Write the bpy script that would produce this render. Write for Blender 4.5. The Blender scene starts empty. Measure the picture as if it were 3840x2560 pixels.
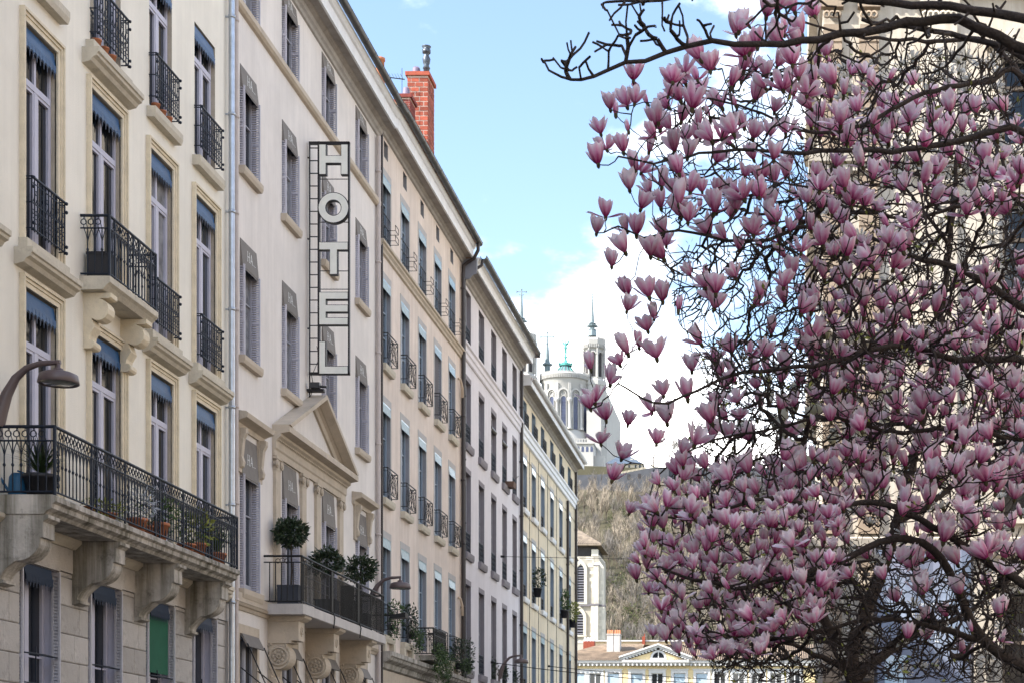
import bpy, bmesh, math, random
import numpy as np
from mathutils import Vector, Matrix
R = math.radians
random.seed(7)
rng = np.random.default_rng(11)
SC = bpy.context.scene
COL = SC.collection
# ---------------------------------------------------------------- camera, sky, sun, exposure
F, PX, PY, EYE, D = 6600.0, 2950.0, 2970.0, 1.6, 11.8     # lens in photo pixels, its axis, eye height, street half

def at(px, py, Y):
    return Vector(((px - PX) * Y / F, Y, EYE + (PY - py) * Y / F))

cam = bpy.data.cameras.new('camera')
cam.sensor_width = 36.0
cam.lens = F / 3840 * 36.0
cam.shift_x = -(PX - 1920) / 3840
cam.shift_y = (PY - 1280) / 3840
cam.clip_start = 0.1
cam.clip_end = 9000
cam.dof.use_dof = True
cam.dof.focus_distance = 16.0
cam.dof.aperture_fstop = 14.0
camo = bpy.data.objects.new('camera', cam)
camo.location = (0, 0, EYE)
camo.rotation_euler = (R(90), 0, 0)
COL.objects.link(camo)
SC.camera = camo

SUN_AZ, SUN_EL = R(-118), R(40)          # clockwise from the street's direction
world = bpy.data.worlds.new('World')
SC.world = world
world.use_nodes = True
nt = world.node_tree
nt.nodes.clear()
wout = nt.nodes.new('ShaderNodeOutputWorld')
bg = nt.nodes.new('ShaderNodeBackground')
bg.inputs['Strength'].default_value = 0.096
sky = nt.nodes.new('ShaderNodeTexSky')
sky.sky_type = 'NISHITA'
sky.sun_disc = False
sky.sun_elevation = SUN_EL
sky.sun_rotation = SUN_AZ
sky.altitude = 200
sky.air_density = 1.0
sky.dust_density = 0.8
sky.ozone_density = 0.5
geo = nt.nodes.new('ShaderNodeTexCoord')
def wn(t, **kw):
    n = nt.nodes.new(t)
    for k, v in kw.items(): setattr(n, k, v)
    return n
def wl(a, b): nt.links.new(a, b)
sep = wn('ShaderNodeSeparateXYZ'); wl(geo.outputs['Generated'], sep.inputs[0])
# cumulus: fractal noise on the sky direction, thicker towards the horizon down the street
cm = wn('ShaderNodeMapping'); cm.inputs['Scale'].default_value = (5.0, 5.0, 9.0); cm.inputs['Location'].default_value = (7.2, 2.1, 0.5)
wl(geo.outputs['Generated'], cm.inputs[0])
cn = wn('ShaderNodeTexNoise'); cn.inputs['Scale'].default_value = 1.0; cn.inputs['Detail'].default_value = 9; cn.inputs['Roughness'].default_value = 0.55
wl(cm.outputs[0], cn.inputs['Vector'])
low = wn('ShaderNodeMapRange'); low.inputs[1].default_value = 0.20; low.inputs[2].default_value = 0.34; low.inputs[3].default_value = 0.16; low.inputs[4].default_value = 0.085
wl(sep.outputs['Z'], low.inputs[0])
az = wn('ShaderNodeMapRange'); az.inputs[1].default_value = -0.135; az.inputs[2].default_value = -0.07; az.inputs[3].default_value = -0.12; az.inputs[4].default_value = -0.06
wl(sep.outputs['X'], az.inputs[0])
ad = wn('ShaderNodeMath', operation='ADD'); wl(cn.outputs['Fac'], ad.inputs[0]); wl(low.outputs[0], ad.inputs[1])
ad2 = wn('ShaderNodeMath', operation='ADD'); wl(ad.outputs[0], ad2.inputs[0]); wl(az.outputs[0], ad2.inputs[1])
cr = wn('ShaderNodeMapRange'); cr.interpolation_type = 'SMOOTHSTEP'
cr.inputs[1].default_value = 0.54; cr.inputs[2].default_value = 0.74; cr.inputs[3].default_value = 0.0; cr.inputs[4].default_value = 0.95
wl(ad2.outputs[0], cr.inputs[0])
mix = wn('ShaderNodeMixRGB'); wl(cr.outputs[0], mix.inputs[0]); wl(sky.outputs[0], mix.inputs[1]); mix.inputs[2].default_value = (20.0, 19.3, 18.2, 1)
wl(mix.outputs[0], bg.inputs['Color'])
wl(bg.outputs[0], wout.inputs['Surface'])

sun = bpy.data.lights.new('sun', 'SUN')
sun.energy = 3.2
sun.angle = R(0.53)
sun.color = (1.0, 0.94, 0.85)
suno = bpy.data.objects.new('sun', sun)
sd = Vector((math.sin(SUN_AZ) * math.cos(SUN_EL), math.cos(SUN_AZ) * math.cos(SUN_EL), math.sin(SUN_EL)))
suno.rotation_euler = sd.to_track_quat('Z', 'Y').to_euler()
suno.location = (-40, -40, 60)
COL.objects.link(suno)
vs = SC.view_settings
vs.view_transform = 'Standard'; vs.look = 'None'; vs.gamma = 1.0; vs.use_curve_mapping = False
vs.exposure = 1.95
SC.cycles.max_bounces = 5
SC.cycles.diffuse_bounces = 2
SC.cycles.use_denoising = True

# ---------------------------------------------------------------- materials
MATS = {}
def M(name, col, rough=0.85, var=0.10, scale=1.2, bump=0.15, bscale=30.0, streak=0.0, spec=0.35, metal=0.0,
      col2=None, dirt=0.0, sss=None, island=0.0, alt=None, patch=0.0):
    if name in MATS: return MATS[name]
    m = bpy.data.materials.new(name); m.use_nodes = True
    t = m.node_tree; N = t.nodes; L = t.links
    b = N['Principled BSDF']
    b.inputs['Roughness'].default_value = rough
    b.inputs['Metallic'].default_value = metal
    b.inputs['Specular IOR Level'].default_value = spec
    tc = N.new('ShaderNodeTexCoord')
    n1 = N.new('ShaderNodeTexNoise'); n1.inputs['Scale'].default_value = scale; n1.inputs['Detail'].default_value = 6; n1.inputs['Roughness'].default_value = .6
    L.new(tc.outputs['Object'], n1.inputs['Vector'])
    rp = N.new('ShaderNodeMapRange'); rp.inputs[1].default_value = .3; rp.inputs[2].default_value = .7
    L.new(n1.outputs['Fac'], rp.inputs[0])
    mx = N.new('ShaderNodeMixRGB')
    c = list(col)
    lo = [max(0, x * (1 - var)) for x in c]; hi = [min(1, x * (1 + var)) for x in (col2 or c)]
    mx.inputs[1].default_value = (*lo, 1); mx.inputs[2].default_value = (*hi, 1)
    L.new(rp.outputs[0], mx.inputs[0])
    out = mx.outputs[0]
    if streak:
        mp = N.new('ShaderNodeMapping'); mp.inputs['Scale'].default_value = (2.5, 2.5, .12)
        L.new(tc.outputs['Object'], mp.inputs[0])
        n2 = N.new('ShaderNodeTexNoise'); n2.inputs['Scale'].default_value = 1.6; n2.inputs['Detail'].default_value = 7; n2.inputs['Roughness'].default_value = .68
        L.new(mp.outputs[0], n2.inputs['Vector'])
        r2 = N.new('ShaderNodeMapRange'); r2.inputs[1].default_value = .40; r2.inputs[2].default_value = .68; r2.inputs[4].default_value = streak
        L.new(n2.outputs['Fac'], r2.inputs[0])
        m2 = N.new('ShaderNodeMixRGB'); m2.inputs[2].default_value = (*[x * .55 for x in (alt or c)], 1)
        L.new(r2.outputs[0], m2.inputs[0]); L.new(out, m2.inputs[1]); out = m2.outputs[0]
    if streak and patch:
        n5 = N.new('ShaderNodeTexNoise'); n5.inputs['Scale'].default_value = .35; n5.inputs['Detail'].default_value = 8; n5.inputs['Roughness'].default_value = .7
        L.new(tc.outputs['Object'], n5.inputs['Vector'])
        r5 = N.new('ShaderNodeMapRange'); r5.inputs[1].default_value = .45; r5.inputs[2].default_value = .62; r5.inputs[4].default_value = patch
        L.new(n5.outputs['Fac'], r5.inputs[0])
        m5 = N.new('ShaderNodeMixRGB'); m5.inputs[2].default_value = (*[x * .72 for x in c], 1)
        L.new(r5.outputs[0], m5.inputs[0]); L.new(out, m5.inputs[1]); out = m5.outputs[0]
    if dirt:
        n3 = N.new('ShaderNodeTexNoise'); n3.inputs['Scale'].default_value = 3.5; n3.inputs['Detail'].default_value = 9; n3.inputs['Roughness'].default_value = .75
        L.new(tc.outputs['Object'], n3.inputs['Vector'])
        r3 = N.new('ShaderNodeMapRange'); r3.inputs[1].default_value = .52; r3.inputs[2].default_value = .70; r3.inputs[4].default_value = dirt
        L.new(n3.outputs['Fac'], r3.inputs[0])
        m3 = N.new('ShaderNodeMixRGB'); m3.inputs[2].default_value = (.06, .055, .045, 1)
        L.new(r3.outputs[0], m3.inputs[0]); L.new(out, m3.inputs[1]); out = m3.outputs[0]
    if island:
        oi = N.new('ShaderNodeObjectInfo')
        hs = N.new('ShaderNodeHueSaturation')
        r4 = N.new('ShaderNodeMapRange'); r4.inputs[3].default_value = 1 - island; r4.inputs[4].default_value = 1 + island
        L.new(oi.outputs['Random'], r4.inputs[0]); L.new(r4.outputs[0], hs.inputs['Value'])
        L.new(out, hs.inputs['Color']); out = hs.outputs[0]
    L.new(out, b.inputs['Base Color'])
    if bump:
        nb = N.new('ShaderNodeTexNoise'); nb.inputs['Scale'].default_value = bscale; nb.inputs['Detail'].default_value = 4
        L.new(tc.outputs['Object'], nb.inputs['Vector'])
        bp = N.new('ShaderNodeBump'); bp.inputs['Strength'].default_value = bump; bp.inputs['Distance'].default_value = .02
        L.new(nb.outputs['Fac'], bp.inputs['Height']); L.new(bp.outputs[0], b.inputs['Normal'])
    MATS[name] = m
    return m

# ---------------------------------------------------------------- mesh helpers
class MB:
    def __init__(s): s.v = []; s.f = []; s.m = []; s.s = []
    def add(s, vs, fs, m=0, smooth=False):
        o = len(s.v); s.v += [tuple(p) for p in vs]
        for f in fs: s.f.append([i + o for i in f]); s.m.append(m); s.s.append(smooth)
        return s
    def box(s, x0, x1, y0, y1, z0, z1, m=0):
        v = [(x, y, z) for x in (x0, x1) for y in (y0, y1) for z in (z0, z1)]
        return s.add(v, [(0, 1, 3, 2), (4, 6, 7, 5), (0, 4, 5, 1), (2, 3, 7, 6), (0, 2, 6, 4), (1, 5, 7, 3)], m)
    def obox(s, c, ax, ay, az, m=0):
        c, ax, ay, az = map(Vector, (c, ax, ay, az))
        v = [c + ax * i + ay * j + az * k for i in (-1, 1) for j in (-1, 1) for k in (-1, 1)]
        return s.add(v, [(0, 1, 3, 2), (4, 6, 7, 5), (0, 4, 5, 1), (2, 3, 7, 6), (0, 2, 6, 4), (1, 5, 7, 3)], m)
    def quad(s, a, b, c, d, m=0): return s.add([a, b, c, d], [(0, 1, 2, 3)], m)
    def prism(s, prof, fn, t0, t1, m=0, caps=True, mcap=None, smooth=False):
        n = len(prof)
        v = [fn(a, b, t0) for a, b in prof] + [fn(a, b, t1) for a, b in prof]
        s.add(v, [(i, (i + 1) % n, n + (i + 1) % n, n + i) for i in range(n)], m, smooth)
        if caps:
            s.add(v, [tuple(range(n))[::-1], tuple(range(n, 2 * n))], m if mcap is None else mcap)
        return s
    def py(s, prof, y0, y1, m=0, x0=0.0, z0=0.0):             # profile in x,z drawn along y
        return s.prism(prof, lambda a, b, t: (x0 + a, t, z0 + b), y0, y1, m)
    def tube(s, pts, r, n=5, r1=None, m=0, smooth=True, cap=True):
        pts = [Vector(p) for p in pts]; k = len(pts)
        if r1 is None: r1 = r
        rings = []; up = None
        for i, p in enumerate(pts):
            d = (pts[min(i + 1, k - 1)] - pts[max(i - 1, 0)])
            if d.length < 1e-9: d = Vector((0, 0, 1))
            d.normalize()
            if up is None: up = d.orthogonal().normalized()
            up = (up - d * up.dot(d))
            if up.length < 1e-6: up = d.orthogonal()
            up.normalize(); w = d.cross(up)
            rr = r[i] if isinstance(r, (list, tuple)) else r + (r1 - r) * i / max(1, k - 1)
            rings.append([p + (up * math.cos(2 * math.pi * j / n) + w * math.sin(2 * math.pi * j / n)) * rr for j in range(n)])
        v = [q for rg in rings for q in rg]
        f = [(i * n + j, i * n + (j + 1) % n, (i + 1) * n + (j + 1) % n, (i + 1) * n + j) for i in range(k - 1) for j in range(n)]
        s.add(v, f, m, smooth)
        if cap: s.add(v, [tuple(range(n))[::-1], tuple(range((k - 1) * n, k * n))], m)
        return s
    def lathe(s, prof, n=16, c=(0, 0, 0), m=0, smooth=True, a0=0.0, a1=2 * math.pi, sx=1.0, sy=1.0):
        full = abs(a1 - a0 - 2 * math.pi) < 1e-6
        cols = n if full else n + 1
        v = []
        for j in range(cols):
            a = a0 + (a1 - a0) * j / n
            for r, z in prof: v.append((c[0] + r * math.cos(a) * sx, c[1] + r * math.sin(a) * sy, c[2] + z))
        k = len(prof)
        f = []
        for j in range(n):
            j2 = (j + 1) % cols
            for i in range(k - 1): f.append((j * k + i, j2 * k + i, j2 * k + i + 1, j * k + i + 1))
        return s.add(v, f, m, smooth)
    def ring(s, c, u, w, rad, r, n=10, k=4, m=0):             # a torus in the plane u,w
        c, u, w = map(Vector, (c, u, w))
        pts = [c + (u * math.cos(2 * math.pi * i / n) + w * math.sin(2 * math.pi * i / n)) * rad for i in range(n + 1)]
        return s.tube(pts, r, k, m=m, cap=False)
    def mesh(s, name, mats, off=(0, 0, 0), recalc=True):
        me = bpy.data.meshes.new(name)
        ox, oy, oz = off
        me.from_pydata([(x - ox, y - oy, z - oz) for x, y, z in s.v], [], s.f)
        for mt in (mats if isinstance(mats, (list, tuple)) else [mats]): me.materials.append(mt)
        me.polygons.foreach_set('material_index', s.m)
        me.polygons.foreach_set('use_smooth', s.s)
        if recalc:
            bm = bmesh.new(); bm.from_mesh(me); bmesh.ops.recalc_face_normals(bm, faces=bm.faces); bm.to_mesh(me); bm.free()
        me.update()
        return me

def wloc(o):
    p = Vector((0, 0, 0))
    while o is not None: p += o.location; o = o.parent
    return p
def link(name, data, parent=None, loc=(0, 0, 0), **props):
    o = bpy.data.objects.new(name, data); COL.objects.link(o)
    o.location = loc
    if parent is not None: o.parent = parent
    for k, v in props.items(): o[k] = v
    return o
def thing(name, label, cat, loc=(0, 0, 0), group=None):
    o = link(name, None, None, loc, label=label, category=cat)
    o.empty_display_size = .2
    if group: o['group'] = group
    return o
def part(name, mb, mats, parent, **props):                     # mb in world coordinates
    return link(name, mb.mesh(name, mats, wloc(parent)), parent, (0, 0, 0), **props)
def solo(name, label, cat, mb, mats, loc, group=None):         # a thing of one mesh
    o = link(name, mb.mesh(name, mats, loc), None, loc, label=label, category=cat)
    if group: o['group'] = group
    return o
CACHE = {}
def cached(key, fn, mats):
    if key not in CACHE: CACHE[key] = fn().mesh(str(key[0]), mats)
    return CACHE[key]
def structure(name, mb, mats, kind='structure'):
    return link(name, mb.mesh(name, mats), None, (0, 0, 0), kind=kind)
# ---------------------------------------------------------------- materials in use
m_asphalt = M('asphalt', (.045, .045, .048), .9, .15, .6, .4, 60)
m_paving = M('paving', (.14, .13, .12), .85, .15, 1.5, .3, 20)
m_earth = M('earth', (.13, .12, .08), .95, .35, .05, .3, 2)
m_cream = M('cream_plaster', (.84, .785, .68), .9, .06, .5, .25, 60, streak=.16, patch=.25)
m_stone_grey = M('ground_stone', (.44, .41, .38), .85, .14, 2.2, .5, 25, dirt=.45, island=.16)
m_joint = M('stone_joint', (.26, .24, .22), .95, .1, 3)
m_trim = M('cream_stone_trim', (.72, .62, .46), .85, .10, 3, .3, 30, dirt=.18)
m_trim2 = M('stone_sill', (.56, .50, .40), .85, .12, 3, .4, 25, dirt=.35)
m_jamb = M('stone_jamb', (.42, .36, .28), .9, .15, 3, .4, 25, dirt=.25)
m_cshut = M('pale_shutter', (.50, .49, .53), .6, .05, 4, .1, 30)
m_slab = M('weathered_slab', (.50, .46, .41), .9, .2, 2.5, .6, 14, streak=.9, dirt=.75, alt=(.10, .09, .04))
m_iron = M('blue_black_iron', (.012, .018, .032), .5, .2, 8, .1, 60, spec=.3)
m_iron2 = M('black_iron', (.011, .011, .012), .5, .2, 8, .1, 60, spec=.3)
m_white = M('lilac_white_paint', (.50, .49, .58), .5, .05, 5, .05, 40)
m_glass = M('window_glass', (.012, .015, .020), .04, .3, .8, 0, spec=.45)
m_glassc = M('curtained_glass', (.20, .20, .21), .06, .55, 3.0, 0, spec=.45)
m_glassb = M('dim_glass', (.035, .045, .06), .05, .5, 1.2, 0, spec=.5)
m_bluefab = M('blue_awning', (.016, .080, .20), .42, .12, 4, .15, 80, spec=.4)
m_bluefr = M('blue_fringe', (.008, .020, .050), .6, .1, 4, 0)
m_zinc = M('zinc_pipe', (.42, .46, .52), .32, .15, 5, .1, 30, metal=.8)
m_pinkpipe = M('pink_pipe', (.50, .43, .40), .5, .08, 5, .05, 20)
m_brownpipe = M('brown_pipe', (.030, .022, .022), .38, .15, 5, .05, 20)
m_hotel = M('hotel_plaster', (.75, .69, .64), .9, .07, .6, .3, 55, streak=.24, patch=.35)
m_hstone = M('hotel_stone', (.50, .42, .33), .88, .10, 2.0, .4, 25, dirt=.22)
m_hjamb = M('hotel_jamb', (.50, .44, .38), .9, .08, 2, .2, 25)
m_shutter = M('grey_shutter', (.52, .50, .56), .55, .06, 3, .1, 30, island=.06)
m_hframe = M('grey_window_frame', (.33, .33, .37), .5, .06, 3, .05, 30)
m_haw = M('taupe_awning', (.185, .165, .150), .75, .10, 5, .2, 90)
m_letw = M('white_print', (.72, .72, .70), .7, .03, 5, 0)
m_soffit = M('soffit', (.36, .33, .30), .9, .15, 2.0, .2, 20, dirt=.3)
m_fascia = M('white_fascia', (.78, .78, .79), .6, .06, 2.0, .1, 20, streak=.22)
m_gutter = M('dark_gutter', (.030, .030, .034), .42, .25, 3, .1, 15, spec=.5)
m_tile = M('roof_tile', (.30, .17, .10), .85, .25, 4, .3, 15)
m_salmon = M('salmon_plaster', (.76, .655, .575), .92, .10, .8, .5, 50, streak=.42, alt=(.92, .70, .56), patch=.35)
m_sgrey = M('grey_render', (.44, .42, .41), .9, .08, 2, .2, 30)
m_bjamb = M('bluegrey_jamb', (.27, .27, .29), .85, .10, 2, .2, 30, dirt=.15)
m_bframe = M('blue_grey_frame', (.25, .31, .38), .5, .08, 3, .05, 30)
m_tinlam = M('painted_tin', (.30, .43, .50), .22, .10, 6, .1, 60, spec=.7)
m_lilac = M('lilac_plaster', (.72, .69, .725), .92, .05, .8, .3, 55, streak=.16, patch=.25)
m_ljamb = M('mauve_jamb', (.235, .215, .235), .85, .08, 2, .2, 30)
m_yellow = M('yellow_plaster', (.80, .69, .51), .92, .10, .8, .4, 50, streak=.42, alt=(.86, .64, .42), patch=.35)
m_brick = M('chimney_brick', (.27, .062, .036), .85, .25, 6, .4, 30, island=.28)
m_brickd = M('dark_brick', (.19, .038, .030), .85, .25, 6, .4, 30, island=.2)
m_mortar = M('mortar', (.52, .42, .36), .95, .1, 5)
m_terra = M('terracotta', (.42, .16, .08), .8, .2, 5, .2, 20)
m_leafd = M('laurel_leaf', (.022, .040, .016), .45, .4, 9, 0, spec=.5)
m_leafm = M('green_leaf', (.060, .105, .030), .5, .4, 9, 0)
m_leafy = M('yellow_green_leaf', (.20, .22, .045), .55, .3, 9, 0)
m_silver = M('silver_leaf', (.36, .38, .42), .7, .2, 9, 0)
m_bark = M('bark', (.050, .038, .030), .9, .3, 14, .6, 40)
m_lamp = M('lamp_brown', (.110, .080, .080), .38, .1, 4, .05, 20, spec=.5)
m_lglass = M('lamp_glass', (.16, .17, .15), .15, .1, 4, 0)
m_signface = M('sign_face', (.80, .79, .72), .5, .06, 5, .05, 20)
m_signside = M('sign_black', (.012, .010, .012), .5, .1, 5, 0)

# ---------------------------------------------------------------- ground
g = MB(); g.quad((-2500, -2500, -.02), (2500, -2500, -.02), (2500, 4000, -.02), (-2500, 4000, -.02))
structure('ground', g, m_earth)
g = MB(); g.box(-9.3, 2.6, -60, 150, -.3, -.0)
structure('road', g, m_asphalt)
g = MB()
for j in range(90):
    for i in range(2):
        g.box(-11.8 + i * 1.25 + .006, -11.8 + (i + 1) * 1.25 - .006, -10 + j * 1.3 + .006, -10 + (j + 1) * 1.3 - .006, -.2, .124)
g.box(-9.29, -9.02, -60, 150, -.25, .13)
structure('pavement', g, m_paving)
g = MB(); g.box(2.62, 60, -60, 60, -.25, .11); structure('square', g, m_paving)
# ---------------------------------------------------------------- facade kit (x = out of the wall, y = along the street, z = up)
def wall_grid(mb, x, y0, y1, z0, z1, holes, depth, mw=0, mr=1):
    ys = sorted({y0, y1} | {v for h in holes for v in h[:2] if y0 < v < y1})
    zs = sorted({z0, z1} | {v for h in holes for v in h[2:4] if z0 < v < z1})
    for a, b in zip(ys, ys[1:]):
        for c, d in zip(zs, zs[1:]):
            ym, zm = (a + b) / 2, (c + d) / 2
            if any(h[0] < ym < h[1] and h[2] < zm < h[3] for h in holes): continue
            mb.quad((x, a, c), (x, b, c), (x, b, d), (x, a, d), mw)
    for h in holes:
        a, b, c, d = max(h[0], y0), min(h[1], y1), max(h[2], z0), min(h[3], z1)
        if a >= b or c >= d: continue
        e = x - depth
        mb.quad((x, a, c), (e, a, c), (e, a, d), (x, a, d), mr); mb.quad((x, b, c), (x, b, d), (e, b, d), (e, b, c), mr)
        if h[3] <= z1: mb.quad((x, a, d), (e, a, d), (e, b, d), (x, b, d), mr)
        if h[2] >= z0: mb.quad((x, a, c), (x, b, c), (e, b, c), (e, a, c), mr)

def shell(mb, x, y0, y1, z0, z1, depth=9.0, m=0):              # the other sides of the block
    e = x - depth
    mb.quad((x, y0, z0), (x, y0, z1), (e, y0, z1), (e, y0, z0), m); mb.quad((x, y1, z0), (e, y1, z0), (e, y1, z1), (x, y1, z1), m)
    mb.quad((e, y0, z0), (e, y0, z1), (e, y1, z1), (e, y1, z0), m)

def casement(w, h, dep, fw=.06, transom=None, bars=0, stile=.05):
    mb = MB(); a, b = -dep, -dep + .07; panes = []
    mb.box(a, b, -w/2 + .002, -w/2 + fw, .002, h - .002); mb.box(a, b, w/2 - fw, w/2 - .002, .002, h - .002)
    mb.box(a, b, -w/2 + fw, w/2 - fw, .002, fw); mb.box(a, b, -w/2 + fw, w/2 - fw, h - fw, h - .002)
    zt = h - fw
    if transom:
        zt = h * transom
        mb.box(a, b + .02, -w/2 + fw, w/2 - fw, zt, zt + .10)
        mb.box(a, b, -.035, .035, zt + .10, h - fw)
        for s in (-1, 1): panes.append((s * (w/2 - fw + .035) / 2, (w/2 - fw - .035), zt + .10, h - fw))
    mb.box(a, b + .015, -.06, .06, fw, zt)
    for s in (-1, 1):
        y0, y1 = sorted((s * .06, s * (w/2 - fw)))
        c, d = b - .055, b + .006
        mb.box(c, d, y0, y0 + stile, fw, zt); mb.box(c, d, y1 - stile, y1, fw, zt)
        mb.box(c, d, y0 + stile, y1 - stile, fw, fw + stile * 2.2); mb.box(c, d, y0 + stile, y1 - stile, zt - stile, zt)
        za, zb = fw + stile * 2.2, zt - stile
        step = (zb - za) / (bars + 1)
        for k in range(bars):
            mb.box(c + .01, d - .002, y0 + stile, y1 - stile, za + (k + 1) * step - .014, za + (k + 1) * step + .014)
        for k in range(bars + 1):
            panes.append(((y0 + y1) / 2, y1 - y0 - 2 * stile, za + k * step, za + (k + 1) * step))
    return mb, panes
STYLE = {}
def style(key, **k): STYLE[key] = k
def add_window(root, x, y0, y1, zb, zt, st, name='window'):
    S = STYLE[st]; w, h = round(y1 - y0, 3), round(zt - zb, 3)
    key = ('window', st, w, h)
    if key not in CACHE:
        mb, panes = casement(w, h, S['dep'], S.get('fw', .06), S.get('transom'), S.get('bars', 0))
        CACHE[key] = (mb.mesh('window', S['mat']), panes)
    me, panes = CACHE[key]
    o = link(name, me, root, Vector((x, (y0 + y1) / 2, zb)) - wloc(root))
    gv = random.choices((0, 1, 2), (5, 2, 3))[0]; gm = (m_glass, m_glassc, m_glassb)[gv]
    if S.get('one'):
        def f():
            mb = MB()
            for yc, pw, a, b in panes: mb.box(-S['dep'] + .005, -S['dep'] + .035, yc - pw/2 - .01, yc + pw/2 + .01, a - .01, b + .01)
            return mb
        link('pane', cached(('pane', st, w, h, gv), f, gm), o)
    else:
        for yc, pw, a, b in panes:
            k = ('pane', round(pw, 3), round(b - a, 3), S['dep'], gv)
            link('pane', cached(k, lambda: MB().box(-S['dep'] + .005, -S['dep'] + .032, -pw/2 - .01, pw/2 + .01, -.01, b - a + .01), gm), o, (0, yc, a))
    return o
def sub(win, key, fn, mats, loc=(0, 0, 0)):
    return link(key[0], cached(key, fn, mats), win, loc)

def fringe_awning(w, h=.30, fr=.13):
    mb = MB(); n = 9
    mb.obox((.0, 0, -h/2), (.008, 0, 0), (0, w/2, 0), (.02, 0, -h/2), 0)
    p = w / n
    for i in range(n):                                          # hanging comb edge
        y = -w/2 + p * (i + .5); x = .022
        mb.add([(x, y - p*.5, -h + .03), (x, y + p*.5, -h + .03), (x, y + p*.42, -h - fr*.25), (x, y + p*.18, -h - fr*.35), (x, y + p*.12, -h - fr*.9), (x, y, -h - fr),
                (x, y - p*.12, -h - fr*.9), (x, y - p*.18, -h - fr*.35), (x, y - p*.42, -h - fr*.25)],
               [(0, 1, 2, 3, 4, 5, 6, 7, 8)], 1)
        mb.add([(x + .006, a, b) for a, b in ((y - p*.5, -h + .10), (y + p*.5, -h + .10), (y + p*.36, -h + .02), (y, -h - .04), (y - p*.36, -h + .02))], [(0, 1, 2, 3, 4)], 0)
    return mb
def tin_awning(w, h=.31, n=14):
    mb = MB(); p = w / n
    mb.box(-.02, .015, -w/2 - .02, w/2 + .02, -.035, 0)
    for i in range(n):                                          # pressed tin strips ending in points
        y = -w/2 + p * i; x0, x1 = .004, .012 if i % 2 else .004
        mb.add([(x0, y, -.035), (x0 + .01, y + p/2, -.035), (x0, y + p, -.035), (x0 + .02, y + p, -h*.86), (x0 + .034, y + p/2, -h), (x0 + .02, y, -h*.86)],
               [(0, 1, 4, 5), (1, 2, 3, 4)], 0)
    return mb
def panel_awning(w, h):
    mb = MB(); e = .055
    mb.obox((e/2, 0, -h/2), (.008, 0, 0), (0, w/2 - .004, 0), (e/2, 0, -h/2), 0)
    mb.add([(e, -w/2 + .01, -h), (e, w/2 - .01, -h), (e + .015, w/2 - .01, -h - .05), (e + .015, -w/2 + .01, -h - .05)], [(0, 1, 2, 3)], 0)
    mb.tube([(e, -w/2, -h), (e, w/2, -h)], .014, 5, m=0)
    for s in (-1, 1):
        mb.add([(0, s * (w/2 - .002), -.02), (e, s * (w/2 - .002), -h), (-.1, s * (w/2 - .002), -h), (-.1, s * (w/2 - .002), -.02)], [(0, 1, 2, 3)], 0)
    return mb
def ha_print(w, h):                                             # H A and a short line of small letters, printed on the panel
    mb = MB(); s = .23; sl = .035
    def st(y0, z0, y1, z1, t=.011):
        dy, dz = y1 - y0, z1 - z0; L = math.hypot(dy, dz); a, b = -dz / L * t, dy / L * t
        def P(y, z):
            return (.055 * (h * .66 - z) / h + .0145, y + z * .22, -h * .66 + z)
        mb.add([P(y0 + a, z0 + b), P(y1 + a, z1 + b), P(y1 - a, z1 - b), P(y0 - a, z0 - b)], [(0, 1, 2, 3)], 0)
    o = -.19
    st(o, 0, o, s, .013); st(o + .12, 0, o + .12, s, .013); st(o, s/2, o + .12, s/2, .009)
    st(o - .03, 0, o + .03, 0, .005); st(o - .03, s, o + .03, s, .005); st(o + .09, 0, o + .15, 0, .005); st(o + .09, s, o + .15, s, .005)
    a = o + .20
    st(a, 0, a + .07, s, .010); st(a + .07, s, a + .14, 0, .014); st(a + .03, s*.35, a + .11, s*.35, .009)
    for k in range(4): st(a + .20 + k * .045, .02, a + .222 + k * .045, .02, .010)
    return mb
def shutter_leaf(h, wd, out=.10):                                        # folded leaf standing square to the wall, from -wd to +.10
    mb = MB(); a, b, t = -wd, out, .018
    for x0, x1, z0, z1 in ((a, a + .035, 0, h), (b - .035, b, 0, h), (a + .035, b - .035, 0, .06), (a + .035, b - .035, h - .06, h), (a + .035, b - .035, h*.48, h*.48 + .05)):
        mb.box(x0, x1, -t, t, z0, z1)
    n = int(h / .056)
    for i in range(n):
        z = .07 + (h - .14) * (i + .5) / n
        mb.obox(((a + b)/2, 0, z), ((b - a)/2 - .03, 0, 0), (0, .015, .019), (0, -.003, .004), 0)
    return mb
def plain_sill(w, th=.16, pr=.13, ext=.10):
    mb = MB(); p = [(-.02, 0), (pr, 0), (pr, -th*.55), (pr - .03, -th), (-.02, -th)]
    return mb.py(p, -w/2 - ext, w/2 + ext)
def hood_sill(w, ext=.36):
    mb = MB()
    mb.py([(-.02, .02), (.14, .02), (.14, -.17), (-.02, -.17)], -w/2 - .20, w/2 + .20)
    mb.py([(-.02, -.17), (.29, -.17), (.29, -.25), (.26, -.265), (.25, -.31), (.19, -.34), (.15, -.40), (.05, -.43), (-.02, -.44)], -w/2 - ext, w/2 + ext)
    return mb
def surround(w, h, t=.17, foot=0.0):
    mb = MB()
    for s in (-1, 1):
        for a, b, e in ((0.0, t*.45, .035), (t*.45, t*.75, .055), (t*.75, t, .085)):
            y0, y1 = sorted((s * (w/2 + a), s * (w/2 + b)))
            mb.box(-.02, e, y0, y1, foot, h + a)
    for a, b, e in ((0.0, t*.45, .036), (t*.45, t*.75, .056), (t*.75, t, .086)):
        mb.box(-.02, e, -w/2 - b, w/2 + b, h + a, h + b)
    return mb
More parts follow.
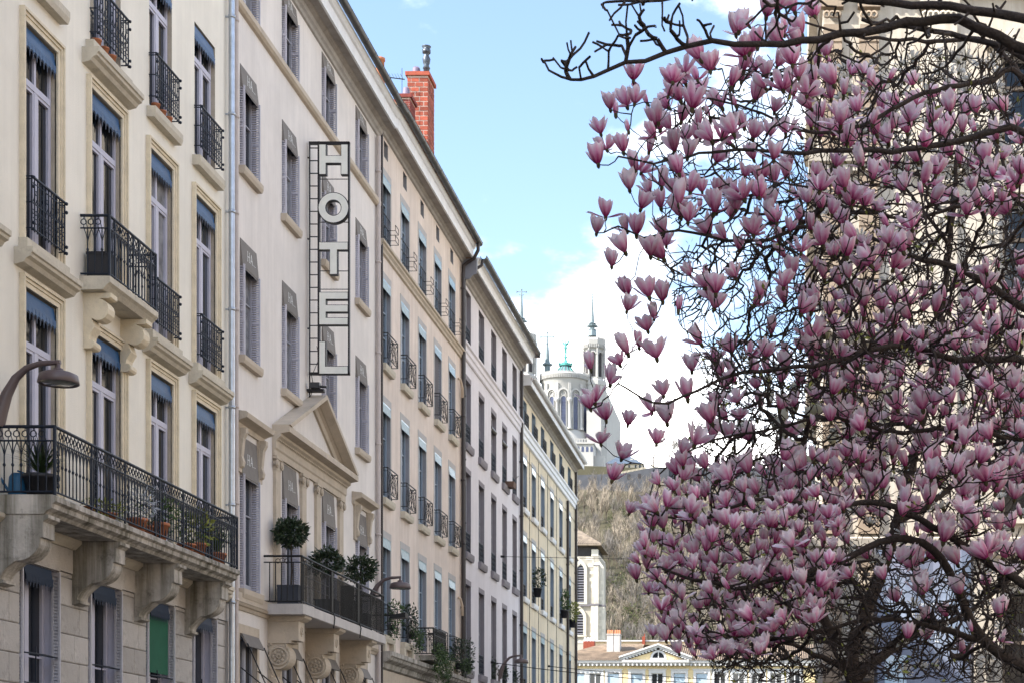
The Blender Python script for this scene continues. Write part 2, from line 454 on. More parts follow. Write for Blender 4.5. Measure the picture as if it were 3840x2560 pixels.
def flat_surround(w, h, t=.12, sides=.11):
    mb = MB(); e = .012
    mb.box(-.01, e, -w/2 - sides, w/2 + sides, h, h + t + .06)
    if sides:
        for s in (-1, 1):
            y0, y1 = sorted((s * w/2, s * (w/2 + sides))); mb.box(-.01, e, y0, y1, 0, h)
    return mb
def ornate_rail(w):
    mb = MB(); x = .13; a, b = -w/2 - .02, w/2 + .02; r = .011
    for z, rr in ((.22, .014), (.62, .010), (1.02, .022), (.93, .009)): mb.tube([(x, a, z), (x, b, z)], rr, 4)
    n = 12
    for i in range(n + 1):
        y = a + (b - a) * i / n; mb.tube([(x, y, .18), (x, y, 1.0)], r if i % 4 else .014, 4, cap=False)
        if i < n:
            yc = y + (b - a) / n / 2
            mb.ring((x, yc, .36), (0, 1, 0), (0, 0, 1), .042, .008, 8, 3); mb.ring((x, yc, .49), (0, 1, 0), (0, 0, 1), .036, .008, 8, 3)
            mb.tube([(x, yc - .03, .62), (x + .01, yc, .70), (x, yc + .03, .62)], .007, 3, cap=False)
            if i % 2: mb.ring((x, yc, .80), (0, 1, 0), (0, 0, 1), .035, .008, 8, 3)
    for y in (a, b):
        for z in (.22, .62, .98, 1.02): mb.tube([(-.05, y, z), (x, y, z)], .012, 4)
        for z in (.2, .30, .86, 1.0): mb.lathe([(0, -.032), (.025, -.016), (.025, .016), (0, .032)], 6, (x + .03, y, z))
    return mb
def diamond_rail(w):
    mb = MB(); x = .20; a, b = -w/2 - .06, w/2 + .10; z0, z1 = .14, .86
    for z, rr in ((z0, .013), (z1, .018), (z1 - .10, .010)): mb.tube([(x, a, z), (x, b, z)], rr, 4); mb.tube([(-.02, a, z), (x, a, z)], rr, 4); mb.tube([(-.02, b, z), (x, b, z)], rr, 4)
    for y in (a, b): mb.tube([(x, y, z0), (x, y, z1)], .017, 4)
    mb.tube([(x, (a + b)/2, z0), (x, (a + b)/2, z1 - .1)], .010, 4)
    for s in (-1, 1):
        for k in (-.75, -.25, .25, .75):
            yc = (a + b)/2 + k * (b - a)/2; hw = (b - a) * .25
            y0, y1 = max(a, yc - hw), min(b, yc + hw)
            mb.tube([(x, y0, z0 if s > 0 else z1 - .1), (x, y1, z1 - .1 if s > 0 else z0)], .009, 4, cap=False)
    mb.tube([(x, a + .08, z0), (x, (a+b)/2, z1 - .1), (x, b - .08, z0)], .008, 4, cap=False)
    mb.tube([(.1, -.1, .0), (.1, -.1, z0)], .014, 4); mb.tube([(.1, .3, .0), (.1, .3, z0)], .014, 4)
    return mb
def bar_rail(w):
    mb = MB(); x = .0; a, b = -w/2, w/2
    for z in (.30, .62, .95): mb.tube([(x, a, z), (x, b, z)], .016 if z > .9 else .011, 4)
    for i in range(5):
        y = a + (b - a) * i / 4; mb.tube([(x, y, .22), (x, y, .95)], .009, 4, cap=False)
    for z in (.55, .25):                                        # empty flower-box brackets
        mb.tube([(0, .1, z), (.26, .1, z), (.26, .1, z + .16)], .010, 4); mb.tube([(0, b - .05, z), (.26, b - .05, z), (.26, b - .05, z + .16)], .010, 4)
        mb.tube([(.26, .1, z), (.26, b - .05, z)], .010, 4); mb.tube([(.26, .1, z + .16), (.26, b - .05, z + .16)], .010, 4)
    return mb
def scroll_rail(w, x=-.02, h=.85, n=9):
    mb = MB(); a, b = -w/2 + .005, w/2 - .005
    for z, rr in ((.08, .014), (h, .022), (h - .14, .011)): mb.tube([(x, a, z), (x, b, z)], rr, 4)
    for i in range(n + 1):
        y = a + (b - a) * i / n; mb.tube([(x, y, .06), (x, y, h)], .012, 4, cap=False)
        if i < n:
            yc = y + (b - a) / n / 2
            mb.ring((x, yc, .24), (0, 1, 0), (0, 0, 1), .048, .011, 8, 3); mb.ring((x, yc, .44), (0, 1, 0), (0, 0, 1), .048, .011, 8, 3)
            mb.ring((x, yc, h - .07), (0, 1, 0), (0, 0, 1), .04, .009, 8, 3)
    return mb
def scurve_bracket(e, z0, z1, w, scroll=False):                # console: profile in x,z drawn along y from 0 to w
    H = z1 - z0
    if scroll:
        top = [(0, 0), (e*.98, 0), (e*.98, -H*.08), (e*.90, -H*.10)]
        n = 12
        c1 = [(e*.52 + e*.38*math.cos(t), -H*.30 + H*.20*math.sin(t)) for t in [math.pi*.45 - math.pi*1.15*i/8 for i in range(9)]]
        tail = [(e*.40, -H*.62), (e*.24, -H*.76), (e*.20, -H*.86)] + [(e*.24 + e*.16*math.cos(t), -H*.92 + H*.08*math.sin(t)) for t in [math.pi*.5 - math.pi*i/5 for i in range(6)]] + [(0, -H)]
        prof = top + c1 + tail
    else:
        prof = [(0, 0), (e, 0), (e, -H*.05), (e*.95, -H*.07), (e*.90, -H*.10), (e*.90, -H*.32), (e*.84, -H*.33)]
        for i in range(9):
            t = i / 8 * math.pi / 2
            prof.append((e*.84 - e*.46*(1 - math.cos(t)), -H*.36 - H*.30*math.sin(t)))
        for i in range(1, 7):
            t = i / 6
            prof.append((e*(.38 - .28*math.sin(t*math.pi/2)), -H*(.66 + .26*t)))
        prof += [(e*.16, -H*.93), (e*.16, -H*.97), (0, -H)]
    mb = MB(); mb.py(prof, 0, w)
    return mb, prof

# ---------------------------------------------------------------- plants in pots
def leaves(mb, c, rad, n, size, m=0, shell_=.55, up=0.2, thin=.42, rnd=random):
    for _ in range(n):
        while True:
            p = Vector((rnd.uniform(-1, 1), rnd.uniform(-1, 1), rnd.uniform(-1, 1)))
            if shell_ < p.length < 1: break
        nrm = p.normalized(); lump = 1 + .16 * math.sin(5.1 * nrm.x + 3.7 * nrm.z + c[1] * 9) * math.sin(4.3 * nrm.y + 6.1 * nrm.z) + (rnd.uniform(.05, .3) if rnd.random() < .05 else 0)
        q = Vector(c) + Vector((p.x * rad[0], p.y * rad[1], p.z * rad[2])) * lump
        d = (nrm + Vector((rnd.gauss(0, .5), rnd.gauss(0, .5), rnd.gauss(up, .5)))).normalized()
        s = d.cross(Vector((rnd.gauss(0, 1), rnd.gauss(0, 1), rnd.gauss(0, 1)))).normalized()
        L = size * rnd.uniform(.6, 1.3); k = d.cross(s)
        a = q; b = q + d * L * .5 + s * L * thin * .5 + k * L * .06; e = q + d * L; f = q + d * L * .5 - s * L * thin * .5 + k * L * .06
        mb.add([a, b, e, f], [(0, 1, 2), (0, 2, 3)], m)
def blades(mb, c, n, L, m=0, w=.02, spread=1.0):
    for _ in range(n):
        a = random.uniform(0, 2*math.pi); t = random.uniform(.1, 1) * spread
        d = Vector((math.cos(a) * t, math.sin(a) * t, 1)).normalized(); s = Vector((-math.sin(a), math.cos(a), 0)) * w
        l = L * random.uniform(.6, 1.1); p0 = Vector(c); p1 = p0 + d * l * .6; p2 = p0 + d * l + Vector((math.cos(a), math.sin(a), -.8)) * l * .18 * t
        mb.add([p0 - s*.6, p0 + s*.6, p1 + s, p1 - s, p2], [(0, 1, 2, 3), (3, 2, 4)], m)
def pot_mb(c, r, h, m=0):
    return MB().lathe([(0, 0), (r*.72, 0), (r*.95, h*.82), (r*1.05, h*.82), (r*1.05, h), (r*.88, h), (r*.86, h*.9), (0, h*.9)], 12, c, m)
# ---------------------------------------------------------------- cream building with blue awnings
X = -D
style('cream', dep=.155, mat=m_white, transom=.74)
style('creamg', dep=.28, mat=m_white, transom=None, bars=1)
cream = thing('apartment_building', 'tall cream plastered building with blue fringed awnings and long planted balcony', 'building', (X, 22, 0))
cc = [22.5, 25.18, 27.83, 30.5, 33.18, 35.7]
cw = [1.2, 1.2, 1.2, 1.36, 1.2, 1.26]
rowsC = [('A', 14.25, 16.95), ('B', 10.10, 13.53), ('C', 6.05, 9.42)]
holes = []
for (r, a, b) in rowsC:
    for c, w in zip(cc, cw): holes.append((c - w/2, c + w/2, a, b))
gh = [(c - .72, c + .72, 2.3, 5.18) for c in cc]
mb = MB(); wall_grid(mb, X, 10, 37.18, 5.72, 20.6, holes, .165); shell(mb, X, 10, 37.18, 5.72, 20.6)
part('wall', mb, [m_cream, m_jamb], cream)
mb = MB(); wall_grid(mb, X - .03, 10, 37.18, 0, 5.72, gh, .28); shell(mb, X - .03, 10, 37.18, 0, 5.72)
part('ground_wall', mb, [m_joint, m_white], cream)
# dressed stones of the ground floor piers, the visible courses one by one
edges = [10.0] + [v for c in cc for v in (c - .74, c + .74)] + [37.0]
for k in range(0, len(edges), 2):
    y0, y1 = edges[k], edges[k + 1]
    if y1 < 22: continue
    y0 = max(y0, 21.0)
    for j in range(8):
        z0 = 1.9 + j * .46; z1 = z0 + .46
        if z0 > 4.9: z1 = 5.20
        n = max(1, round((y1 - y0) / .75)); off = .5 if (j % 2 and n > 1) else 0
        cuts = [y0] + [y0 + (y1 - y0) * (i + (.35 if j % 2 else 0)) / n for i in range(1, n)] + [y1]
        for a, b in zip(cuts, cuts[1:]):
            w, h = round(b - a, 2), round(z1 - z0, 2); e = .030 + random.uniform(-.004, .004)
            def f():
                m_ = MB(); t = .010
                m_.add([(-.03, -w/2 + .006, .006), (-.03, w/2 - .006, .006), (-.03, w/2 - .006, h - .006), (-.03, -w/2 + .006, h - .006),
                        (e - t, -w/2 + .006, .006), (e - t, w/2 - .006, .006), (e - t, w/2 - .006, h - .006), (e - t, -w/2 + .006, h - .006),
                        (e, -w/2 + .022, .022), (e, w/2 - .022, .022), (e, w/2 - .022, h - .022), (e, -w/2 + .022, h - .022)],
                       [(0, 1, 5, 4), (1, 2, 6, 5), (2, 3, 7, 6), (3, 0, 4, 7), (4, 5, 9, 8), (5, 6, 10, 9), (6, 7, 11, 10), (7, 4, 8, 11), (8, 9, 10, 11)])
                return m_
            link('stone', cached(('stone', w, h), f, m_stone_grey), cream, Vector((X - .03, (a + b)/2, z0)) - wloc(cream))
mb = MB()
for c in cc: mb.box(X - .03, X + .012, c - .74, c + .74, 5.19, 5.70)
mb.box(X - .04, X + .015, 10, 37.17, 5.21, 5.69)
part('lintel_course', mb, m_stone_grey, cream)
for ri, (r, a, b) in enumerate(rowsC):
    for ci, (c, w) in enumerate(zip(cc, cw)):
        win = add_window(cream, X, c - w/2, c + w/2, a, b, 'cream')
        h = b - a
        sub(win, ('awning', 'cream', w), lambda: fringe_awning(w - .02), [m_bluefab, m_bluefr], (-.02, 0, h - .03))
        if r != 'A': sub(win, ('surround', 'cream', w, h), lambda: surround(w, h), m_trim)
        balcony = (r == 'C' and ci in (1, 2, 3, 4)) or (r == 'B' and ci == 3)
        if not balcony:
            if r == 'B' or (r == 'A' and ci in (1, 3)) or r == 'C': sub(win, ('sill', 'hood', w), lambda: hood_sill(w), m_trim2)
            else: sub(win, ('sill', 'plain', w), lambda: plain_sill(w, .2, .17, .14), m_trim2)
            sub(win, ('railing', 'ornate', w), lambda: ornate_rail(w), m_iron)
for c in cc:
    win = add_window(cream, X - .03, c - .72, c + .72, 2.3, 5.18, 'creamg')
    sub(win, ('awning', 'creamg'), lambda: fringe_awning(1.02, .26, .10), [m_bluefr, m_bluefr], (.0, 0, 2.88))
    for s in (-1, 1): sub(win, ('shutter', 'creamg'), lambda: shutter_leaf(2.84, .06, .08), m_cshut, (-.02, s * .69, .02))
    def gr():
        m_ = MB()
        for z in (1.02, 1.48): m_.tube([(.0, -.66, z), (.0, .66, z)], .014, 4)
        m_.tube([(0, -.1, .05), (0, -.1, 1.6)], .012, 4); m_.tube([(.02, -.66, 1.48), (.1, 0, 1.48), (.02, .66, 1.48)], .012, 4)
        return m_
    sub(win, ('railing', 'creamg'), gr, m_iron)
    if abs(c - 33.18) < .1:
        sub(win, ('blind',), lambda: MB().box(-.06, -.045, -.60, .60, 1.55, 2.80), M('green_blind', (.012, .10, .055), .8, .1, 4, .2, 60))
# cornice out of the frame, top
mb = MB(); mb.py([(0, 0), (.12, 0), (.3, .25), (.5, .3), (.5, .5), (0, .5)], 10, 37.18, x0=X, z0=20.3); part('cornice', mb, m_trim, cream)
mb = MB(); mb.add([(X + .5, 10, 20.8), (X + .5, 37.18, 20.8), (X - 4.5, 37.18, 23), (X - 4.5, 10, 23), (X - 9, 10, 20.8), (X - 9, 37.18, 20.8)],
                  [(0, 1, 2, 3), (3, 2, 5, 4), (0, 3, 4), (1, 5, 2)]); part('roof', mb, m_tile, cream)
# zinc downpipe with its collars
mb = MB(); py_ = 37.02
mb.tube([(X + .13, py_, .1), (X + .13, py_, 20.5)], .062, 10)
for z in np.arange(1.5, 20, 2.05): mb.lathe([(.062, -.03), (.078, -.03), (.078, .03), (.062, .03)], 10, (X + .13, py_, z)); mb.box(X, X + .08, py_ - .02, py_ + .02, z - .015, z + .015)
part('drainpipe', mb, m_zinc, cream)

# balconies
def arch_baluster(p, H):
    mb = MB(); zt, z2 = H, H - .21; zs = z2 - .20
    mb.tube([(0, 0, .05), (0, 0, z2)], .011, 4, cap=False)
    mb.lathe([(.011, -.03), (.024, 0), (.011, .03)], 6, (0, 0, zs - .16))
    for s in (-1, 1): mb.tube([(0, 0, zs - .02), (0, s * p*.22, zs + .10), (0, s * p*.5, z2)], .009, 3, cap=False)
    mb.ring((0, p*.5, z2 + .105), (0, 1, 0), (0, 0, 1), .048, .010, 10, 3)
    mb.tube([(0, p*.5, z2 + .15), (0, p*.5, zt)], .009, 3, cap=False); mb.tube([(0, p*.5, z2), (0, p*.5, z2 + .06)], .009, 3, cap=False)
    mb.tube([(0, 0, z2), (0, p*.25, z2 + .1), (0, p*.42, z2 + .2)], .007, 3, cap=False)
    return mb
def balcony(root, x_in, x_out, y0, y1, zs, H, pitch, mat, baluster, posts, extra=None, post_r=.02):
    """rails, posts and every baluster of a balcony front and its near and far returns"""
    rl = MB()
    for z, r in ((.05, .016), (H, .026), (H - .21, .014)):
        rl.tube([(x_in, y0, zs + z), (x_out, y0, zs + z)], r, 5); rl.tube([(x_out, y0, zs + z), (x_out, y1, zs + z)], r, 5); rl.tube([(x_out, y1, zs + z), (x_in, y1, zs + z)], r, 5)
    for y in posts: rl.tube([(x_out, y, zs), (x_out, y, zs + H + .02)], post_r, 4)
    for y in (y0, y1): rl.tube([(x_out, y, zs), (x_out, y, zs + H + .02)], .028, 4)
    if extra: extra(rl)
    r_ = part('balcony_railing', rl, mat, root)
    me = cached(('baluster', pitch, H, id(baluster)), lambda: baluster(pitch, H), mat)
    n = int(round((y1 - y0) / pitch))
    for i in range(1, n): link('baluster', me, r_, Vector((x_out, y0 + (y1 - y0) * i / n, zs)) - wloc(r_))
    n2 = max(2, int(round((x_out - x_in) / pitch)))
    for y in (y0, y1):
        for i in range(1, n2):
            o = link('baluster', me, r_, Vector((x_in + (x_out - x_in) * i / n2, y, zs)) - wloc(r_)); o.rotation_euler = (0, 0, R(90))
    return r_
BX = -10.88                                                    # long balcony
prof = [(0, 0), (BX - X - .05, 0), (BX - X, -.03), (BX - X, -.10), (BX - X - .05, -.13), (BX - X - .06, -.20), (BX - X - .14, -.24), (BX - X - .18, -.29), (0, -.29)]
mb = MB(); mb.py(prof, 26.2, 35.03, x0=X, z0=6.04); part('balcony_slab', mb, m_slab, cream)
mb = MB(); mb.py([(0, 0), (.16, 0), (.16, -.06), (.06, -.16), (0, -.16)], 23.5, 37.15, x0=X, z0=5.76); part('moulding', mb, m_trim2, cream)
for y in (26.22, 29.06, 31.84, 34.50):
    b_, pr = scurve_bracket(.80, 4.70, 5.745, .42)
    part('bracket', MB().py(pr, y, y + .42, x0=X, z0=5.745), m_slab, cream)
def extra1(rl):
    for y in (26.28, 27.7, 29.1, 30.5, 31.9, 33.3, 34.7):      # ornament panels beside the posts
        for z in (.16, .28, .40, .52, .64):
            rl.ring((BX - .04, y + .10, 6.04 + z), (0, 1, 0), (0, 0, 1), .045, .009, 8, 3)
balcony(cream, X, BX - .04, 26.26, 34.97, 6.04, 1.02, .135, m_iron, arch_baluster, [27.65, 29.05, 30.45, 31.85, 33.25, 34.65, 27.85, 30.65, 33.45, 34.8], extra1)
SX = -11.29                                                    # small balcony
prof = [(0, 0), (SX - X, 0), (SX - X, -.10), (SX - X - .05, -.14), (SX - X - .12, -.22), (0, -.23)]
mb = MB(); mb.py(prof, 29.36, 31.62, x0=X, z0=10.21); part('balcony_slab', mb, m_trim2, cream)
for y in (29.52, 31.16):
    b_, pr = scurve_bracket(.47, 9.05, 9.975, .30, True)
    part('bracket', MB().py(pr, y, y + .30, x0=X, z0=9.975), m_trim, cream)
balcony(cream, X, SX - .03, 29.41, 31.57, 10.21, 1.02, .135, m_iron, arch_baluster, [29.65, 30.49, 31.33, 30.25, 30.75])
# ---------------------------------------------------------------- hotel
style('hotel', dep=.165, mat=m_hframe, transom=None, bars=1)
hotel = thing('hotel_building', 'pinkish beige hotel with grey louvred shutters and a stone pediment', 'building', (X, 44, 0))
hc = [38.57, 41.73, 45.25, 48.75]
rowsH = [(18.60, 20.40, .42), (15.10, 17.33, .50), (11.03, 13.57, .60), (6.00, 9.32, .86)]
holes = [(c - .585, c + .585, a, b) for a, b, _ in rowsH for c in hc] + [(c - .62, c + .62, 2.2, 5.05) for c in hc]
mb = MB(); wall_grid(mb, X, 37.2, 50.8, 0, 20.7, holes, .20); shell(mb, X, 37.2, 50.8, 0, 20.7)
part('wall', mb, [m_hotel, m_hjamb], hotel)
for ri, (a, b, ah) in enumerate(rowsH):
    for ci, c in enumerate(hc):
        win = add_window(hotel, X, c - .585, c + .585, a, b, 'hotel'); h = round(b - a, 3)
        sub(win, ('awning', 'hotel', ah), lambda: panel_awning(1.17, ah), m_haw, (.0, 0, h - .005))
        sub(win, ('lettering', ah), lambda: ha_print(1.17, ah), m_letw, (.0, 0, h - .005))
        for s in (-1, 1): sub(win, ('shutter', 'hotel', h, ah), lambda: shutter_leaf(h - ah + .02, .19), m_shutter, (0, s * .555, .01))
        def lock():
            m_ = MB(); m_.tube([(-.14, 0, .3), (-.14, 0, h*.62)], .010, 4); m_.tube([(-.14, 0, h*.40), (-.05, .03, h*.40)], .012, 4); return m_
        sub(win, ('bolt', h), lock, m_hframe)
        if ri in (1, 2): sub(win, ('sill', 'hotel'), lambda: plain_sill(1.17, .17, .14, .09), m_hstone)
        if ri == 3 and ci in (0, 3): sub(win, ('sill', 'hotel', 2), lambda: plain_sill(1.17, .20, .14, .14), m_hstone)
for c in hc:                                                   # ground floor windows with drop arms
    win = add_window(hotel, X, c - .62, c + .62, 2.2, 5.05, 'hotel')
    sub(win, ('surround', 'hotelg'), lambda: flat_surround(1.24, 2.85, .14, .16), m_hstone)
    sub(win, ('awning', 'hotelg'), lambda: MB().obox((.10, 0, -.14), (.02, 0, .004), (0, .60, 0), (.07, 0, -.14)), m_haw, (0, 0, 2.84))
    def arms():
        m_ = MB()
        for s in (-1, 1):
            m_.tube([(.03, s * .60, 2.10), (.95, s * .60, 1.35)], .016, 4); m_.tube([(.17, s * .60, 2.62), (.60, s * .58, 1.64)], .016, 4); m_.tube([(.60, s*.58, 1.64), (.95, s * .60, 1.35)], .02, 4)
        m_.tube([(.95, -.62, 1.35), (.95, .62, 1.35)], .016, 4)
        return m_
    sub(win, ('awning_arm',), arms, m_iron2)
# string course, belt, cornice, fascia, gutter, roof
mb = MB(); mb.py([(0, 0), (.12, 0), (.12, -.12), (.07, -.17), (0, -.19)], 37.22, 50.7, x0=X, z0=18.6); part('string_course', mb, m_hstone, hotel)
mb = MB(); mb.py([(0, 0), (.10, 0), (.10, -.20), (0, -.22)], 37.22, 50.7, x0=X, z0=5.9)
mb.py([(0, 0), (.13, 0), (.10, -.05), (.06, -.07), (.03, -.14), (0, -.14)], 37.22, 50.7, x0=X, z0=5.68); part('belt_course', mb, m_hstone, hotel)
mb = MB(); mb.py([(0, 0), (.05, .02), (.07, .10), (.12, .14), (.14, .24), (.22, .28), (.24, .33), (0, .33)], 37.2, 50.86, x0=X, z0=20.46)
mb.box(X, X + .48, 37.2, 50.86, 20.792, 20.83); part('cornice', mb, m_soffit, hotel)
mb = MB(); mb.py([(.46, 0), (.52, 0), (.53, .28), (.58, .31), (.66, .42), (.66, .46), (.46, .46)], 37.2, 50.86, x0=X, z0=20.76); part('fascia', mb, m_fascia, hotel)
def gutter(mb, x, z, y0, y1, r=.10):
    pr = [(r * math.cos(t), r * math.sin(t)) for t in [math.pi + math.pi * i / 8 for i in range(9)]] + [(r * 1.12, .01), (r*.85, .012)] + [(r * .85 * math.cos(t), r * .85 * math.sin(t)) for t in [2 * math.pi - math.pi * i / 8 for i in range(9)]]
    mb.py(pr, y0, y1, x0=x, z0=z)
    for y in np.arange(y0 + .3, y1, .85): mb.py([(px_ * 1.05, pz_ * 1.05) for px_, pz_ in pr], y, y + .05, x0=x, z0=z)
mb = MB(); gutter(mb, X + .76, 21.28, 37.2, 50.9); part('gutter', mb, m_gutter, hotel)
def tiled_roof(root, x, y0, y1, z, depth=9.0, rise=2.3, over=.55, pitch=.22):
    mb = MB(); rows = int((y1 - y0) / pitch)
    xa, xb = x + over, x - depth / 2
    mb.add([(xa, y0, z), (xa, y1, z), (xb, y1, z + rise), (xb, y0, z + rise), (x - depth, y0, z), (x - depth, y1, z)], [(0, 1, 2, 3), (3, 2, 5, 4), (0, 3, 4), (1, 5, 2)])
    for i in range(rows):
        y = y0 + (i + .5) * (y1 - y0) / rows; mb.tube([(xa, y, z + .01), (xb, y, z + rise + .01)], pitch * .32, 5, cap=True)
    return part('roof', mb, m_tile, root)
tiled_roof(hotel, X, 37.2, 50.85, 21.25)
mb = MB(); mb.tube([(X + .09, 37.42, .1), (X + .09, 37.42, 20.5)], .055, 9)
for z in np.arange(1.6, 20, 2.05): mb.lathe([(.055, -.03), (.068, -.03), (.068, .03), (.055, .03)], 9, (X + .09, 37.42, z))
part('drainpipe', mb, m_pinkpipe, hotel)
mb = MB(); mb.tube([(X + .09, 50.5, .1), (X + .09, 50.5, 20.4)], .065, 9)
for z in np.arange(1.2, 20, 2.6): mb.lathe([(.065, -.03), (.08, -.03), (.08, .03), (.065, .03)], 9, (X + .09, 50.5, z))
part('drainpipe', mb, m_pinkpipe, hotel)
# pediment over the two balcony windows
PE = .40; ya, yb, ym = 40.36, 46.86, 43.6; zb, za = 10.02, 11.42
mb = MB()
mb.py([(0, 0), (.06, 0), (.06, .14), (.09, .18), (.09, .34), (.14, .40), (.20, .44), (.20, .50), (PE, .54), (PE, .66), (PE - .03, .70), (0, .70)], ya, yb, x0=X, z0=9.34)
part('entablature', mb, m_hstone, hotel)
mb = MB()
for k in range(46):
    y = ya + .16 + k * (yb - ya - .32) / 45; mb.box(X + .09, X + .135, y - .04, y + .04, 9.70, 9.77)
part('dentils', mb, m_hstone, hotel, kind='stuff')
mb = MB()
mb.add([(X + .04, ya + .3, zb), (X + .04, yb - .3, zb), (X + .04, ym, za - .15)], [(0, 1, 2)]); part('tympanum', mb, m_hotel, hotel)
for s, ye in ((-1, ya), (1, yb)):
    mb = MB(); L = Vector((0, ym - ye, za - zb)); n = Vector((0, -L.z, L.y)).normalized()
    if n.z < 0: n = -n
    pr = [(0, -.30), (.10, -.30), (.12, -.24), (.12, -.18), (.18, -.14), (.22, -.14), (PE + .02, -.08), (PE + .02, .02), (0, .02)]
    p0 = Vector((X, ye, zb)); p1 = Vector((X, ym, za))
    def fn(a, b, t): 
        q = p0.lerp(p1, t) + n * b
        if t == 1: q = Vector((0, ym, za + b / n.z))
        if t == 0: q = Vector((0, ye, zb + b / n.z)) if b > -.05 else Vector((0, ye + (ym - ye) * (-b / n.z) / (za - zb), zb))
        return (X + a, q.y, q.z)
    mb.prism(pr, fn, 0, 1); part('raking_cornice', mb, m_hstone, hotel)
def ionic(y):
    mb = MB(); w = .19
    mb.box(X, X + .07, y - w, y + w, 5.92, 9.02)
    mb.box(X, X + .10, y - w - .03, y + w + .03, 5.92, 6.14)
    mb.box(X, X + .11, y - w - .06, y + w + .06, 9.27, 9.335)
    mb.box(X, X + .08, y - w - .01, y + w + .01, 9.02, 9.27)
    for s in (-1, 1):
        for r in (.085, .05): mb.ring((X + .10, y + s * (w - .01), 9.16), (0, 1, 0), (0, 0, 1), r, .022, 12, 4)
        mb.tube([(X + .02, y + s * (w - .01), 9.16), (X + .13, y + s * (w - .01), 9.16)], .06, 10)
    return mb
for y in (40.62, 42.82, 44.14, 46.40): part('pilaster', ionic(y), m_hstone, hotel)
for c in (hc[0], hc[3]):                                       # hoods on consoles over the outer windows
    mb = MB(); mb.py([(0, 0), (.05, 0), (.07, .10), (.16, .14), (.28, .18), (.30, .28), (.26, .31), (0, .34)], c - 1.0, c + 1.0, x0=X, z0=9.44)
    part('hood', mb, m_hstone, hotel)
    for s in (-1, 1):
        mb = MB(); y0, y1 = sorted((c + s * .62, c + s * .84)); mb.box(X, X + .06, y0, y1, 8.5, 9.435)
        y0, y1 = sorted((c + s * .64, c + s * .80)); mb.py([(.06, 0), (.20, 0), (.20, -.10), (.14, -.22), (.10, -.6), (.14, -.72), (.12, -.82), (.06, -.86)], y0, y1, x0=X, z0=9.435)
        part('console', mb, m_hstone, hotel)
# balcony
HX = -10.90
mb = MB(); mb.py([(0, 0), (HX - X, 0), (HX - X, -.22), (HX - X - .04, -.235), (0, -.235)], 39.67, 47.85, x0=X, z0=5.86); part('balcony_slab', mb, M('hotel_slab', (.54, .50, .47), .9, .1, 1.5, .3, 25, streak=.25), hotel)
def plain_baluster(p, H): return MB().tube([(0, 0, .06), (0, 0, H - .14)], .014, 4, cap=False)
def hextra(rl):
    y0 = 39.72
    for xx in (X + .32, X + .52): rl.ring((xx, y0, 6.83), (1, 0, 0), (0, 0, 1), .05, .010, 10, 4)
    rl.tube([(X + .36, y0, 6.86), (X + .42, y0, 6.90), (X + .48, y0, 6.86)], .009, 4)
    for yy in (39.9, 41.4, 43.1, 45.2, 46.6):
        rl.ring((HX - .05, yy, 6.83), (0, 1, 0), (0, 0, 1), .055, .010, 10, 4); rl.ring((HX - .05, yy + .16, 6.83), (0, 1, 0), (0, 0, 1), .055, .010, 10, 4)
    for yy in (42.3, 44.9):
        rl.box(HX - .08, HX - .03, yy, yy + .10, 5.9, 6.95)
        rl.tube([(HX - .02, yy + .05, 5.95), (HX + .03, yy + .05, 5.8), (HX, yy + .05, 5.55)], .016, 4)
    for z in (6.30, 6.52): rl.tube([(HX - .05, 40.0, 5.86 + z - 5.86), (HX - .05, 42.2, z)], .009, 4)
def hbalcony():
    zs = 5.86; H = 1.08; x_in, x_out, y0, y1 = X, HX - .05, 39.72, 47.78
    rl = MB()
    for z, r in ((.06, .018), (H, .026), (H - .14, .015)):
        rl.tube([(x_in, y0, zs + z), (x_out, y0, zs + z)], r, 5); rl.tube([(x_out, y0, zs + z), (x_out, y1, zs + z)], r, 5); rl.tube([(x_out, y1, zs + z), (x_in, y1, zs + z)], r, 5)
    for y in (y0, 39.86, 42.3, 42.44, 44.9, 45.05, 46.4, 47.6, y1): rl.tube([(x_out, y, zs), (x_out, y, zs + H)], .020, 4)
    hextra(rl)
    r_ = part('balcony_railing', rl, m_iron2, hotel)
    me = cached(('baluster', 'hotel'), lambda: plain_baluster(.11, H), m_iron2)
    n = 72
    for i in range(1, n): link('baluster', me, r_, Vector((x_out, y0 + (y1 - y0) * i / n, zs)) - wloc(r_))
    for y in (y0, y1):
        for i in range(1, 6): link('baluster', me, r_, Vector((x_in + (x_out - x_in) * i / 6.4, y, zs)) - wloc(r_))
hbalcony()
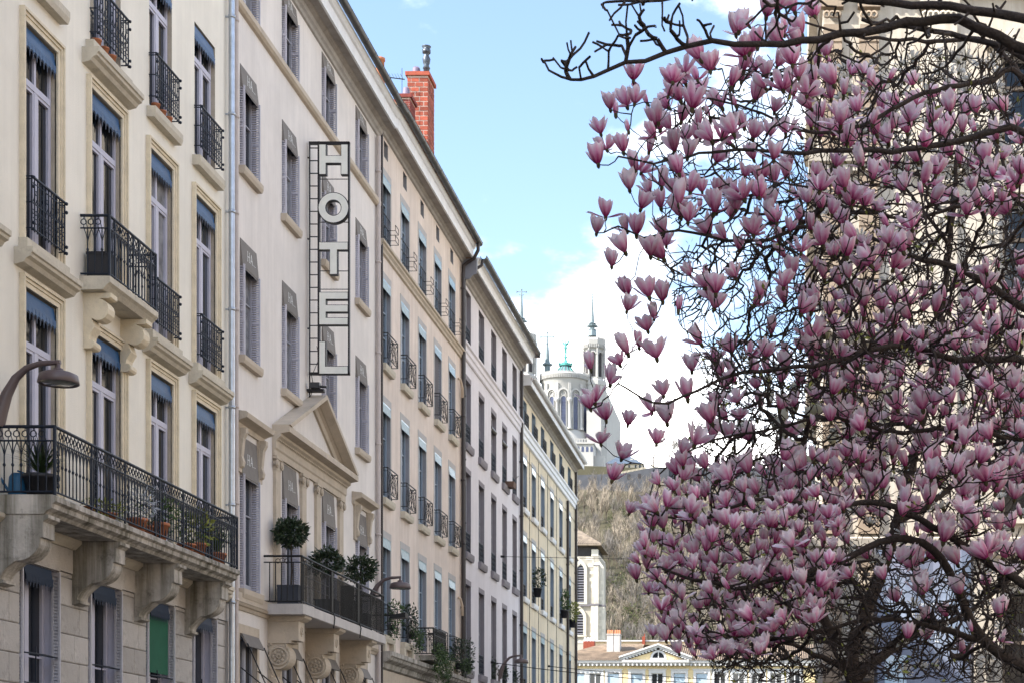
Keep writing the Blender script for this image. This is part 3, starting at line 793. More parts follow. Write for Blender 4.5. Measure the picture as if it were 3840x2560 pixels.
for y in (40.02, 43.15, 46.5):                                 # carved consoles
    mb = MB(); w = .50
    mb.py([(0, 0), (.86, 0), (.84, -.05), (.76, -.10), (.72, -.12), (0, -.12)], y - .04, y + w + .04, x0=X, z0=5.622)
    mb.py([(0, 0), (.70, 0), (.70, -.44), (0, -.44)], y, y + w, x0=X, z0=5.50)
    mb.lathe([(0, .10), (.05, .09), (.09, .05), (.10, 0)], 12, (0, 0, 0)) if False else None
    mb.py([(0, 0), (.52, 0), (.56, -.04), (.52, -.06), (0, -.06)], y - .03, y + w + .03, x0=X, z0=5.06)
    pr = [(0, 0), (.44, 0)] + [(.24 + .27 * math.cos(t), -.30 + .29 * math.sin(t)) for t in [math.pi*.28 - math.pi*.86*i/10 for i in range(11)]] + [(.16, -.66), (.10, -.76)] + [(.12 + .09*math.cos(t), -.88 + .09*math.sin(t)) for t in [math.pi*.4 - math.pi*.9*i/6 for i in range(7)]] + [(0, -1.0)]
    mb.py(pr, y, y + w, x0=X, z0=5.0)
    ys = y - .012                                              # relief on the near cheek: rosette, leaves
    c = (X + .25, ys, 4.70)
    mb.ring(c, (1, 0, 0), (0, 0, 1), .20, .030, 16, 4); mb.ring(c, (1, 0, 0), (0, 0, 1), .045, .030, 8, 4)
    for k in range(8):
        a = k * math.pi / 4; mb.lathe([(0, -.05), (.030, -.02), (.034, .02), (0, .05)], 5, (c[0] + .115 * math.cos(a), ys, c[2] + .115 * math.sin(a)))
    for (dx, dz) in ((.03, .25), (.08, .27), (.42, .24), (.47, .17), (.04, -.2), (.07, -.28), (.10, -.36), (.05, .1), (.03, 0), (.15, -.28), (.08, -.46)):
        mb.lathe([(0, -.05), (.035, 0), (0, .05)], 6, (X + dx, ys, 4.70 + dz))
    for k in range(6):
        mb.ring((X + .705, y + w/2, 5.28), (0, 1, 0), (0, 0, 1), .03 + .025 * k % .12, .012, 10, 3) if k in (1, 3) else None
    part('bracket', mb, m_hstone, hotel)

# ---------------------------------------------------------------- HOTEL sign
SY = 43.35; sx0, sx1, sm = -11.76, -10.76, -11.50
sign = thing('hotel_sign', 'tall vertical HOTEL sign of pale block letters in a black frame', 'sign', (X, SY, 11.8))
mb = MB(); z0s, z1s = 11.88, 17.60; t = .022
mb.box(sx0, sx1, SY - .05, SY + .05, z1s - .06, z1s); mb.box(sx0, sx1, SY - .05, SY + .05, z0s, z0s + .06)
mb.box(sx0, sx0 + .025, SY - .03, SY + .03, z0s, z1s); mb.box(sm - .04, sm + .01, SY - .06, SY + .06, z0s, z1s); mb.box(sx1 - .035, sx1, SY - .05, SY + .05, z0s, z1s)
part('frame', mb, m_signside, sign)
mb = MB()
for k in range(18): z = z0s + .26 + k * .312; mb.box(sx0 + .02, sm - .04, SY - .014, SY + .014, z, z + .02)
for z in (15.62, 14.42, 14.52 - .55, 13.45, 16.68): mb.box(sm, sx1 - .03, SY - .01, SY + .01, z, z + .016)
part('rungs', mb, m_signside, sign)
mb = MB(); mb.tube([(sx0 + .01, SY, z0s), (sx0 + .01, SY, 11.32)], .02, 5); mb.tube([(sx0 + .06, SY - .05, z0s + .05), (sx0 + .12, SY - .06, 11.6), (sx0 + .05, SY - .05, 11.35)], .010, 4)
mb.tube([(sx0 + .2, SY - .05, z0s + .7), (sx0 + .26, SY - .05, z0s + .4), (sx0 + .1, SY - .05, z0s + .02)], .008, 4)
mb.box(X + .0, X + .42, SY - .10, SY + .08, 11.46, 11.52)
for z in (13, 15.2, 17.2): mb.box(X - .02, sx0 + .02, SY - .02, SY + .02, z, z + .03)
part('mount', mb, m_signside, sign)
mb = MB(); mb.box(X + .1, X + .34, SY - .2, SY - .05, 11.53, 11.66); mb.tube([(X + .12, SY - .1, 11.6), (X + .5, SY - .1, 11.56)], .03, 6); part('junction_box', mb, m_gutter, sign)
xl, xr = sm + .012, sx1 - .036
def letter(polys, z0, z1):
    mb = MB(); H = z1 - z0; W_ = xr - xl
    for pl in polys:
        n = len(pl); P = [Vector((xl + a * W_, z0 + b * H)) for a, b in pl]; off = []
        area = sum(P[i - 1].x * P[i].y - P[i].x * P[i - 1].y for i in range(n))
        for i in range(n):                                      # black casing a little larger than the pale face
            d1 = (P[i] - P[i - 1]).normalized(); d2 = (P[(i + 1) % n] - P[i]).normalized(); sg = 1 if area > 0 else -1
            off.append(P[i] + (Vector((d1.y, -d1.x)) + Vector((d2.y, -d2.x))) * .016 * sg)
        v = [(p.x, SY + s_, p.y) for s_ in (-.075, .06) for p in off]
        mb.add(v, [(i, (i + 1) % n, n + (i + 1) % n, n + i) for i in range(n)] + [tuple(range(n)), tuple(range(n, 2*n))], 1)
        f = [(p.x, SY + s_, p.y) for s_ in (-.087, -.07) for p in P]
        mb.add(f, [tuple(range(n))], 0); mb.add(f, [(i, (i + 1) % n, n + (i + 1) % n, n + i) for i in range(n)], 0)
    return mb
def zpx(py): return EYE + (PY - py) * SY / F
part('letter', letter([[(0, 0), (.22, 0), (.22, .385), (.78, .385), (.78, 0), (1, 0), (1, 1), (.78, 1), (.78, .615), (.22, .615), (.22, 1), (0, 1)]], zpx(658), zpx(548)), [m_signface, m_signside], sign)
n = 28; mb = MB(); zc, Ro, Ri = (zpx(728) + zpx(840)) / 2, .365, .20; xc = (xl + xr) / 2
for y, m_, rr in ((SY - .087, 0, 0), (SY - .075, 1, .02), (SY + .06, 1, .02)):
    v = [(xc + r * math.cos(2*math.pi*i/n), y, zc + r * math.sin(2*math.pi*i/n)) for r in (Ro + rr, Ri - rr) for i in range(n)]
    mb.add(v, [(i, (i+1) % n, n + (i+1) % n, n + i) for i in range(n)], m_)
for r in (Ro + .02, Ri - .02):
    v = [(xc + r * math.cos(2*math.pi*i/n), y, zc + r * math.sin(2*math.pi*i/n)) for y in (SY - .075, SY + .06) for i in range(n)]
    mb.add(v, [(i, (i+1) % n, n + (i+1) % n, n + i) for i in range(n)], 1)
part('letter', mb, [m_signface, m_signside], sign)
part('letter', letter([[(.38, 0), (.62, 0), (.62, .78), (1, .78), (1, 1), (0, 1), (0, .78), (.38, .78)]], zpx(1032), zpx(914)), [m_signface, m_signside], sign)
part('letter', letter([[(0, 0), (1, 0), (1, .20), (.22, .20), (.22, .40), (1, .40), (1, .60), (.22, .60), (.22, .80), (1, .80), (1, 1), (0, 1)]], zpx(1220), zpx(1101)), [m_signface, m_signside], sign)
part('letter', letter([[(0, 0), (1, 0), (1, .22), (.20, .22), (.20, 1), (0, 1)]], zpx(1402), zpx(1284)), [m_signface, m_signside], sign)
# ---------------------------------------------------------------- salmon building
style('salmon', dep=.18, mat=m_bframe, transom=None, bars=2, fw=.07)
style('vent', dep=.20, mat=M('vent_wood', (.10, .045, .02), .8, .2, 5), transom=None, bars=0, fw=.05)
salmon = thing('apartment_building', 'salmon stuccoed building with scalloped pale tin valances and a tall brick chimney', 'building', (X, 57.3, 0))
sc_ = [51.82, 54.40, 56.98, 59.52, 62.02]
rowsS = [(17.60, 19.66), (14.10, 16.62), (10.20, 13.02), (6.20, 9.08)]
holes = [(c - .57, c + .57, a, b) for c in sc_ for a, b in rowsS] + [(c - .26, c + .26, 20.22, 20.70) for c in sc_] + [(c - .9, c + .9, 1.6, 4.6) for c in sc_]
mb = MB(); wall_grid(mb, X, 50.8, 63.85, 0, 21.0, holes, .31); shell(mb, X, 50.8, 63.85, 0, 21.0)
part('wall', mb, [m_salmon, m_bjamb], salmon)
style('shop', dep=.30, mat=M('shop_frame', (.04, .035, .03), .5), transom=.72, bars=0)
for c in sc_:
    add_window(salmon, X, c - .26, c + .26, 20.22, 20.70, 'vent')
    add_window(salmon, X, c - .9, c + .9, 1.6, 4.6, 'shop')
for ri, (a, b) in enumerate(rowsS):
    for ci, c in enumerate(sc_):
        h = round(b - a, 3)
        win = add_window(salmon, X, c - .57, c + .57, a, b, 'salmon')
        sub(win, ('awning', 'tin'), lambda: tin_awning(1.10), m_tinlam, (0, 0, h - .01))
        sub(win, ('surround', 'salmon', h), lambda: flat_surround(1.14, h, .14, .10), m_sgrey)
        if ri == 0: sub(win, ('railing', 'bars'), lambda: bar_rail(1.14), m_iron2)
        elif not (ri == 3 and ci in (2,)):
            sub(win, ('railing', 'diamond'), lambda: diamond_rail(1.14), m_iron2)
            sub(win, ('sill', 'salmon'), lambda: plain_sill(1.14, .20, .15, .07), m_trim2)
        if (ri, ci) == (1, 3):                                   # slatted blind half way down
            def sl():
                m_ = MB()
                for k in range(26): m_.obox((-.10, 0, .12 + k * .088), (.05, 0, .026), (0, .54, 0), (0, 0, .005))
                return m_
            sub(win, ('louvre_blind',), sl, m_hframe)
        elif (ri, ci) in ((1, 2), (1, 4)):
            def dm():
                m_ = MB(); m_.box(-.16, -.15, -.55, .55, .05, h - .05)
                for k in range(14):
                    for s in (-1, 1): m_.tube([(-.145, -.55 if s > 0 else .55, .1 + k * .17), (-.145, .55 if s > 0 else -.55, .5 + k * .17)], .012, 3, cap=False)
                return m_
            sub(win, ('lattice_blind', h), dm, M('lattice_grey', (.085, .08, .075), .7))
mb = MB(); mb.py([(0, 0), (.16, 0), (.16, -.07), (.11, -.10), (.11, -.16), (.06, -.22), (.06, -.30), (0, -.33)], 50.85, 63.8, x0=X, z0=17.6); part('string_course', mb, m_hstone, salmon)
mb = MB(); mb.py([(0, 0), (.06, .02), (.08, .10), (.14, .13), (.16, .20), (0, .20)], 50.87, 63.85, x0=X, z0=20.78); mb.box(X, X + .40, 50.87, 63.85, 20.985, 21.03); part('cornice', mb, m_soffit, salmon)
mb = MB(); mb.py([(.38, 0), (.44, 0), (.45, .30), (.49, .33), (.55, .43), (.55, .47), (.38, .47)], 50.87, 63.85, x0=X, z0=20.96); part('fascia', mb, m_fascia, salmon)
mb = MB(); gutter(mb, X + .66, 21.50, 50.9, 63.9, .11); part('gutter', mb, m_gutter, salmon)
tiled_roof(salmon, X, 50.87, 63.85, 21.46)
mb = MB(); mb.tube([(X + .08, 50.92, .1), (X + .08, 50.92, 20.7)], .045, 8); part('drainpipe', mb, m_brownpipe, salmon)
mb = MB(); mb.tube([(X + .66, 63.55, 21.45), (X + .66, 63.55, 21.15), (X + .50, 63.55, 20.85), (X + .30, 63.6, 20.75), (X + .12, 63.62, 20.62), (X + .10, 63.62, 20.3), (X + .10, 63.62, .1)], .065, 9)
for z in np.arange(1.4, 20, 2.3): mb.lathe([(.065, -.03), (.085, -.03), (.085, .03), (.065, .03)], 9, (X + .10, 63.62, z))
part('drainpipe', mb, m_brownpipe, salmon)
for z in (16.45, 8.6):                                          # curled clay-coloured pipe ends by the drainpipe
    mb = MB(); mb.tube([(X + .02, 63.1, z), (X + .10, 63.15, z - .05), (X + .14, 63.3, z - .3), (X + .12, 63.42, z - .62)], .045, 7); part('pipe_end', mb, M('beige_pipe', (.50, .38, .28), .6), salmon)
# shop cornice and the little planted balcony
mb = MB(); mb.py([(0, 0), (.38, 0), (.38, -.13), (.33, -.16), (.30, -.24), (.14, -.32), (.10, -.46), (0, -.50)], 50.95, 63.7, x0=X, z0=5.70); part('shop_cornice', mb, m_slab, salmon)
mb = MB(); mb.py([(0, 0), (.04, 0), (.04, -.42), (0, -.42)], 50.95, 63.7, x0=X, z0=5.18); part('shop_frieze', mb, m_hstone, salmon)
AX = -11.24
mb = MB(); mb.py([(0, 0), (AX - X + .03, 0), (AX - X, -.16), (0, -.18)], 55.95, 58.0, x0=X, z0=5.98); part('balcony_slab', mb, m_slab, salmon)
balcony(salmon, X, AX, 56.0, 57.95, 5.98, .86, .12, m_iron2, arch_baluster, [56.5, 57.4])
for c in (sc_[0], sc_[1], sc_[4]):
    mb = MB()
    for s in (-1, 1):
        y0, y1 = sorted((c + s * .45, c + s * .68)); mb.box(X, X + .14, y0, y1, 5.71, 6.0)
    part('sill_block', mb, m_trim2, salmon)

# chimneys: hollow bricks laid one by one over a mortar core
def brick_stack(root, x0, x1, y0, y1, z0, z1, bw, bh, mat, cap_h, label=None, maxb=300, band=None, jt=.018):
    core = MB(); e = .014; core.box(x0 + e, x1 - e, y0 + e, y1 - e, z0 - 4.0, z1)
    ch = part('chimney', core, m_mortar, root)
    if label: ch['label'] = label
    n = 0; rows = int((z1 - z0) / bh)
    for j in range(rows - 1, -1, -1):
        z = z0 + j * bh
        for axis in (0, 1):                                     # front face, then the flank
            a, b = (x0, x1) if axis == 0 else (y0, y1)
            off = bw * (.5 if (j + axis) % 2 else 0.0); cuts = [a]
            t = a + off if off else a + bw
            while t < b - .05: cuts.append(t + random.uniform(-.01, .01)); t += bw
            cuts.append(b)
            for p, q in zip(cuts, cuts[1:]):
                if q - p < .03 or n >= maxb: continue
                w = round(q - p - jt, 2); h = round(bh - jt, 3)
                if axis == 0:
                    f = lambda: MB().box(0, w, 0, .03, 0, h); o = link('brick', cached(('brick', 0, w, h, mat.name), f, mat), ch, Vector((p + .009, y0 - .001 + random.uniform(0, .005), z + .009)) - wloc(ch))
                else:
                    f = lambda: MB().box(-.03, 0, 0, w, 0, h); o = link('brick', cached(('brick', 1, w, h, mat.name), f, mat), ch, Vector((x1 + .001 - random.uniform(0, .005), p + .009, z + .009)) - wloc(ch))
                n += 1
    cap = MB(); cap.box(x0 - .06, x1 + .06, y0 - .06, y1 + .06, z1 + .002, z1 + cap_h)
    link('coping', cap.mesh('coping', mat, wloc(ch)), ch)
    if band:
        bd = MB(); bd.box(x0 - .012, x1 + .012, y0 - .012, y1 + .012, band, band + .05); link('band', bd.mesh('band', m_zinc, wloc(ch)), ch)
    return ch
ch1 = brick_stack(salmon, -13.78, -13.02, 64.0 - .1, 65.05, 23.0, 27.60, .30, .175, m_brick, .14, 'tall orange red brick chimney shaft', 290, 24.32, .034)
mb = MB(); mb.lathe([(.17, 0), (.14, .30), (.11, .36), (.11, .30), (0, .3)], 12, (-13.55, 64.4, 27.74)); link('chimney_pot', mb.mesh('chimney_pot', M('violet_pot', (.16, .13, .19), .6), wloc(ch1)), ch1)
mb = MB(); mb.lathe([(.11, 0), (.11, .30), (.14, .32), (.09, .42), (.13, .52), (.15, .66), (.10, .78), (.09, .86), (.15, .88), (.16, 1.0), (.08, 1.02), (.17, 1.10), (.17, 1.13), (0, 1.14)], 12, (-13.18, 64.4, 27.74)); link('cowl', mb.mesh('cowl', M('cowl_zinc', (.075, .09, .11), .4, metal=.5), wloc(ch1)), ch1)
ch2 = brick_stack(salmon, -13.36, -12.96, 60.6, 61.45, 22.9, 25.50, .22, .075, m_brickd, .12, 'low dark red brick chimney', 280)
mb = MB(); mb.lathe([(.15, 0), (.11, .30), (.08, .34), (0, .3)], 12, (-13.16, 60.9, 25.62)); link('chimney_pot', mb.mesh('chimney_pot', MATS['violet_pot'], wloc(ch2)), ch2)
ch3 = brick_stack(salmon, -13.62, -13.40, 60.9, 61.45, 23.5, 25.44, .22, .075, m_brickd, .10, None, 120)
mb = MB(); mb.lathe([(.11, 0), (.09, .24), (.08, .28), (0, .26)], 12, (-13.5, 61.1, 25.54)); link('chimney_pot', mb.mesh('chimney_pot', m_iron, wloc(ch3)), ch3)
# hotel's terracotta flue and vent
mb = MB(); mb.lathe([(.16, 0), (.14, 2.2), (.13, 2.5), (.16, 2.52), (.16, 2.60), (.12, 2.62), (.11, 2.5), (0, 2.5)], 12, (-12.75, 55.2, 22.0)); part('chimney_pot', mb, m_terra, salmon)
mb = MB(); mb.tube([(-12.45, 47.5, 22.0), (-12.45, 47.5, 22.55)], .05, 7); mb.lathe([(.05, 0), (.10, .03), (.10, .10), (0, .12)], 8, (-12.45, 47.5, 22.5)); part('roof_vent', mb, m_iron2, hotel)
an = thing('antenna', 'thin dark television aerial with short cross rods beside the tall brick chimney', 'antenna', (-13.9, 63.6, 25.2))
mb = MB(); mb.tube([(-13.9, 63.6, 25.2), (-13.9, 63.6, 27.75)], .012, 4); mb.tube([(-14.75, 63.5, 27.42), (-13.82, 63.7, 27.38)], .02, 4)
for k in range(9): mb.tube([(-14.7 + k * .1, 63.3, 27.42), (-14.7 + k * .1, 63.72, 27.42)], .008, 3)
mb.tube([(-14.75, 63.5, 27.36), (-14.75, 63.5, 27.50)], .012, 4); part('aerial', mb, m_iron2, an)

# ---------------------------------------------------------------- white building
style('lilac', dep=.23, mat=m_hframe, transom=None, bars=1, one=True)
lilac = thing('apartment_building', 'plain lilac white building with mauve stone window frames between two dark drainpipes', 'building', (X, 71, 0))
lc = [65.15, 68.06, 70.90, 73.62, 76.35]
rowsL = [(18.02, 20.10), (14.44, 16.80), (10.44, 13.40), (6.12, 9.28), (2.0, 4.9)]
holes = [(c - .62, c + .62, a, b) for c in lc for a, b in rowsL]
mb = MB(); wall_grid(mb, X, 63.85, 77.98, 0, 20.6, holes, .28); shell(mb, X, 63.85, 77.98, 0, 20.6)
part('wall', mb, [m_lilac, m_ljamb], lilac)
for ri, (a, b) in enumerate(rowsL):
    for ci, c in enumerate(lc):
        h = round(b - a, 3); win = add_window(lilac, X, c - .62, c + .62, a, b, 'lilac')
        if ri > 0:
            sub(win, ('surround', 'lilac', h), lambda: flat_surround(1.24, h, .13, .0 if ri else .1), m_ljamb)
            sub(win, ('sill', 'lilac'), lambda: plain_sill(1.24, .26, .12, .12), m_ljamb)
        sub(win, ('railing', 'lilac'), lambda: scroll_rail(1.24, -.04, .78), m_iron)
        if (ri, ci) in ((1, 2), (1, 3)):
            sub(win, ('rolled_blind',), lambda: MB().tube([(-.05, -.6, 1.75), (-.05, .6, 1.75)], .09, 8), m_brownpipe)
mb = MB(); mb.py([(0, 0), (.17, 0), (.17, -.08), (.11, -.13), (.11, -.30), (.07, -.34), (.07, -.52), (.03, -.56), (0, -.56)], 63.9, 77.95, x0=X, z0=18.02); part('string_course', mb, m_lilac, lilac)
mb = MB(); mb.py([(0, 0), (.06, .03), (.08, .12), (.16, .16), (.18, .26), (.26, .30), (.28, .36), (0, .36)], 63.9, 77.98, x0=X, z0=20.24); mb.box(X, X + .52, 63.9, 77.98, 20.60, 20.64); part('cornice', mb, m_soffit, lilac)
mb = MB(); mb.py([(.50, 0), (.56, 0), (.57, .30), (.61, .33), (.66, .42), (.66, .45), (.50, .45)], 63.92, 77.98, x0=X, z0=20.56); part('fascia', mb, m_fascia, lilac)
mb = MB(); gutter(mb, X + .78, 21.06, 63.95, 78.05, .12); mb.box(X + .62, X + .86, 78.05, 78.2, 20.9, 21.1); part('gutter', mb, m_gutter, lilac)
mb = MB(); mb.tube([(X + .74, 64.05, 20.95), (X + .70, 64.02, 20.75), (X + .45, 63.98, 20.55), (X + .16, 63.92, 20.4), (X + .09, 63.92, 20.1), (X + .09, 63.92, .1)], .055, 8)
for z in np.arange(2.2, 20, 2.3): mb.lathe([(.055, -.03), (.072, -.03), (.072, .03), (.055, .03)], 8, (X + .09, 63.92, z))
part('drainpipe', mb, m_brownpipe, lilac)
mb = MB(); mb.py([(0, 0), (.30, .02), (.42, .16), (.55, .2), (.55, .75), (0, .75)], 63.86, 63.90, x0=X, z0=20.2); part('gable_board', mb, M('grey_board', (.22, .22, .25), .7), lilac)
tiled_roof(lilac, X, 63.9, 77.98, 20.92)
mb = MB(); mb.tube([(X + .10, 77.7, .1), (X + .10, 77.7, 20.2)], .075, 9)
for z in np.arange(1.8, 20, 2.4): mb.lathe([(.075, -.03), (.095, -.03), (.095, .03), (.075, .03)], 9, (X + .10, 77.7, z))
part('drainpipe', mb, m_brownpipe, lilac)

# ---------------------------------------------------------------- yellow building at the end of the row
style('yellow', dep=.22, mat=m_bframe, transom=None, bars=1, one=True)
yel = thing('apartment_building', 'ochre yellow building with blue grey window reveals at the far end of the row', 'building', (X, 88, 0))
yc = [79.25, 82.10, 85.10, 88.45, 91.95, 95.55]
rowsY = [(17.92, 19.22), (14.34, 16.72), (10.36, 13.22), (6.12, 9.14), (2.0, 4.9)]
holes = [(c - .62, c + .62, a, b) for c in yc for a, b in rowsY]
mb = MB(); wall_grid(mb, X, 77.98, 98.05, 0, 19.7, holes, .27); shell(mb, X, 77.98, 98.05, 0, 19.7)
part('wall', mb, [m_yellow, m_bframe], yel)
for ri, (a, b) in enumerate(rowsY):
    for ci, c in enumerate(yc):
        h = round(b - a, 3); win = add_window(yel, X, c - .62, c + .62, a, b, 'yellow')
        if ri: 
            sub(win, ('awning', 'ytin'), lambda: tin_awning(1.18, .38, 8), m_tinlam, (0, 0, h - .01))
            sub(win, ('surround', 'yellow', h), lambda: flat_surround(1.24, h, .10, .09), m_sgrey)
            sub(win, ('sill', 'yellow'), lambda: plain_sill(1.24, .22, .14, .10), m_fascia)
        if ri == 0: sub(win, ('railing', 'yscroll'), lambda: scroll_rail(1.24, .10, .72), m_iron2)
        elif ri == 3 or ri == 2 or ri == 1:
            sub(win, ('railing', 'ybars'), lambda: scroll_rail(1.24, -.06, .62, 5), m_iron2)
mb = MB(); mb.py([(0, 0), (.20, 0), (.20, -.08), (.14, -.14), (.14, -.34), (.09, -.38), (.09, -.56), (.03, -.60), (0, -.60)], 78.02, 98.0, x0=X, z0=17.92); part('string_course', mb, m_fascia, yel)
mb = MB(); mb.py([(0, 0), (.06, .03), (.08, .10), (.16, .16), (.18, .24), (.26, .28), (0, .28)], 78.0, 98.1, x0=X, z0=19.36); mb.box(X, X + .46, 78.0, 98.2, 19.64, 19.68); part('cornice', mb, m_soffit, yel)
mb = MB(); mb.box(X + .46, X + .50, 78.0, 98.2, 19.61, 19.87); mb.box(X + .49, X + .54, 78.0, 98.2, 19.872, 19.95); mb.box(X, X + .46, 77.99, 78.03, 19.64, 20.1); part('fascia', mb, m_fascia, yel)
mb = MB(); gutter(mb, X + .60, 19.98, 78.0, 98.2, .09); part('gutter', mb, m_fascia, yel)
tiled_roof(yel, X, 78.05, 98.1, 19.9)
for y, top in ((97.8, 19.4), (94.1, 17.2)):
    mb = MB(); mb.tube([(X + .10, y, .1), (X + .10, y, top)], .075, 9)
    for z in np.arange(1.8, top, 2.4): mb.lathe([(.075, -.03), (.095, -.03), (.095, .03), (.075, .03)], 9, (X + .10, y, z))
    part('drainpipe', mb, m_brownpipe, yel)
mb = MB()
for a, b in rowsY[1:4]: mb.tube([(X + .02, 78, b - .05), (X + .02, 98, b - .05)], .012, 4); mb.tube([(X + .02, 78, a - .22), (X + .02, 98, a - .22)], .010, 4)
for y in (80.7, 83.6, 86.8, 90.2): mb.tube([(X + .012, y, 2), (X + .012, y, 17.3)], .014, 4)
part('facade_cables', mb, m_brownpipe, yel)

# ---------------------------------------------------------------- the street goes on behind the camera on the same side
nb = thing('apartment_building', 'long plain beige building of the same street before the cream one', 'building', (X, -20, 0))
holes = [(y - .6, y + .6, z, z + 2.6) for y in np.arange(-56, 8, 3.2) for z in (6, 9.8, 13.4, 16.8)]
mb = MB(); wall_grid(mb, X, -60, 9.98, 0, 20.4, holes, .3); shell(mb, X, -60, 9.98, 0, 20.4); part('wall', mb, [m_hotel, m_hjamb], nb)
for h in holes: add_window(nb, X, h[0], h[1], h[2], h[3], 'lilac')
tiled_roof(nb, X, -60, 9.98, 20.42, pitch=.5)
# ---------------------------------------------------------------- pedimented building closing the street
EYd = 165.0
def ex(px, Y=EYd): return (px - PX) * Y / F
def ez(py, Y=EYd): return EYE + (PY - py) * Y / F
m_eyel = M('end_yellow', (.60, .48, .27), .9, .06, .3, .2, 10)
m_ewhite = M('end_stone', (.50, .50, .50), .85, .06, .5)
m_etile = M('end_tile', (.27, .20, .14), .85, .4, 1.2, .3, 4, dirt=.4)
m_eblind = M('pale_blue_blind', (.34, .43, .50), .6, .08, 1)
end = thing('pedimented_building', 'yellow building with a small pediment and tiled roof across the end of the street', 'building', (-8, EYd, 0))
zE = ez(2482)
wx = [2118, 2170, 2232, 2300, 2388, 2465, 2548, 2632, 2700, 2770, 2840, 2910, 2980]
eh = []
for p in wx:
    for k in range(4):
        zt = ez(2522) - k * 3.6; eh.append((ex(p) - .55, ex(p) + .55, zt - 2.1, zt))
class Rot:                                                     # facade kit turned to face the camera
    pass
mb = MB(); tmp = MB(); wall_grid(tmp, 0, ex(2040), ex(3160), 0, zE, [(a, b, c, d) for a, b, c, d in eh], .3)
mb.v = [(y, EYd - x, z) for x, y, z in tmp.v]; mb.f, mb.m, mb.s = tmp.f, tmp.m, tmp.s
mb.box(ex(2040), ex(3160), EYd + .3, EYd + 12, 0, zE)
part('wall', mb, [m_eyel, m_ewhite], end)
def ewin():
    m_ = MB(); w, h = 1.1, 2.1
    for a, b, c, d in ((-w/2, -w/2 + .07, 0, h), (w/2 - .07, w/2, 0, h), (-.05, .05, .07, h - .07), (-w/2 + .07, w/2 - .07, 0, .07), (-w/2 + .07, w/2 - .07, h - .07, h)): m_.box(a, b, .10, .16, c, d)
    return m_
def epane(): return MB().box(-.5, .5, .14, .15, .05, 2.05)
def esur():
    m_ = MB()
    for s in (-1, 1): y0, y1 = sorted((s * .55, s * .80)); m_.box(y0, y1, -.05, .02, -.1, 2.1)
    m_.box(-.80, .80, -.05, .02, 2.1, 2.4); m_.box(-.88, .88, -.10, .02, 2.40, 2.5); m_.box(-.85, .85, -.12, .02, -.22, -.1)
    return m_
def ebl():
    m_ = MB(); m_.box(-.48, .48, .08, .095, .6, 2.04)
    for k in range(8): m_.add([(-.48 + k*.12, .08, .6), (-.36 + k*.12, .08, .6), (-.42 + k*.12, .08, .5)], [(0, 1, 2)])
    return m_
for i, (a, b, c, d) in enumerate(eh):
    w_ = link('window', cached(('window', 'end'), ewin, m_ewhite), end, Vector(((a + b)/2, EYd, c)) - wloc(end))
    sub(w_, ('pane', 'end'), epane, m_glass); sub(w_, ('surround', 'end'), esur, m_ewhite)
    if i % 4 == 0 and i // 4 in (0, 1, 3, 4, 6, 7): sub(w_, ('blind', 'end'), ebl, m_eblind)
xa, xb, xm = ex(2335), ex(2585), ex(2470)
mb = MB()
for x0, x1, e in ((ex(2040), xa, 0), (xa, xb, .25), (xb, ex(3160), 0)):
    mb.prism([(0, 0), (.15, 0), (.2, .2), (.5, .25), (.55, .5), (0, .5)], lambda a, b, t, e=e: (t, EYd - a - e, zE - .30 + b), x0, x1)
    n = int((x1 - x0) / .4)
    for k in range(n): mb.box(x0 + (k + .3) * .4, x0 + (k + .65) * .4, EYd - .45 - e, EYd - e, zE - .34, zE - .14)
part('cornice', mb, m_ewhite, end)
zA = ez(2436)
mb = MB(); mb.add([(xa + .3, EYd - .26, zE + .2), (xb - .3, EYd - .26, zE + .2), (xm, EYd - .26, zA)], [(0, 1, 2)]); part('tympanum', mb, m_eyel, end)
mb = MB()
for s, x0 in ((-1, xa - .3), (1, xb + .3)):
    P0, P1 = Vector((x0, 0, zE + .2)), Vector((xm, 0, zA + .25))
    for e0, e1, th0, th1 in ((.05, .75, .18, .34), (.05, .55, -.02, .17)):
        v = [(p.x, EYd - e, p.z + th) for p in (P0, P1) for e, th in ((e0, th0), (e1, th0), (e1, th1), (e0, th1))]
        mb.add(v, [(0, 1, 5, 4), (1, 2, 6, 5), (2, 3, 7, 6), (3, 0, 4, 7), (0, 3, 2, 1), (4, 5, 6, 7)])
    for k in range(12):
        p = P0.lerp(P1, (k + .6) / 12.5); mb.box(p.x - .1, p.x + .1, EYd - .5, EYd - .05, p.z - .16, p.z - .03)
part('raking_cornice', mb, m_ewhite, end)
mb = MB(); c = (xm, EYd - .28, zE + .45)
v = [(xm + r * math.cos(math.pi * i / 12), EYd - .30, zE + .4 + r * math.sin(math.pi * i / 12)) for r in (.75, .55) for i in range(13)]
mb.add(v, [(i, i + 1, 14 + i, 13 + i) for i in range(12)], 0); mb.box(xm - .78, xm + .78, EYd - .36, EYd - .27, zE + .26, zE + .40)
mb.add(v[13:], [tuple(range(13))], 1); mb.box(xm - .04, xm + .04, EYd - .33, EYd - .28, zE + .4, zE + .95)
part('lunette_window', mb, [m_ewhite, m_glass], end)
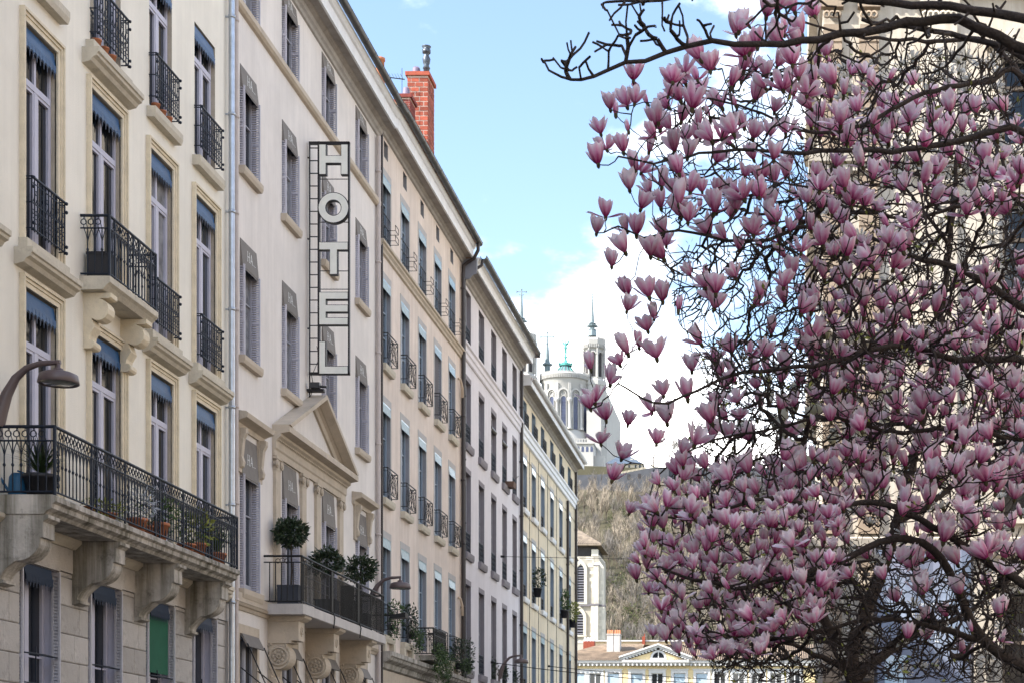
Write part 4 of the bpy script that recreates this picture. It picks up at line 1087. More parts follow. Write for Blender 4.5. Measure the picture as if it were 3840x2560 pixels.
# ribbed tile roof: hip on the left, low pitch behind
rz = zE + .15
m_tdark0 = M('tile_valley', (.065, .05, .042), .9, .3, 1)
m_troof = M('tower_tile', (.22, .18, .14), .85, .4, 1.2, 0)
def roof_face(mb, A, B, Cc, Dd, pitch=.20):                    # eave A-B, ridge D-C, ribs running up
    A, B, Cc, Dd = map(Vector, (A, B, Cc, Dd)); n = max(2, int((B - A).length / pitch))
    mb.add([A, B, Cc, Dd], [(0, 1, 2, 3)], 1)
    for i in range(n):
        t = (i + .5) / n; p, q = A.lerp(B, t), Dd.lerp(Cc, t)
        k = max(2, int((q - p).length / .7)); 
        mb.tube([p.lerp(q, j / 3) + Vector((0, 0, .03)) for j in range(4)], pitch * .26, 4, cap=True, smooth=False)
mb = MB()
L0, L1 = ex(2040), ex(3160); yd = EYd + 12; yr = EYd + 6.5; zr = ez(2416, yr)
roof_face(mb, (L0, EYd - .6, rz), (xa + 1.5, EYd - .6, rz), (xa + 1.5, yr, zr), (ex(2252, yr), yr, zr))
roof_face(mb, (xb - 1.5, EYd - .6, rz), (L1, EYd - .6, rz), (L1, yr, zr), (xb - 1.5, yr, zr))
roof_face(mb, (xa - .4, EYd - .7, rz + .15), (xa - .39, EYd + 6.4, rz + .15), (xm, EYd + 6.4, zA + .55), (xm, EYd - .7, zA + .55), .6)
roof_face(mb, (xb + .4, EYd - .7, rz + .15), (xb + .39, EYd + 6.4, rz + .15), (xm, EYd + 6.4, zA + .55), (xm, EYd - .7, zA + .55), .6)
mb.add([(L0, EYd - .6, rz), (ex(2252, yr), yr, zr), (L0, yd, rz), (L1, yd, rz), (L1, yr, zr)], [(0, 1, 2), (1, 4, 3, 2)])
part('roof', mb, [m_etile, m_tdark0], end)
m_cst = M('chimney_stone', (.42, .40, .38), .9, .2, 1.5, .3, 8, dirt=.3)
for p0, p1, py0, mt, dp in ((2275, 2322, 2372, m_ewhite, 3.2), ):
    Y0 = EYd + 3.0
    for a, b in ((2275, 2300), (2302, 2324)):
        mb = MB(); mb.box(ex(a, Y0), ex(b, Y0), Y0, Y0 + 1.6, zE, ez(2378, Y0)); mb.box(ex(a, Y0) - .05, ex(b, Y0) + .05, Y0 - .05, Y0 + 1.65, ez(2378, Y0) + .003, ez(2374, Y0))
        ck = part('chimney', mb, m_cst, end)
        q = MB()
        for k in range(3): q.lathe([(.12, 0), (.10, .4), (0, .4)], 8, (ex(a, Y0) + .12 + k * .19, Y0 + .6, ez(2374, Y0)))
        link('chimney_pot', q.mesh('chimney_pot', m_terra, wloc(ck)), ck)
Y0 = EYd + 8
mb = MB(); mb.box(ex(2187, Y0), ex(2228, Y0), Y0, Y0 + 1.2, zE, ez(2402, Y0)); ck = part('chimney', mb, m_brick, end)
q = MB()
for k in range(4): q.lathe([(.16, 0), (.10, .42), (0, .42)], 8, (ex(2192, Y0) + k * .28, Y0 + .6, ez(2402, Y0)))
link('chimney_pot', q.mesh('chimney_pot', m_ewhite, wloc(ck)), ck)
Y1 = EYd + 16
ab = thing('house', 'cream walled house with a long flat parapet behind the pedimented building', 'building', (ex(2370, Y1), Y1, 0))
mb = MB(); mb.box(ex(2200, Y1), ex(2740, Y1), Y1, Y1 + 8, 0, ez(2404, Y1)); part('wall', mb, M('pale_cream', (.58, .48, .33), .9, .08, .4), ab)
mb = MB(); mb.box(ex(2195, Y1), ex(2745, Y1), Y1 - .3, Y1 + 8.3, ez(2404, Y1) + .004, ez(2399, Y1)); part('coping', mb, m_ewhite, ab)
mb = MB(); mb.box(ex(2409, Y1), ex(2420, Y1), Y1 - .4, Y1 + .3, ez(2440, Y1), ez(2386, Y1)); mb.tube([(ex(2419, Y1), Y1 - .5, ez(2440, Y1)), (ex(2419, Y1), Y1 - .5, ez(2376, Y1))], .06, 5); part('chimney', mb, m_brick, ab)

# ---------------------------------------------------------------- cathedral bell tower
TY = 330.0
def tx(px): return (px - PX) * TY / F
def tz(py): return EYE + (PY - py) * TY / F
m_tower = M('tower_stone', (.56, .525, .45), .9, .12, .5, .4, 3, dirt=.12, island=.14)
m_tjoint = M('tower_joint', (.36, .335, .29), .95, .1, 1)
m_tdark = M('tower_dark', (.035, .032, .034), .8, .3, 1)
tower = thing('bell_tower', 'square pale stone church tower with pointed louvred windows and a low tiled roof', 'tower', (tx(2160), TY + 4, 0))
xl_, xr_ = tx(2010), tx(2247)
mb = MB(); mb.box(xl_, xr_, TY, TY + 12, 0, tz(2084)); part('wall', mb, m_tjoint, tower)
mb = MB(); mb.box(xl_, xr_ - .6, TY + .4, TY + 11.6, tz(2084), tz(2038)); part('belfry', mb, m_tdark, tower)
mb = MB(); mb.box(tx(2218), tx(2243), TY - .1, TY + .6, tz(2084) + .01, tz(2058)); mb.box(xr_ - .2, xr_ - .01, TY + .3, TY + 11, tz(2084) + .01, tz(2078)); part('pier', mb, m_tower, tower)
mb = MB(); zr0 = tz(2040); rx0, rx1 = xl_ - 1, tx(2256); cxm = (xl_ + xr_) / 2
roof_face(mb, (rx0, TY - 1, zr0), (rx1, TY - 1, zr0), (cxm + .01, TY + 6, zr0 + 4.4), (cxm, TY + 6, zr0 + 4.4), .34)
roof_face(mb, (rx1, TY - 1, zr0), (rx1, TY + 13, zr0), (cxm, TY + 6.01, zr0 + 4.4), (cxm, TY + 6, zr0 + 4.4), .34)
mb.box(rx0, rx1, TY - 1, TY + 13, zr0 - .25, zr0 - .01); part('roof', mb, [m_troof, m_tdark0], tower)
mb = MB()                                                       # buttresses with set-offs
bx0, bx1 = tx(2229), tx(2247)
mb.box(bx0, bx1, TY - 1.0, TY, 0, tz(2122)); mb.add([(bx0, TY - 1.0, tz(2122)), (bx1, TY - 1.0, tz(2122)), (bx1, TY - .02, tz(2108)), (bx0, TY - .02, tz(2108))], [(0, 1, 2, 3)])
mb.box(xr_, tx(2264), TY - .4, TY + 1.2, 0, tz(2124)); mb.add([(xr_, TY - .4, tz(2124)), (tx(2264), TY - .4, tz(2124)), (xr_, TY - .4, tz(2100)), (xr_, TY + 1.2, tz(2124)), (tx(2264), TY + 1.2, tz(2124)), (xr_, TY + 1.2, tz(2100))], [(0, 1, 2), (3, 5, 4), (1, 4, 5, 2)])
mb.box(tx(2219), tx(2246), TY - 1.4, TY, 0, tz(2272)); mb.box(tx(2246), tx(2268), TY - .6, TY + 1.4, 0, tz(2274))
part('buttress', mb, m_tower, tower)
mb = MB(); mb.box(xl_, tx(2228), TY - .45, TY, tz(2272), tz(2262)); mb.box(tx(2217), tx(2249), TY - 1.55, TY - .46, tz(2272) + .01, tz(2265)); mb.box(tx(2249), tx(2269), TY - .75, TY + 1.5, tz(2274) + .01, tz(2266)); mb.box(tx(2227), tx(2249), TY - 1.1, TY, tz(2122), tz(2118)); part('string_course', mb, M('dark_stone', (.15, .14, .15), .9, .2, 2), tower)
def lancet(mb, xc, hw, zb, zt, y, k=9):
    pts = [(xc - hw, zb), (xc + hw, zb)]
    hs = hw * 1.7; zs = zt - hs
    for i in range(k + 1):
        a = i / k; pts.append((xc + hw * (1 - a ** 1.6), zs + hs * a ** .75))
    for i in range(k - 1, -1, -1):
        a = i / k; pts.append((xc - hw * (1 - a ** 1.6), zs + hs * a ** .75))
    return pts
lan = []
for (a, b, top, bot) in ((2164.5, 2191, 2113, 2257), (2127, 2153, 2113, 2257), (2157, 2188, 2288, 2379)):
    xc, hw, zb, zt = (tx(a) + tx(b)) / 2, (tx(b) - tx(a)) / 2, tz(bot), tz(top)
    lan.append((xc - hw - .5, xc + hw + .5, zb - .3, zt + 1.6))
    pts = lancet(mb, xc, hw, zb, zt, TY); out = lancet(mb, xc, hw + .55, zb - .02, zt + .9, TY)
    m1 = MB(); n = len(pts)
    v = [(x, TY - .42, z) for x, z in out] + [(x, TY - .42, z) for x, z in pts] + [(x, TY - .04, z) for x, z in pts] + [(x, TY, z) for x, z in out]
    m1.add(v, [(i, (i + 1) % n, n + (i + 1) % n, n + i) for i in range(1, n)] + [(n + i, n + (i + 1) % n, 2*n + (i + 1) % n, 2*n + i) for i in range(n)] + [(i, 3*n + i, 3*n + (i+1) % n, (i+1) % n) for i in range(n)])
    m1.box(xc - hw - .6, xc + hw + .6, TY - .5, TY, zb - .35, zb - .03)
    m1.add(v[2*n:3*n], [tuple(range(n))], 1)
    w_ = part('belfry_window', m1, [m_tower, m_tdark], tower)
    m2 = MB(); H_ = zt - zb; ns = int(H_ / .46)
    for k in range(ns):
        z = zb + (k + .5) * H_ / ns; hwk = hw
        if z > zt - hw * 1.7: hwk = hw * (1 - ((z - (zt - hw*1.7)) / (hw*1.7)) ** (1.6/.75))
        if hwk > .15: m2.obox((xc, TY - .20, z), (hwk - .02, 0, 0), (0, .14, .15), (0, -.02, .02))
    link('louvre_slats', m2.mesh('louvre_slats', M('louvre', (.12, .12, .14), .8), wloc(w_)), w_, kind='stuff')
m1 = MB(); m1.ring((tx(2163), TY - .2, tz(2106)), (1, 0, 0), (0, 0, 1), .75, .2, 14, 5); m1.add([(tx(2163) + .7 * math.cos(t), TY - .12, tz(2106) + .7 * math.sin(t)) for t in np.linspace(0, 6.0, 14)], [tuple(range(14))], 1); part('oculus', m1, [m_tower, m_tdark], tower)
# ashlar: the courses that stand in view, stone by stone
ns = 0
xs0 = tx(2140)
def overl(x0, x1, z0, z1): return any(x1 > a and x0 < b and z1 > c and z0 < d - (0 if abs((x0 + x1)/2 - (a+b)/2) < (b-a)*.3 else 1.0) for a, b, c, d in lan)
courses = []
z = tz(2410)
while z < tz(2090):
    h = random.choice((.55, .62, .70)); courses.append((z, min(h, tz(2084) - z))); z += h
for j, (z, h) in enumerate(courses):
    for (fx0, fx1, fy) in ((xs0, tx(2229) if z > tz(2272) else tx(2219), TY), ):
        x = fx0 + random.uniform(0, .8)
        while x < fx1:
            w = random.uniform(.8, 1.5); x1 = min(x + w, fx1)
            if x1 - x > .3 and not overl(x, x1, z, z + h) and not (z < tz(2260) and z + h > tz(2274)):
                o = link('stone', cached(('stone', 't'), lambda: MB().box(0, 1, -.06, .02, 0, 1), m_tower), tower, Vector((x + .02, fy - random.uniform(0, .03), z + .02)) - wloc(tower)); o.scale = (x1 - x - .04, 1, h - .04); ns += 1
            x = x1
    for (fx0, fx1, fy, za, zb_) in ((bx0, bx1, TY - 1.0, tz(2272), tz(2122)), (tx(2219), tx(2246), TY - 1.4, 0, tz(2272)), (xr_ + .02, tx(2264), TY - .4, tz(2274), tz(2124)), (tx(2246) + .02, tx(2268), TY - .6, 0, tz(2274))):
        if z < za or z + h > zb_: continue
        xm_ = fx0 + (fx1 - fx0) * random.uniform(.35, .65)
        for a, b in ((fx0, xm_), (xm_, fx1)):
            o = link('stone', CACHE[('stone', 't')], tower, Vector((a + .02, fy - random.uniform(0, .03), z + .02)) - wloc(tower)); o.scale = (b - a - .04, 1, h - .04); ns += 1
print('tower stones', ns)

# ---------------------------------------------------------------- hill
HX0, HX1, HY0, HY1 = -330, 420, 345, 900
def hill_z(x, y):
    t = (y - 352) / 205.0
    t = max(0, min(1, t)); s = t ** .85
    top = 107 + (x + 60) * -.035
    z = (top - 8.5) * s
    if y > 556: z = top - 1 + (y - 556) * .01
    z += 2.2 * math.sin(x * .07 + y * .03) * s * (1 - t) * 2 + 1.4 * math.sin(x * .19 - y * .11) * (1 - t)
    return z - 1.0
mb = MB(); nx, ny = 76, 60
for j in range(ny):
    y = (HY0 + (556 - HY0) * j / (ny - 4) if j < ny - 3 else 558 + (j - ny + 3) * 60) if j < ny - 1 else HY1
    for i in range(nx): x = HX0 + (HX1 - HX0) * i / (nx - 1); mb.v.append((x, y, hill_z(x, y) if j else -2))
for j in range(ny - 1):
    for i in range(nx - 1): mb.f.append([j*nx + i, j*nx + i + 1, (j+1)*nx + i + 1, (j+1)*nx + i]); mb.m.append(0); mb.s.append(True)
structure('hill', mb, M('hill_soil', (.040, .040, .022), .95, .45, .04, .4, 1, col2=(.07, .062, .036)))

# bare woods: fans of thin rods, sunlit pale tops
m_tw = [M('pale_twigs', (.30, .255, .20), .9, .25, .3, 0, island=.18), M('grey_twigs', (.165, .15, .135), .9, .25, .3, 0, island=.18), M('olive_ivy', (.06, .07, .025), .9, .35, .3, 0, island=.2)]
m_tk = M('hill_trunk', (.11, .09, .07), .9, .2, 1, 0)
def bare_tree(seed, H, W, n):
    r_ = random.Random(seed); tr, cr = MB(), MB()
    tr.tube([(0, 0, -1), (r_.gauss(0, .1), 0, H*.25), (r_.gauss(0, .3), r_.gauss(0, .3), H*.5)], .16, 4, .08)
    stems = []
    for k in range(9):
        a = r_.uniform(0, 6.283); rr = W * r_.uniform(.2, .6); st = Vector((0, 0, H * r_.uniform(.10, .42))); en = Vector((rr * math.cos(a), rr * math.sin(a), H * r_.uniform(.62, .85)))
        tr.tube([st, st.lerp(en, .5) + Vector((rr * .18 * math.cos(a), rr*.18*math.sin(a), 0)), en], .075, 3, .035, cap=False); stems.append((st, en))
    for k in range(n):
        st, en = r_.choice(stems); p = st.lerp(en, r_.uniform(.35, 1.0))
        d = (Vector((p.x, p.y, 0)) * .16 + Vector((r_.gauss(0, .45), r_.gauss(0, .45), 1.0))).normalized(); L = H * r_.uniform(.10, .26)
        q = p + d * L; w = Vector((r_.gauss(0, 1), r_.gauss(0, 1), 0)).normalized() * .040
        cr.add([p - w, p + w, q + w * .35, q - w * .35], [(0, 1, 2, 3)])
        for _ in range(2):
            a = p.lerp(q, r_.uniform(.3, .9)); e = a + (d + Vector((r_.gauss(0, .55), r_.gauss(0, .55), .2))).normalized() * L * .5
            cr.add([a - w * .8, a + w * .8, e], [(0, 1, 2)])
    return tr, cr
protos = []
for k in range(6):
    tr, cr = bare_tree(40 + k, 9.5, 4.2, 105)
    protos.append((tr.mesh('trunk', m_tk), [cr.mesh('crown', m_tw[i]) for i in range(2)]))
def ivy_crown(seed):
    random.seed(seed); m_ = MB(); leaves(m_, (0, 0, 4), (2.6, 2.6, 4.2), 420, .55, 0, .5); return m_
ivy = [ivy_crown(5 + k).mesh('crown', m_tw[2]) for k in range(3)]
random.seed(99)
spots = []
while len(spots) < 900:
    y = 352 + 192 * random.random(); x = (random.uniform(2080, 3900) - PX) * y / F
    if any((x - a) ** 2 + (y - b) ** 2 < 9 for a, b in spots): continue
    spots.append((x, y))
spots.sort(key=lambda s: s[1])
named = [s for s in spots if s[0] * F / s[1] + PX < 2620 and random.random() < .30][:90]
rest = [s for s in spots if s not in named]
for i, (x, y) in enumerate(named):
    k = random.random(); px_ = x * F / y + PX
    iv = k < .10
    t = thing('ivy_clad_tree' if iv else 'bare_tree', 'olive green ivy clad tree on the wooded hillside' if iv else 'leafless pale grey tree with a rounded twiggy crown on the wooded hillside', 'tree', (x, y, hill_z(x, y)), 'ivy trees on the hillside' if iv else 'bare trees on the hillside')
    p = protos[i % 6]; s = random.uniform(.75, 1.25)
    tr = link('trunk', p[0], t); cr = link('crown', ivy[i % 3] if iv else p[1][0 if random.random() < .65 else 1], t)
    t.rotation_euler.z = random.uniform(0, 6.28); t.scale = (s, s, s)
# the rest of the wood reads as one mass
vv, ff, mm = [], [], []
for k in range(6):
    pass
def np_mesh(me):
    v = np.zeros(len(me.vertices) * 3); me.vertices.foreach_get('co', v); return v.reshape(-1, 3), [list(p.vertices) for p in me.polygons]
arr = [(np_mesh(p[0]), np_mesh(p[1][0])) for p in protos]; arri = [np_mesh(m) for m in ivy]
wood = MB()
for i, (x, y) in enumerate(rest):
    a = random.uniform(0, 6.28); s = random.uniform(.7, 1.25); ca, sa = math.cos(a) * s, math.sin(a) * s; z = hill_z(x, y)
    iv = random.random() < (.16 if y < 430 else .06)
    sets = [(arr[i % 6][0], 3)] + ([(arri[i % 3], 2)] if iv else [(arr[i % 6][1], 0 if random.random() < .6 else 1)])
    for (v, f), m in sets:
        q = np.stack([v[:, 0] * ca - v[:, 1] * sa + x, v[:, 0] * sa + v[:, 1] * ca + y, v[:, 2] * s + z], 1)
        wood.add(q.tolist(), f, m)
link('hillside_wood', wood.mesh('hillside_wood', m_tw + [m_tk], recalc=False), None, kind='stuff')
sh = MB()
for _ in range(2600):                                           # undergrowth
    y = 350 + 120 * random.random() ** 1.3; x = (random.uniform(2150, 3300) - PX) * y / F
    leaves(sh, (x, y, hill_z(x, y) + .6), (1.6, 1.6, 1.3), 9, .8, random.choice((0, 0, 1)), .3)
link('undergrowth', sh.mesh('undergrowth', [M('bramble', (.045, .058, .022), .9, .4, .3, 0), M('dry_grass', (.15, .125, .08), .9, .3, .3, 0)], recalc=False), None, kind='stuff')
# ---------------------------------------------------------------- basilica on the hill
BY = 600.0
def bx(px, Y=BY): return (px - PX) * Y / F
def bz(py, Y=BY): return EYE + (PY - py) * Y / F
m_bas = M('basilica_stone', (.37, .365, .35), .9, .05, .15, .2, 2)
m_verd = M('verdigris', (.09, .36, .33), .6, .25, .8)
m_slate = M('slate', (.13, .17, .20), .6, .2, .8)
m_lead = M('lead_spire', (.16, .21, .23), .5, .2, .5)
m_bgl = M('church_glass', (.05, .06, .11), .25, .3, .5)
zb0 = 98.0
bas = thing('basilica', 'white hilltop basilica with a round apse, crenellated towers and thin spires', 'church', (bx(2110), BY + 9, zb0))
cx, cy, r = bx(2108), BY + 9.2, 8.15
N_ = 40
def z_(py): return bz(py, BY)
mb = MB()
mb.lathe([(r + .9, zb0 - 6), (r + .9, z_(1652)), (r + .5, z_(1645)), (r + .5, z_(1612)), (r - .1, z_(1604)), (r - .1, z_(1424)), (r + .15, z_(1420)), (r + .15, z_(1412)), (r + .35, z_(1408)), (r + .35, z_(1402)), (r + .8, z_(1396)), (r + .8, z_(1391)), (r + .5, z_(1391)), (r + .5, z_(1394)), (0, z_(1394))], 64, (cx, cy, 0))
part('apse', mb, m_bas, bas)
mb = MB()                                                       # corbel table and pierced parapet
for k in range(90):
    a = 2 * math.pi * k / 90; c_, s_ = math.cos(a), math.sin(a)
    if s_ > .3: continue
    for (r0, r1, za, zb2, w) in ((r + .1, r + .8, 1410, 1398, .16), (r + .55, r + .75, 1391, 1384, .17)):
        ce = Vector((cx + c_ * (r0 + r1) / 2, cy + s_ * (r0 + r1) / 2, (z_(za) + z_(zb2)) / 2)); mb.obox(ce, Vector((c_, s_, 0)) * (r1 - r0) / 2, Vector((-s_, c_, 0)) * w, (0, 0, (z_(zb2) - z_(za)) / 2))
part('corbel_table', mb, m_bas, bas, kind='stuff')
def dome_rel(a, rad): return (cx + rad * math.sin(a), cy - rad * math.cos(a))
wa = [-1.02, -.34 + -.17 + .0, .0, .51, 1.02]
wa = [-.98, -.47, .04, .55, 1.06]
for a in wa:                                                    # tall windows in arched niches
    u = Vector((math.cos(a), math.sin(a), 0)); nrm = Vector((math.sin(a), -math.cos(a), 0)); P = Vector((cx, cy, 0)) + nrm * (r - .05)
    mb = MB(); zt, zbt = z_(1468), z_(1603); hw = .82
    def arch(h, za, zb2, off, k=8):
        pts = [P + nrm * off + u * (-h) + Vector((0, 0, za)), P + nrm * off + u * h + Vector((0, 0, za))]
        return pts + [P + nrm * off + u * (h * math.cos(t)) + Vector((0, 0, zb2 - h + h * math.sin(t))) for t in [math.pi * i / k for i in range(k + 1)]]
    pts = arch(hw, zbt, z_(1480), .12); mb.add(pts, [tuple(range(len(pts)))], 1)
    ci = [P + nrm * .12 + u * (.75 * math.cos(t)) + Vector((0, 0, z_(1470) + .75 * math.sin(t))) for t in [2 * math.pi * i / 12 for i in range(12)]]
    mb.ring(P + nrm * .2 + Vector((0, 0, z_(1470))), u, (0, 0, 1), .8, .16, 14, 4)
    for h0, h1, top, off in ((.86, 1.05, 1478, .32), (1.42, 2.05, 1449, .55)):
        A, B = arch(h0, zbt if h0 < 1 else z_(1500), z_(top) - (h1 - h0), off, 10), arch(h1, zbt if h0 < 1 else z_(1500), z_(top), off, 10); n = len(A)
        A2, B2 = [p - nrm * off for p in A], [p - nrm * off for p in B]
        mb.add(A + B + A2 + B2, [(i, (i + 1) % n, n + (i + 1) % n, n + i) for i in range(1, n)] + [(i, 2*n + i, 2*n + (i + 1) % n, (i + 1) % n) for i in range(1, n)] + [(n + i, n + (i + 1) % n, 3*n + (i + 1) % n, 3*n + i) for i in range(1, n)], 0)
    for k in range(10): z = zbt + (k + .5) * (z_(1480) - zbt) / 10.5; mb.obox(P + nrm * .14 + Vector((0, 0, z)), u * hw, nrm * .02, (0, 0, .03), 2)
    part('window', mb, [m_bas, m_bgl, m_iron2], bas)
for a in [x - .255 for x in wa] + [wa[-1] + .255]:
    nrm = Vector((math.sin(a), -math.cos(a), 0)); P = Vector((cx, cy, 0)) + nrm * (r + .30); mb = MB()
    mb.lathe([(.85, z_(1604)), (.85, z_(1598)), (.55, z_(1594)), (.50, z_(1508)), (.62, z_(1503)), (.95, z_(1496)), (.95, z_(1488)), (0, z_(1488))], 10, (P.x, P.y, 0))
    mb.obox(P + Vector((0, 0, (z_(1488) + z_(1430)) / 2)) - nrm * .15, Vector((math.cos(a), math.sin(a), 0)) * .45, nrm * .45, (0, 0, (z_(1430) - z_(1488)) / 2))
    part('column', mb, m_bas, bas)
mb = MB(); mb.lathe([(4.7, z_(1393)), (2.0, z_(1354) ), (1.0, z_(1342)), (.9, z_(1338)), (0, z_(1338))], 32, (cx, cy, 0), 0); mb.lathe([(5.6, z_(1390)), (5.6, z_(1384)), (4.9, z_(1378)), (4.7, z_(1378))], 32, (cx, cy, 0), 1)
part('roof', mb, [m_slate, m_bas], bas)
mb = MB()
for k in range(16):
    a = 2 * math.pi * k / 16; mb.tube([(cx + q * math.cos(a), cy + q * math.sin(a), z + .05) for q, z in ((4.75, z_(1390)), (2.05, z_(1354)))], .14, 4)
mb.lathe([(2.3, z_(1348)), (2.3, z_(1343)), (2.5, z_(1340)), (1.6, z_(1338)), (.6, z_(1330)), (.35, z_(1318)), (.7, z_(1314)), (.25, z_(1308)), (.5, z_(1304)), (0, z_(1303))], 16, (cx, cy, 0))
for k in range(16):
    a = 2 * math.pi * k / 16; mb.lathe([(.22, 0), (.12, .5), (0, .8)], 5, (cx + 2.3 * math.cos(a), cy + 2.3 * math.sin(a), z_(1341)))
part('roof_ribs', mb, m_verd, bas)
mb = MB(); s0 = z_(1304)                                        # archangel
mb.tube([(cx - .25, cy, s0), (cx - .15, cy, s0 + 1.4), (cx - .05, cy, s0 + 2.4)], .22, 6, .30); mb.tube([(cx + .25, cy, s0 + .1), (cx + .25, cy, s0 + 1.3), (cx + .05, cy, s0 + 2.4)], .20, 6, .30)
mb.lathe([(.45, 1.9), (.62, 2.3), (.42, 2.9), (.50, 3.5), (.30, 4.0), (.12, 4.1), (.24, 4.35), (.24, 4.6), (0, 4.8)], 10, (cx, cy, s0))
mb.tube([(cx - .4, cy, s0 + 3.8), (cx - .9, cy - .2, s0 + 4.4), (cx - 1.0, cy - .2, s0 + 5.2)], .14, 5); mb.tube([(cx + .4, cy, s0 + 3.7), (cx + .8, cy - .3, s0 + 4.4), (cx + .7, cy - .3, s0 + 5.3)], .13, 5); mb.tube([(cx + .7, cy - .3, s0 + 4.9), (cx + .55, cy - .3, s0 + 6.3)], .06, 4)
for s in (-1, 1): mb.add([(cx + s * .3, cy + .3, s0 + 3.2), (cx + s * .9, cy + .5, s0 + 3.6), (cx + s * 1.5, cy + .6, s0 + 5.6), (cx + s * .7, cy + .5, s0 + 4.6), (cx + s * .3, cy + .45, s0 + 3.2), (cx + s * .9, cy + .62, s0 + 3.6), (cx + s * 1.5, cy + .66, s0 + 5.6), (cx + s * .7, cy + .6, s0 + 4.6)], [(0, 1, 2, 3), (4, 7, 6, 5), (0, 4, 5, 1), (1, 5, 6, 2), (2, 6, 7, 3), (3, 7, 4, 0)])
part('statue', mb, m_verd, bas)
def cross_spire(px, py_top, py_base, Y, wide, spire_w, name='spire', plain=False):
    mb = MB(); x = bx(px, Y); zt, zbse = bz(py_top, Y), bz(py_base, Y); H = zt - zbse
    if plain:
        mb.lathe([(1.1, 0), (1.1, H*.18), (1.9, H*.20), (1.9, H*.23), (.95, H*.26), (.42, H*.70), (.5, H*.71), (.5, H*.73), (.3, H*.74), (.2, H)], 8, (x, Y, zbse), smooth=False)
        mb.box(x - wide/2, x + wide/2, Y - .15, Y + .15, zbse + H*.855, zbse + H*.885); mb.box(x - wide/2, x - wide/2 + .35, Y - .2, Y + .2, zbse + H*.835, zbse + H*.905); mb.box(x + wide/2 - .35, x + wide/2, Y - .2, Y + .2, zbse + H*.835, zbse + H*.905); mb.box(x - .3, x + .3, Y - .2, Y + .2, zbse + H*.96, zbse + H)
    else:
        mb.lathe([(1.6, 0), (1.4, H*.14), (1.6, H*.16), (.8, H*.19), (.9, H*.215), (1.6, H*.23), (1.8, H*.26), (.7, H*.29), (1.3, H*.31), (.75, H*.33), (.28, H*.84), (.16, H*.98), (.16, H)], 8, (x, Y, zbse), smooth=False)
        for s in (-1, 1):
            mb.ring((x + s * 1.4, Y, zbse + H*.26), (1, 0, 0), (0, 0, 1), .6, .18, 8, 4)
            mb.tube([(x, Y, zbse + H*.86), (x + s * .7, Y, zbse + H*.87), (x + s * .7, Y, zbse + H*.885)], .13, 4)
        mb.box(x - wide/2, x + wide/2, Y - .14, Y + .14, zbse + H*.935, zbse + H*.95)
        for dx, dz in ((-wide/2, .9425), (wide/2, .9425), (0, .99)): mb.lathe([(0, -.42), (.40, 0), (0, .42)], 6, (x + dx, Y, zbse + H*dz))
    return part(name, mb, m_lead, bas)
def oct_tower(pxc, pw, py_top, py_bot, Y, low_w=None):
    x = bx(pxc, Y); R_ = (bx(pxc + pw / 2, Y) - x) * 1.02; mb = MB(); Z = lambda p: bz(p, Y)
    t = py_top
    prof = [(R_ * 1.25, zb0 - 4), (R_ * 1.25, Z(t + 330)), (R_ * 1.1, Z(t + 322)), (R_ * 1.1, Z(t + 180)), (R_ * 1.15, Z(t + 176)), (R_ * 1.15, Z(t + 160)), (R_ * .86, Z(t + 152)), (R_ * .84, Z(t + 42)), (R_ * .92, Z(t + 38)), (R_ * .95, Z(t + 26)), (R_ * 1.0, Z(t + 24)), (R_ * 1.04, Z(t + 8)), (R_ * .95, Z(t + 8)), (R_ * .95, Z(t + 16)), (0, Z(t + 16))]
    mb.lathe(prof, 8, (x, Y + R_, 0), smooth=False, a0=R(22.5), a1=R(382.5))
    for k in range(8):
        a = R(22.5 + 45 * k); b = R(67.5 + 45 * k); p, q = Vector((x + R_ * math.cos(a), Y + R_ + R_ * math.sin(a), 0)), Vector((x + R_ * math.cos(b), Y + R_ + R_ * math.sin(b), 0))
        mb.tube([(p.x * .98 + x * .02, p.y * .98 + (Y + R_) * .02, Z(t + 150)), (p.x * .98 + x * .02, p.y * .98 + (Y + R_) * .02, Z(t + 40))], R_ * .085, 6)
        for i in range(5):
            c_ = p.lerp(q, (i + .5) / 5); d = (q - p).normalized(); w = (q - p).length / 5 * .30
            mb.obox(c_ + Vector((0, 0, (Z(t + 8) + Z(t)) / 2)), d * w, Vector((-d.y, d.x, 0)) * .15, (0, 0, (Z(t) - Z(t + 8)) / 2))
            mb.obox(c_.lerp(Vector((x, Y + R_, 0)), .05) + Vector((0, 0, (Z(t + 38) + Z(t + 26)) / 2)), d * w * .7, Vector((-d.y, d.x, 0)) * .5, (0, 0, (Z(t + 26) - Z(t + 38)) / 2))
    tw = part('tower', mb, m_bas, bas)
    m2 = MB()
    for k in range(8):
        a = R(45 * k); n_ = Vector((math.cos(a), math.sin(a), 0)); u = Vector((-n_.y, n_.x, 0)); P = Vector((x, Y + R_, 0)) + n_ * (R_ * .86 * math.cos(R(22.5)) + .05); hw = R_ * .17
        pts = [P - u * hw + Vector((0, 0, Z(t + 145))), P + u * hw + Vector((0, 0, Z(t + 145)))] + [P + u * hw * math.cos(s) + Vector((0, 0, Z(t + 62) + hw * math.sin(s))) for s in [math.pi * i / 6 for i in range(7)]]
        m2.add(pts, [tuple(range(len(pts)))], 0)
        A = [P + n_ * .2 + u * hw * 1.3 * math.cos(s) + Vector((0, 0, Z(t + 62) + hw * 1.3 * math.sin(s))) for s in [math.pi * i / 8 for i in range(9)]]
        m2.tube(A, .25, 4, m=1)
    link('openings', m2.mesh('openings', [m_tdark, m_bas], wloc(tw)), tw)
    return x, R_
oct_tower(2224, 84, 1262, 1780, BY + 6); cross_spire(2221.5, 1105, 1262, BY + 9.5, 3.2, 1)
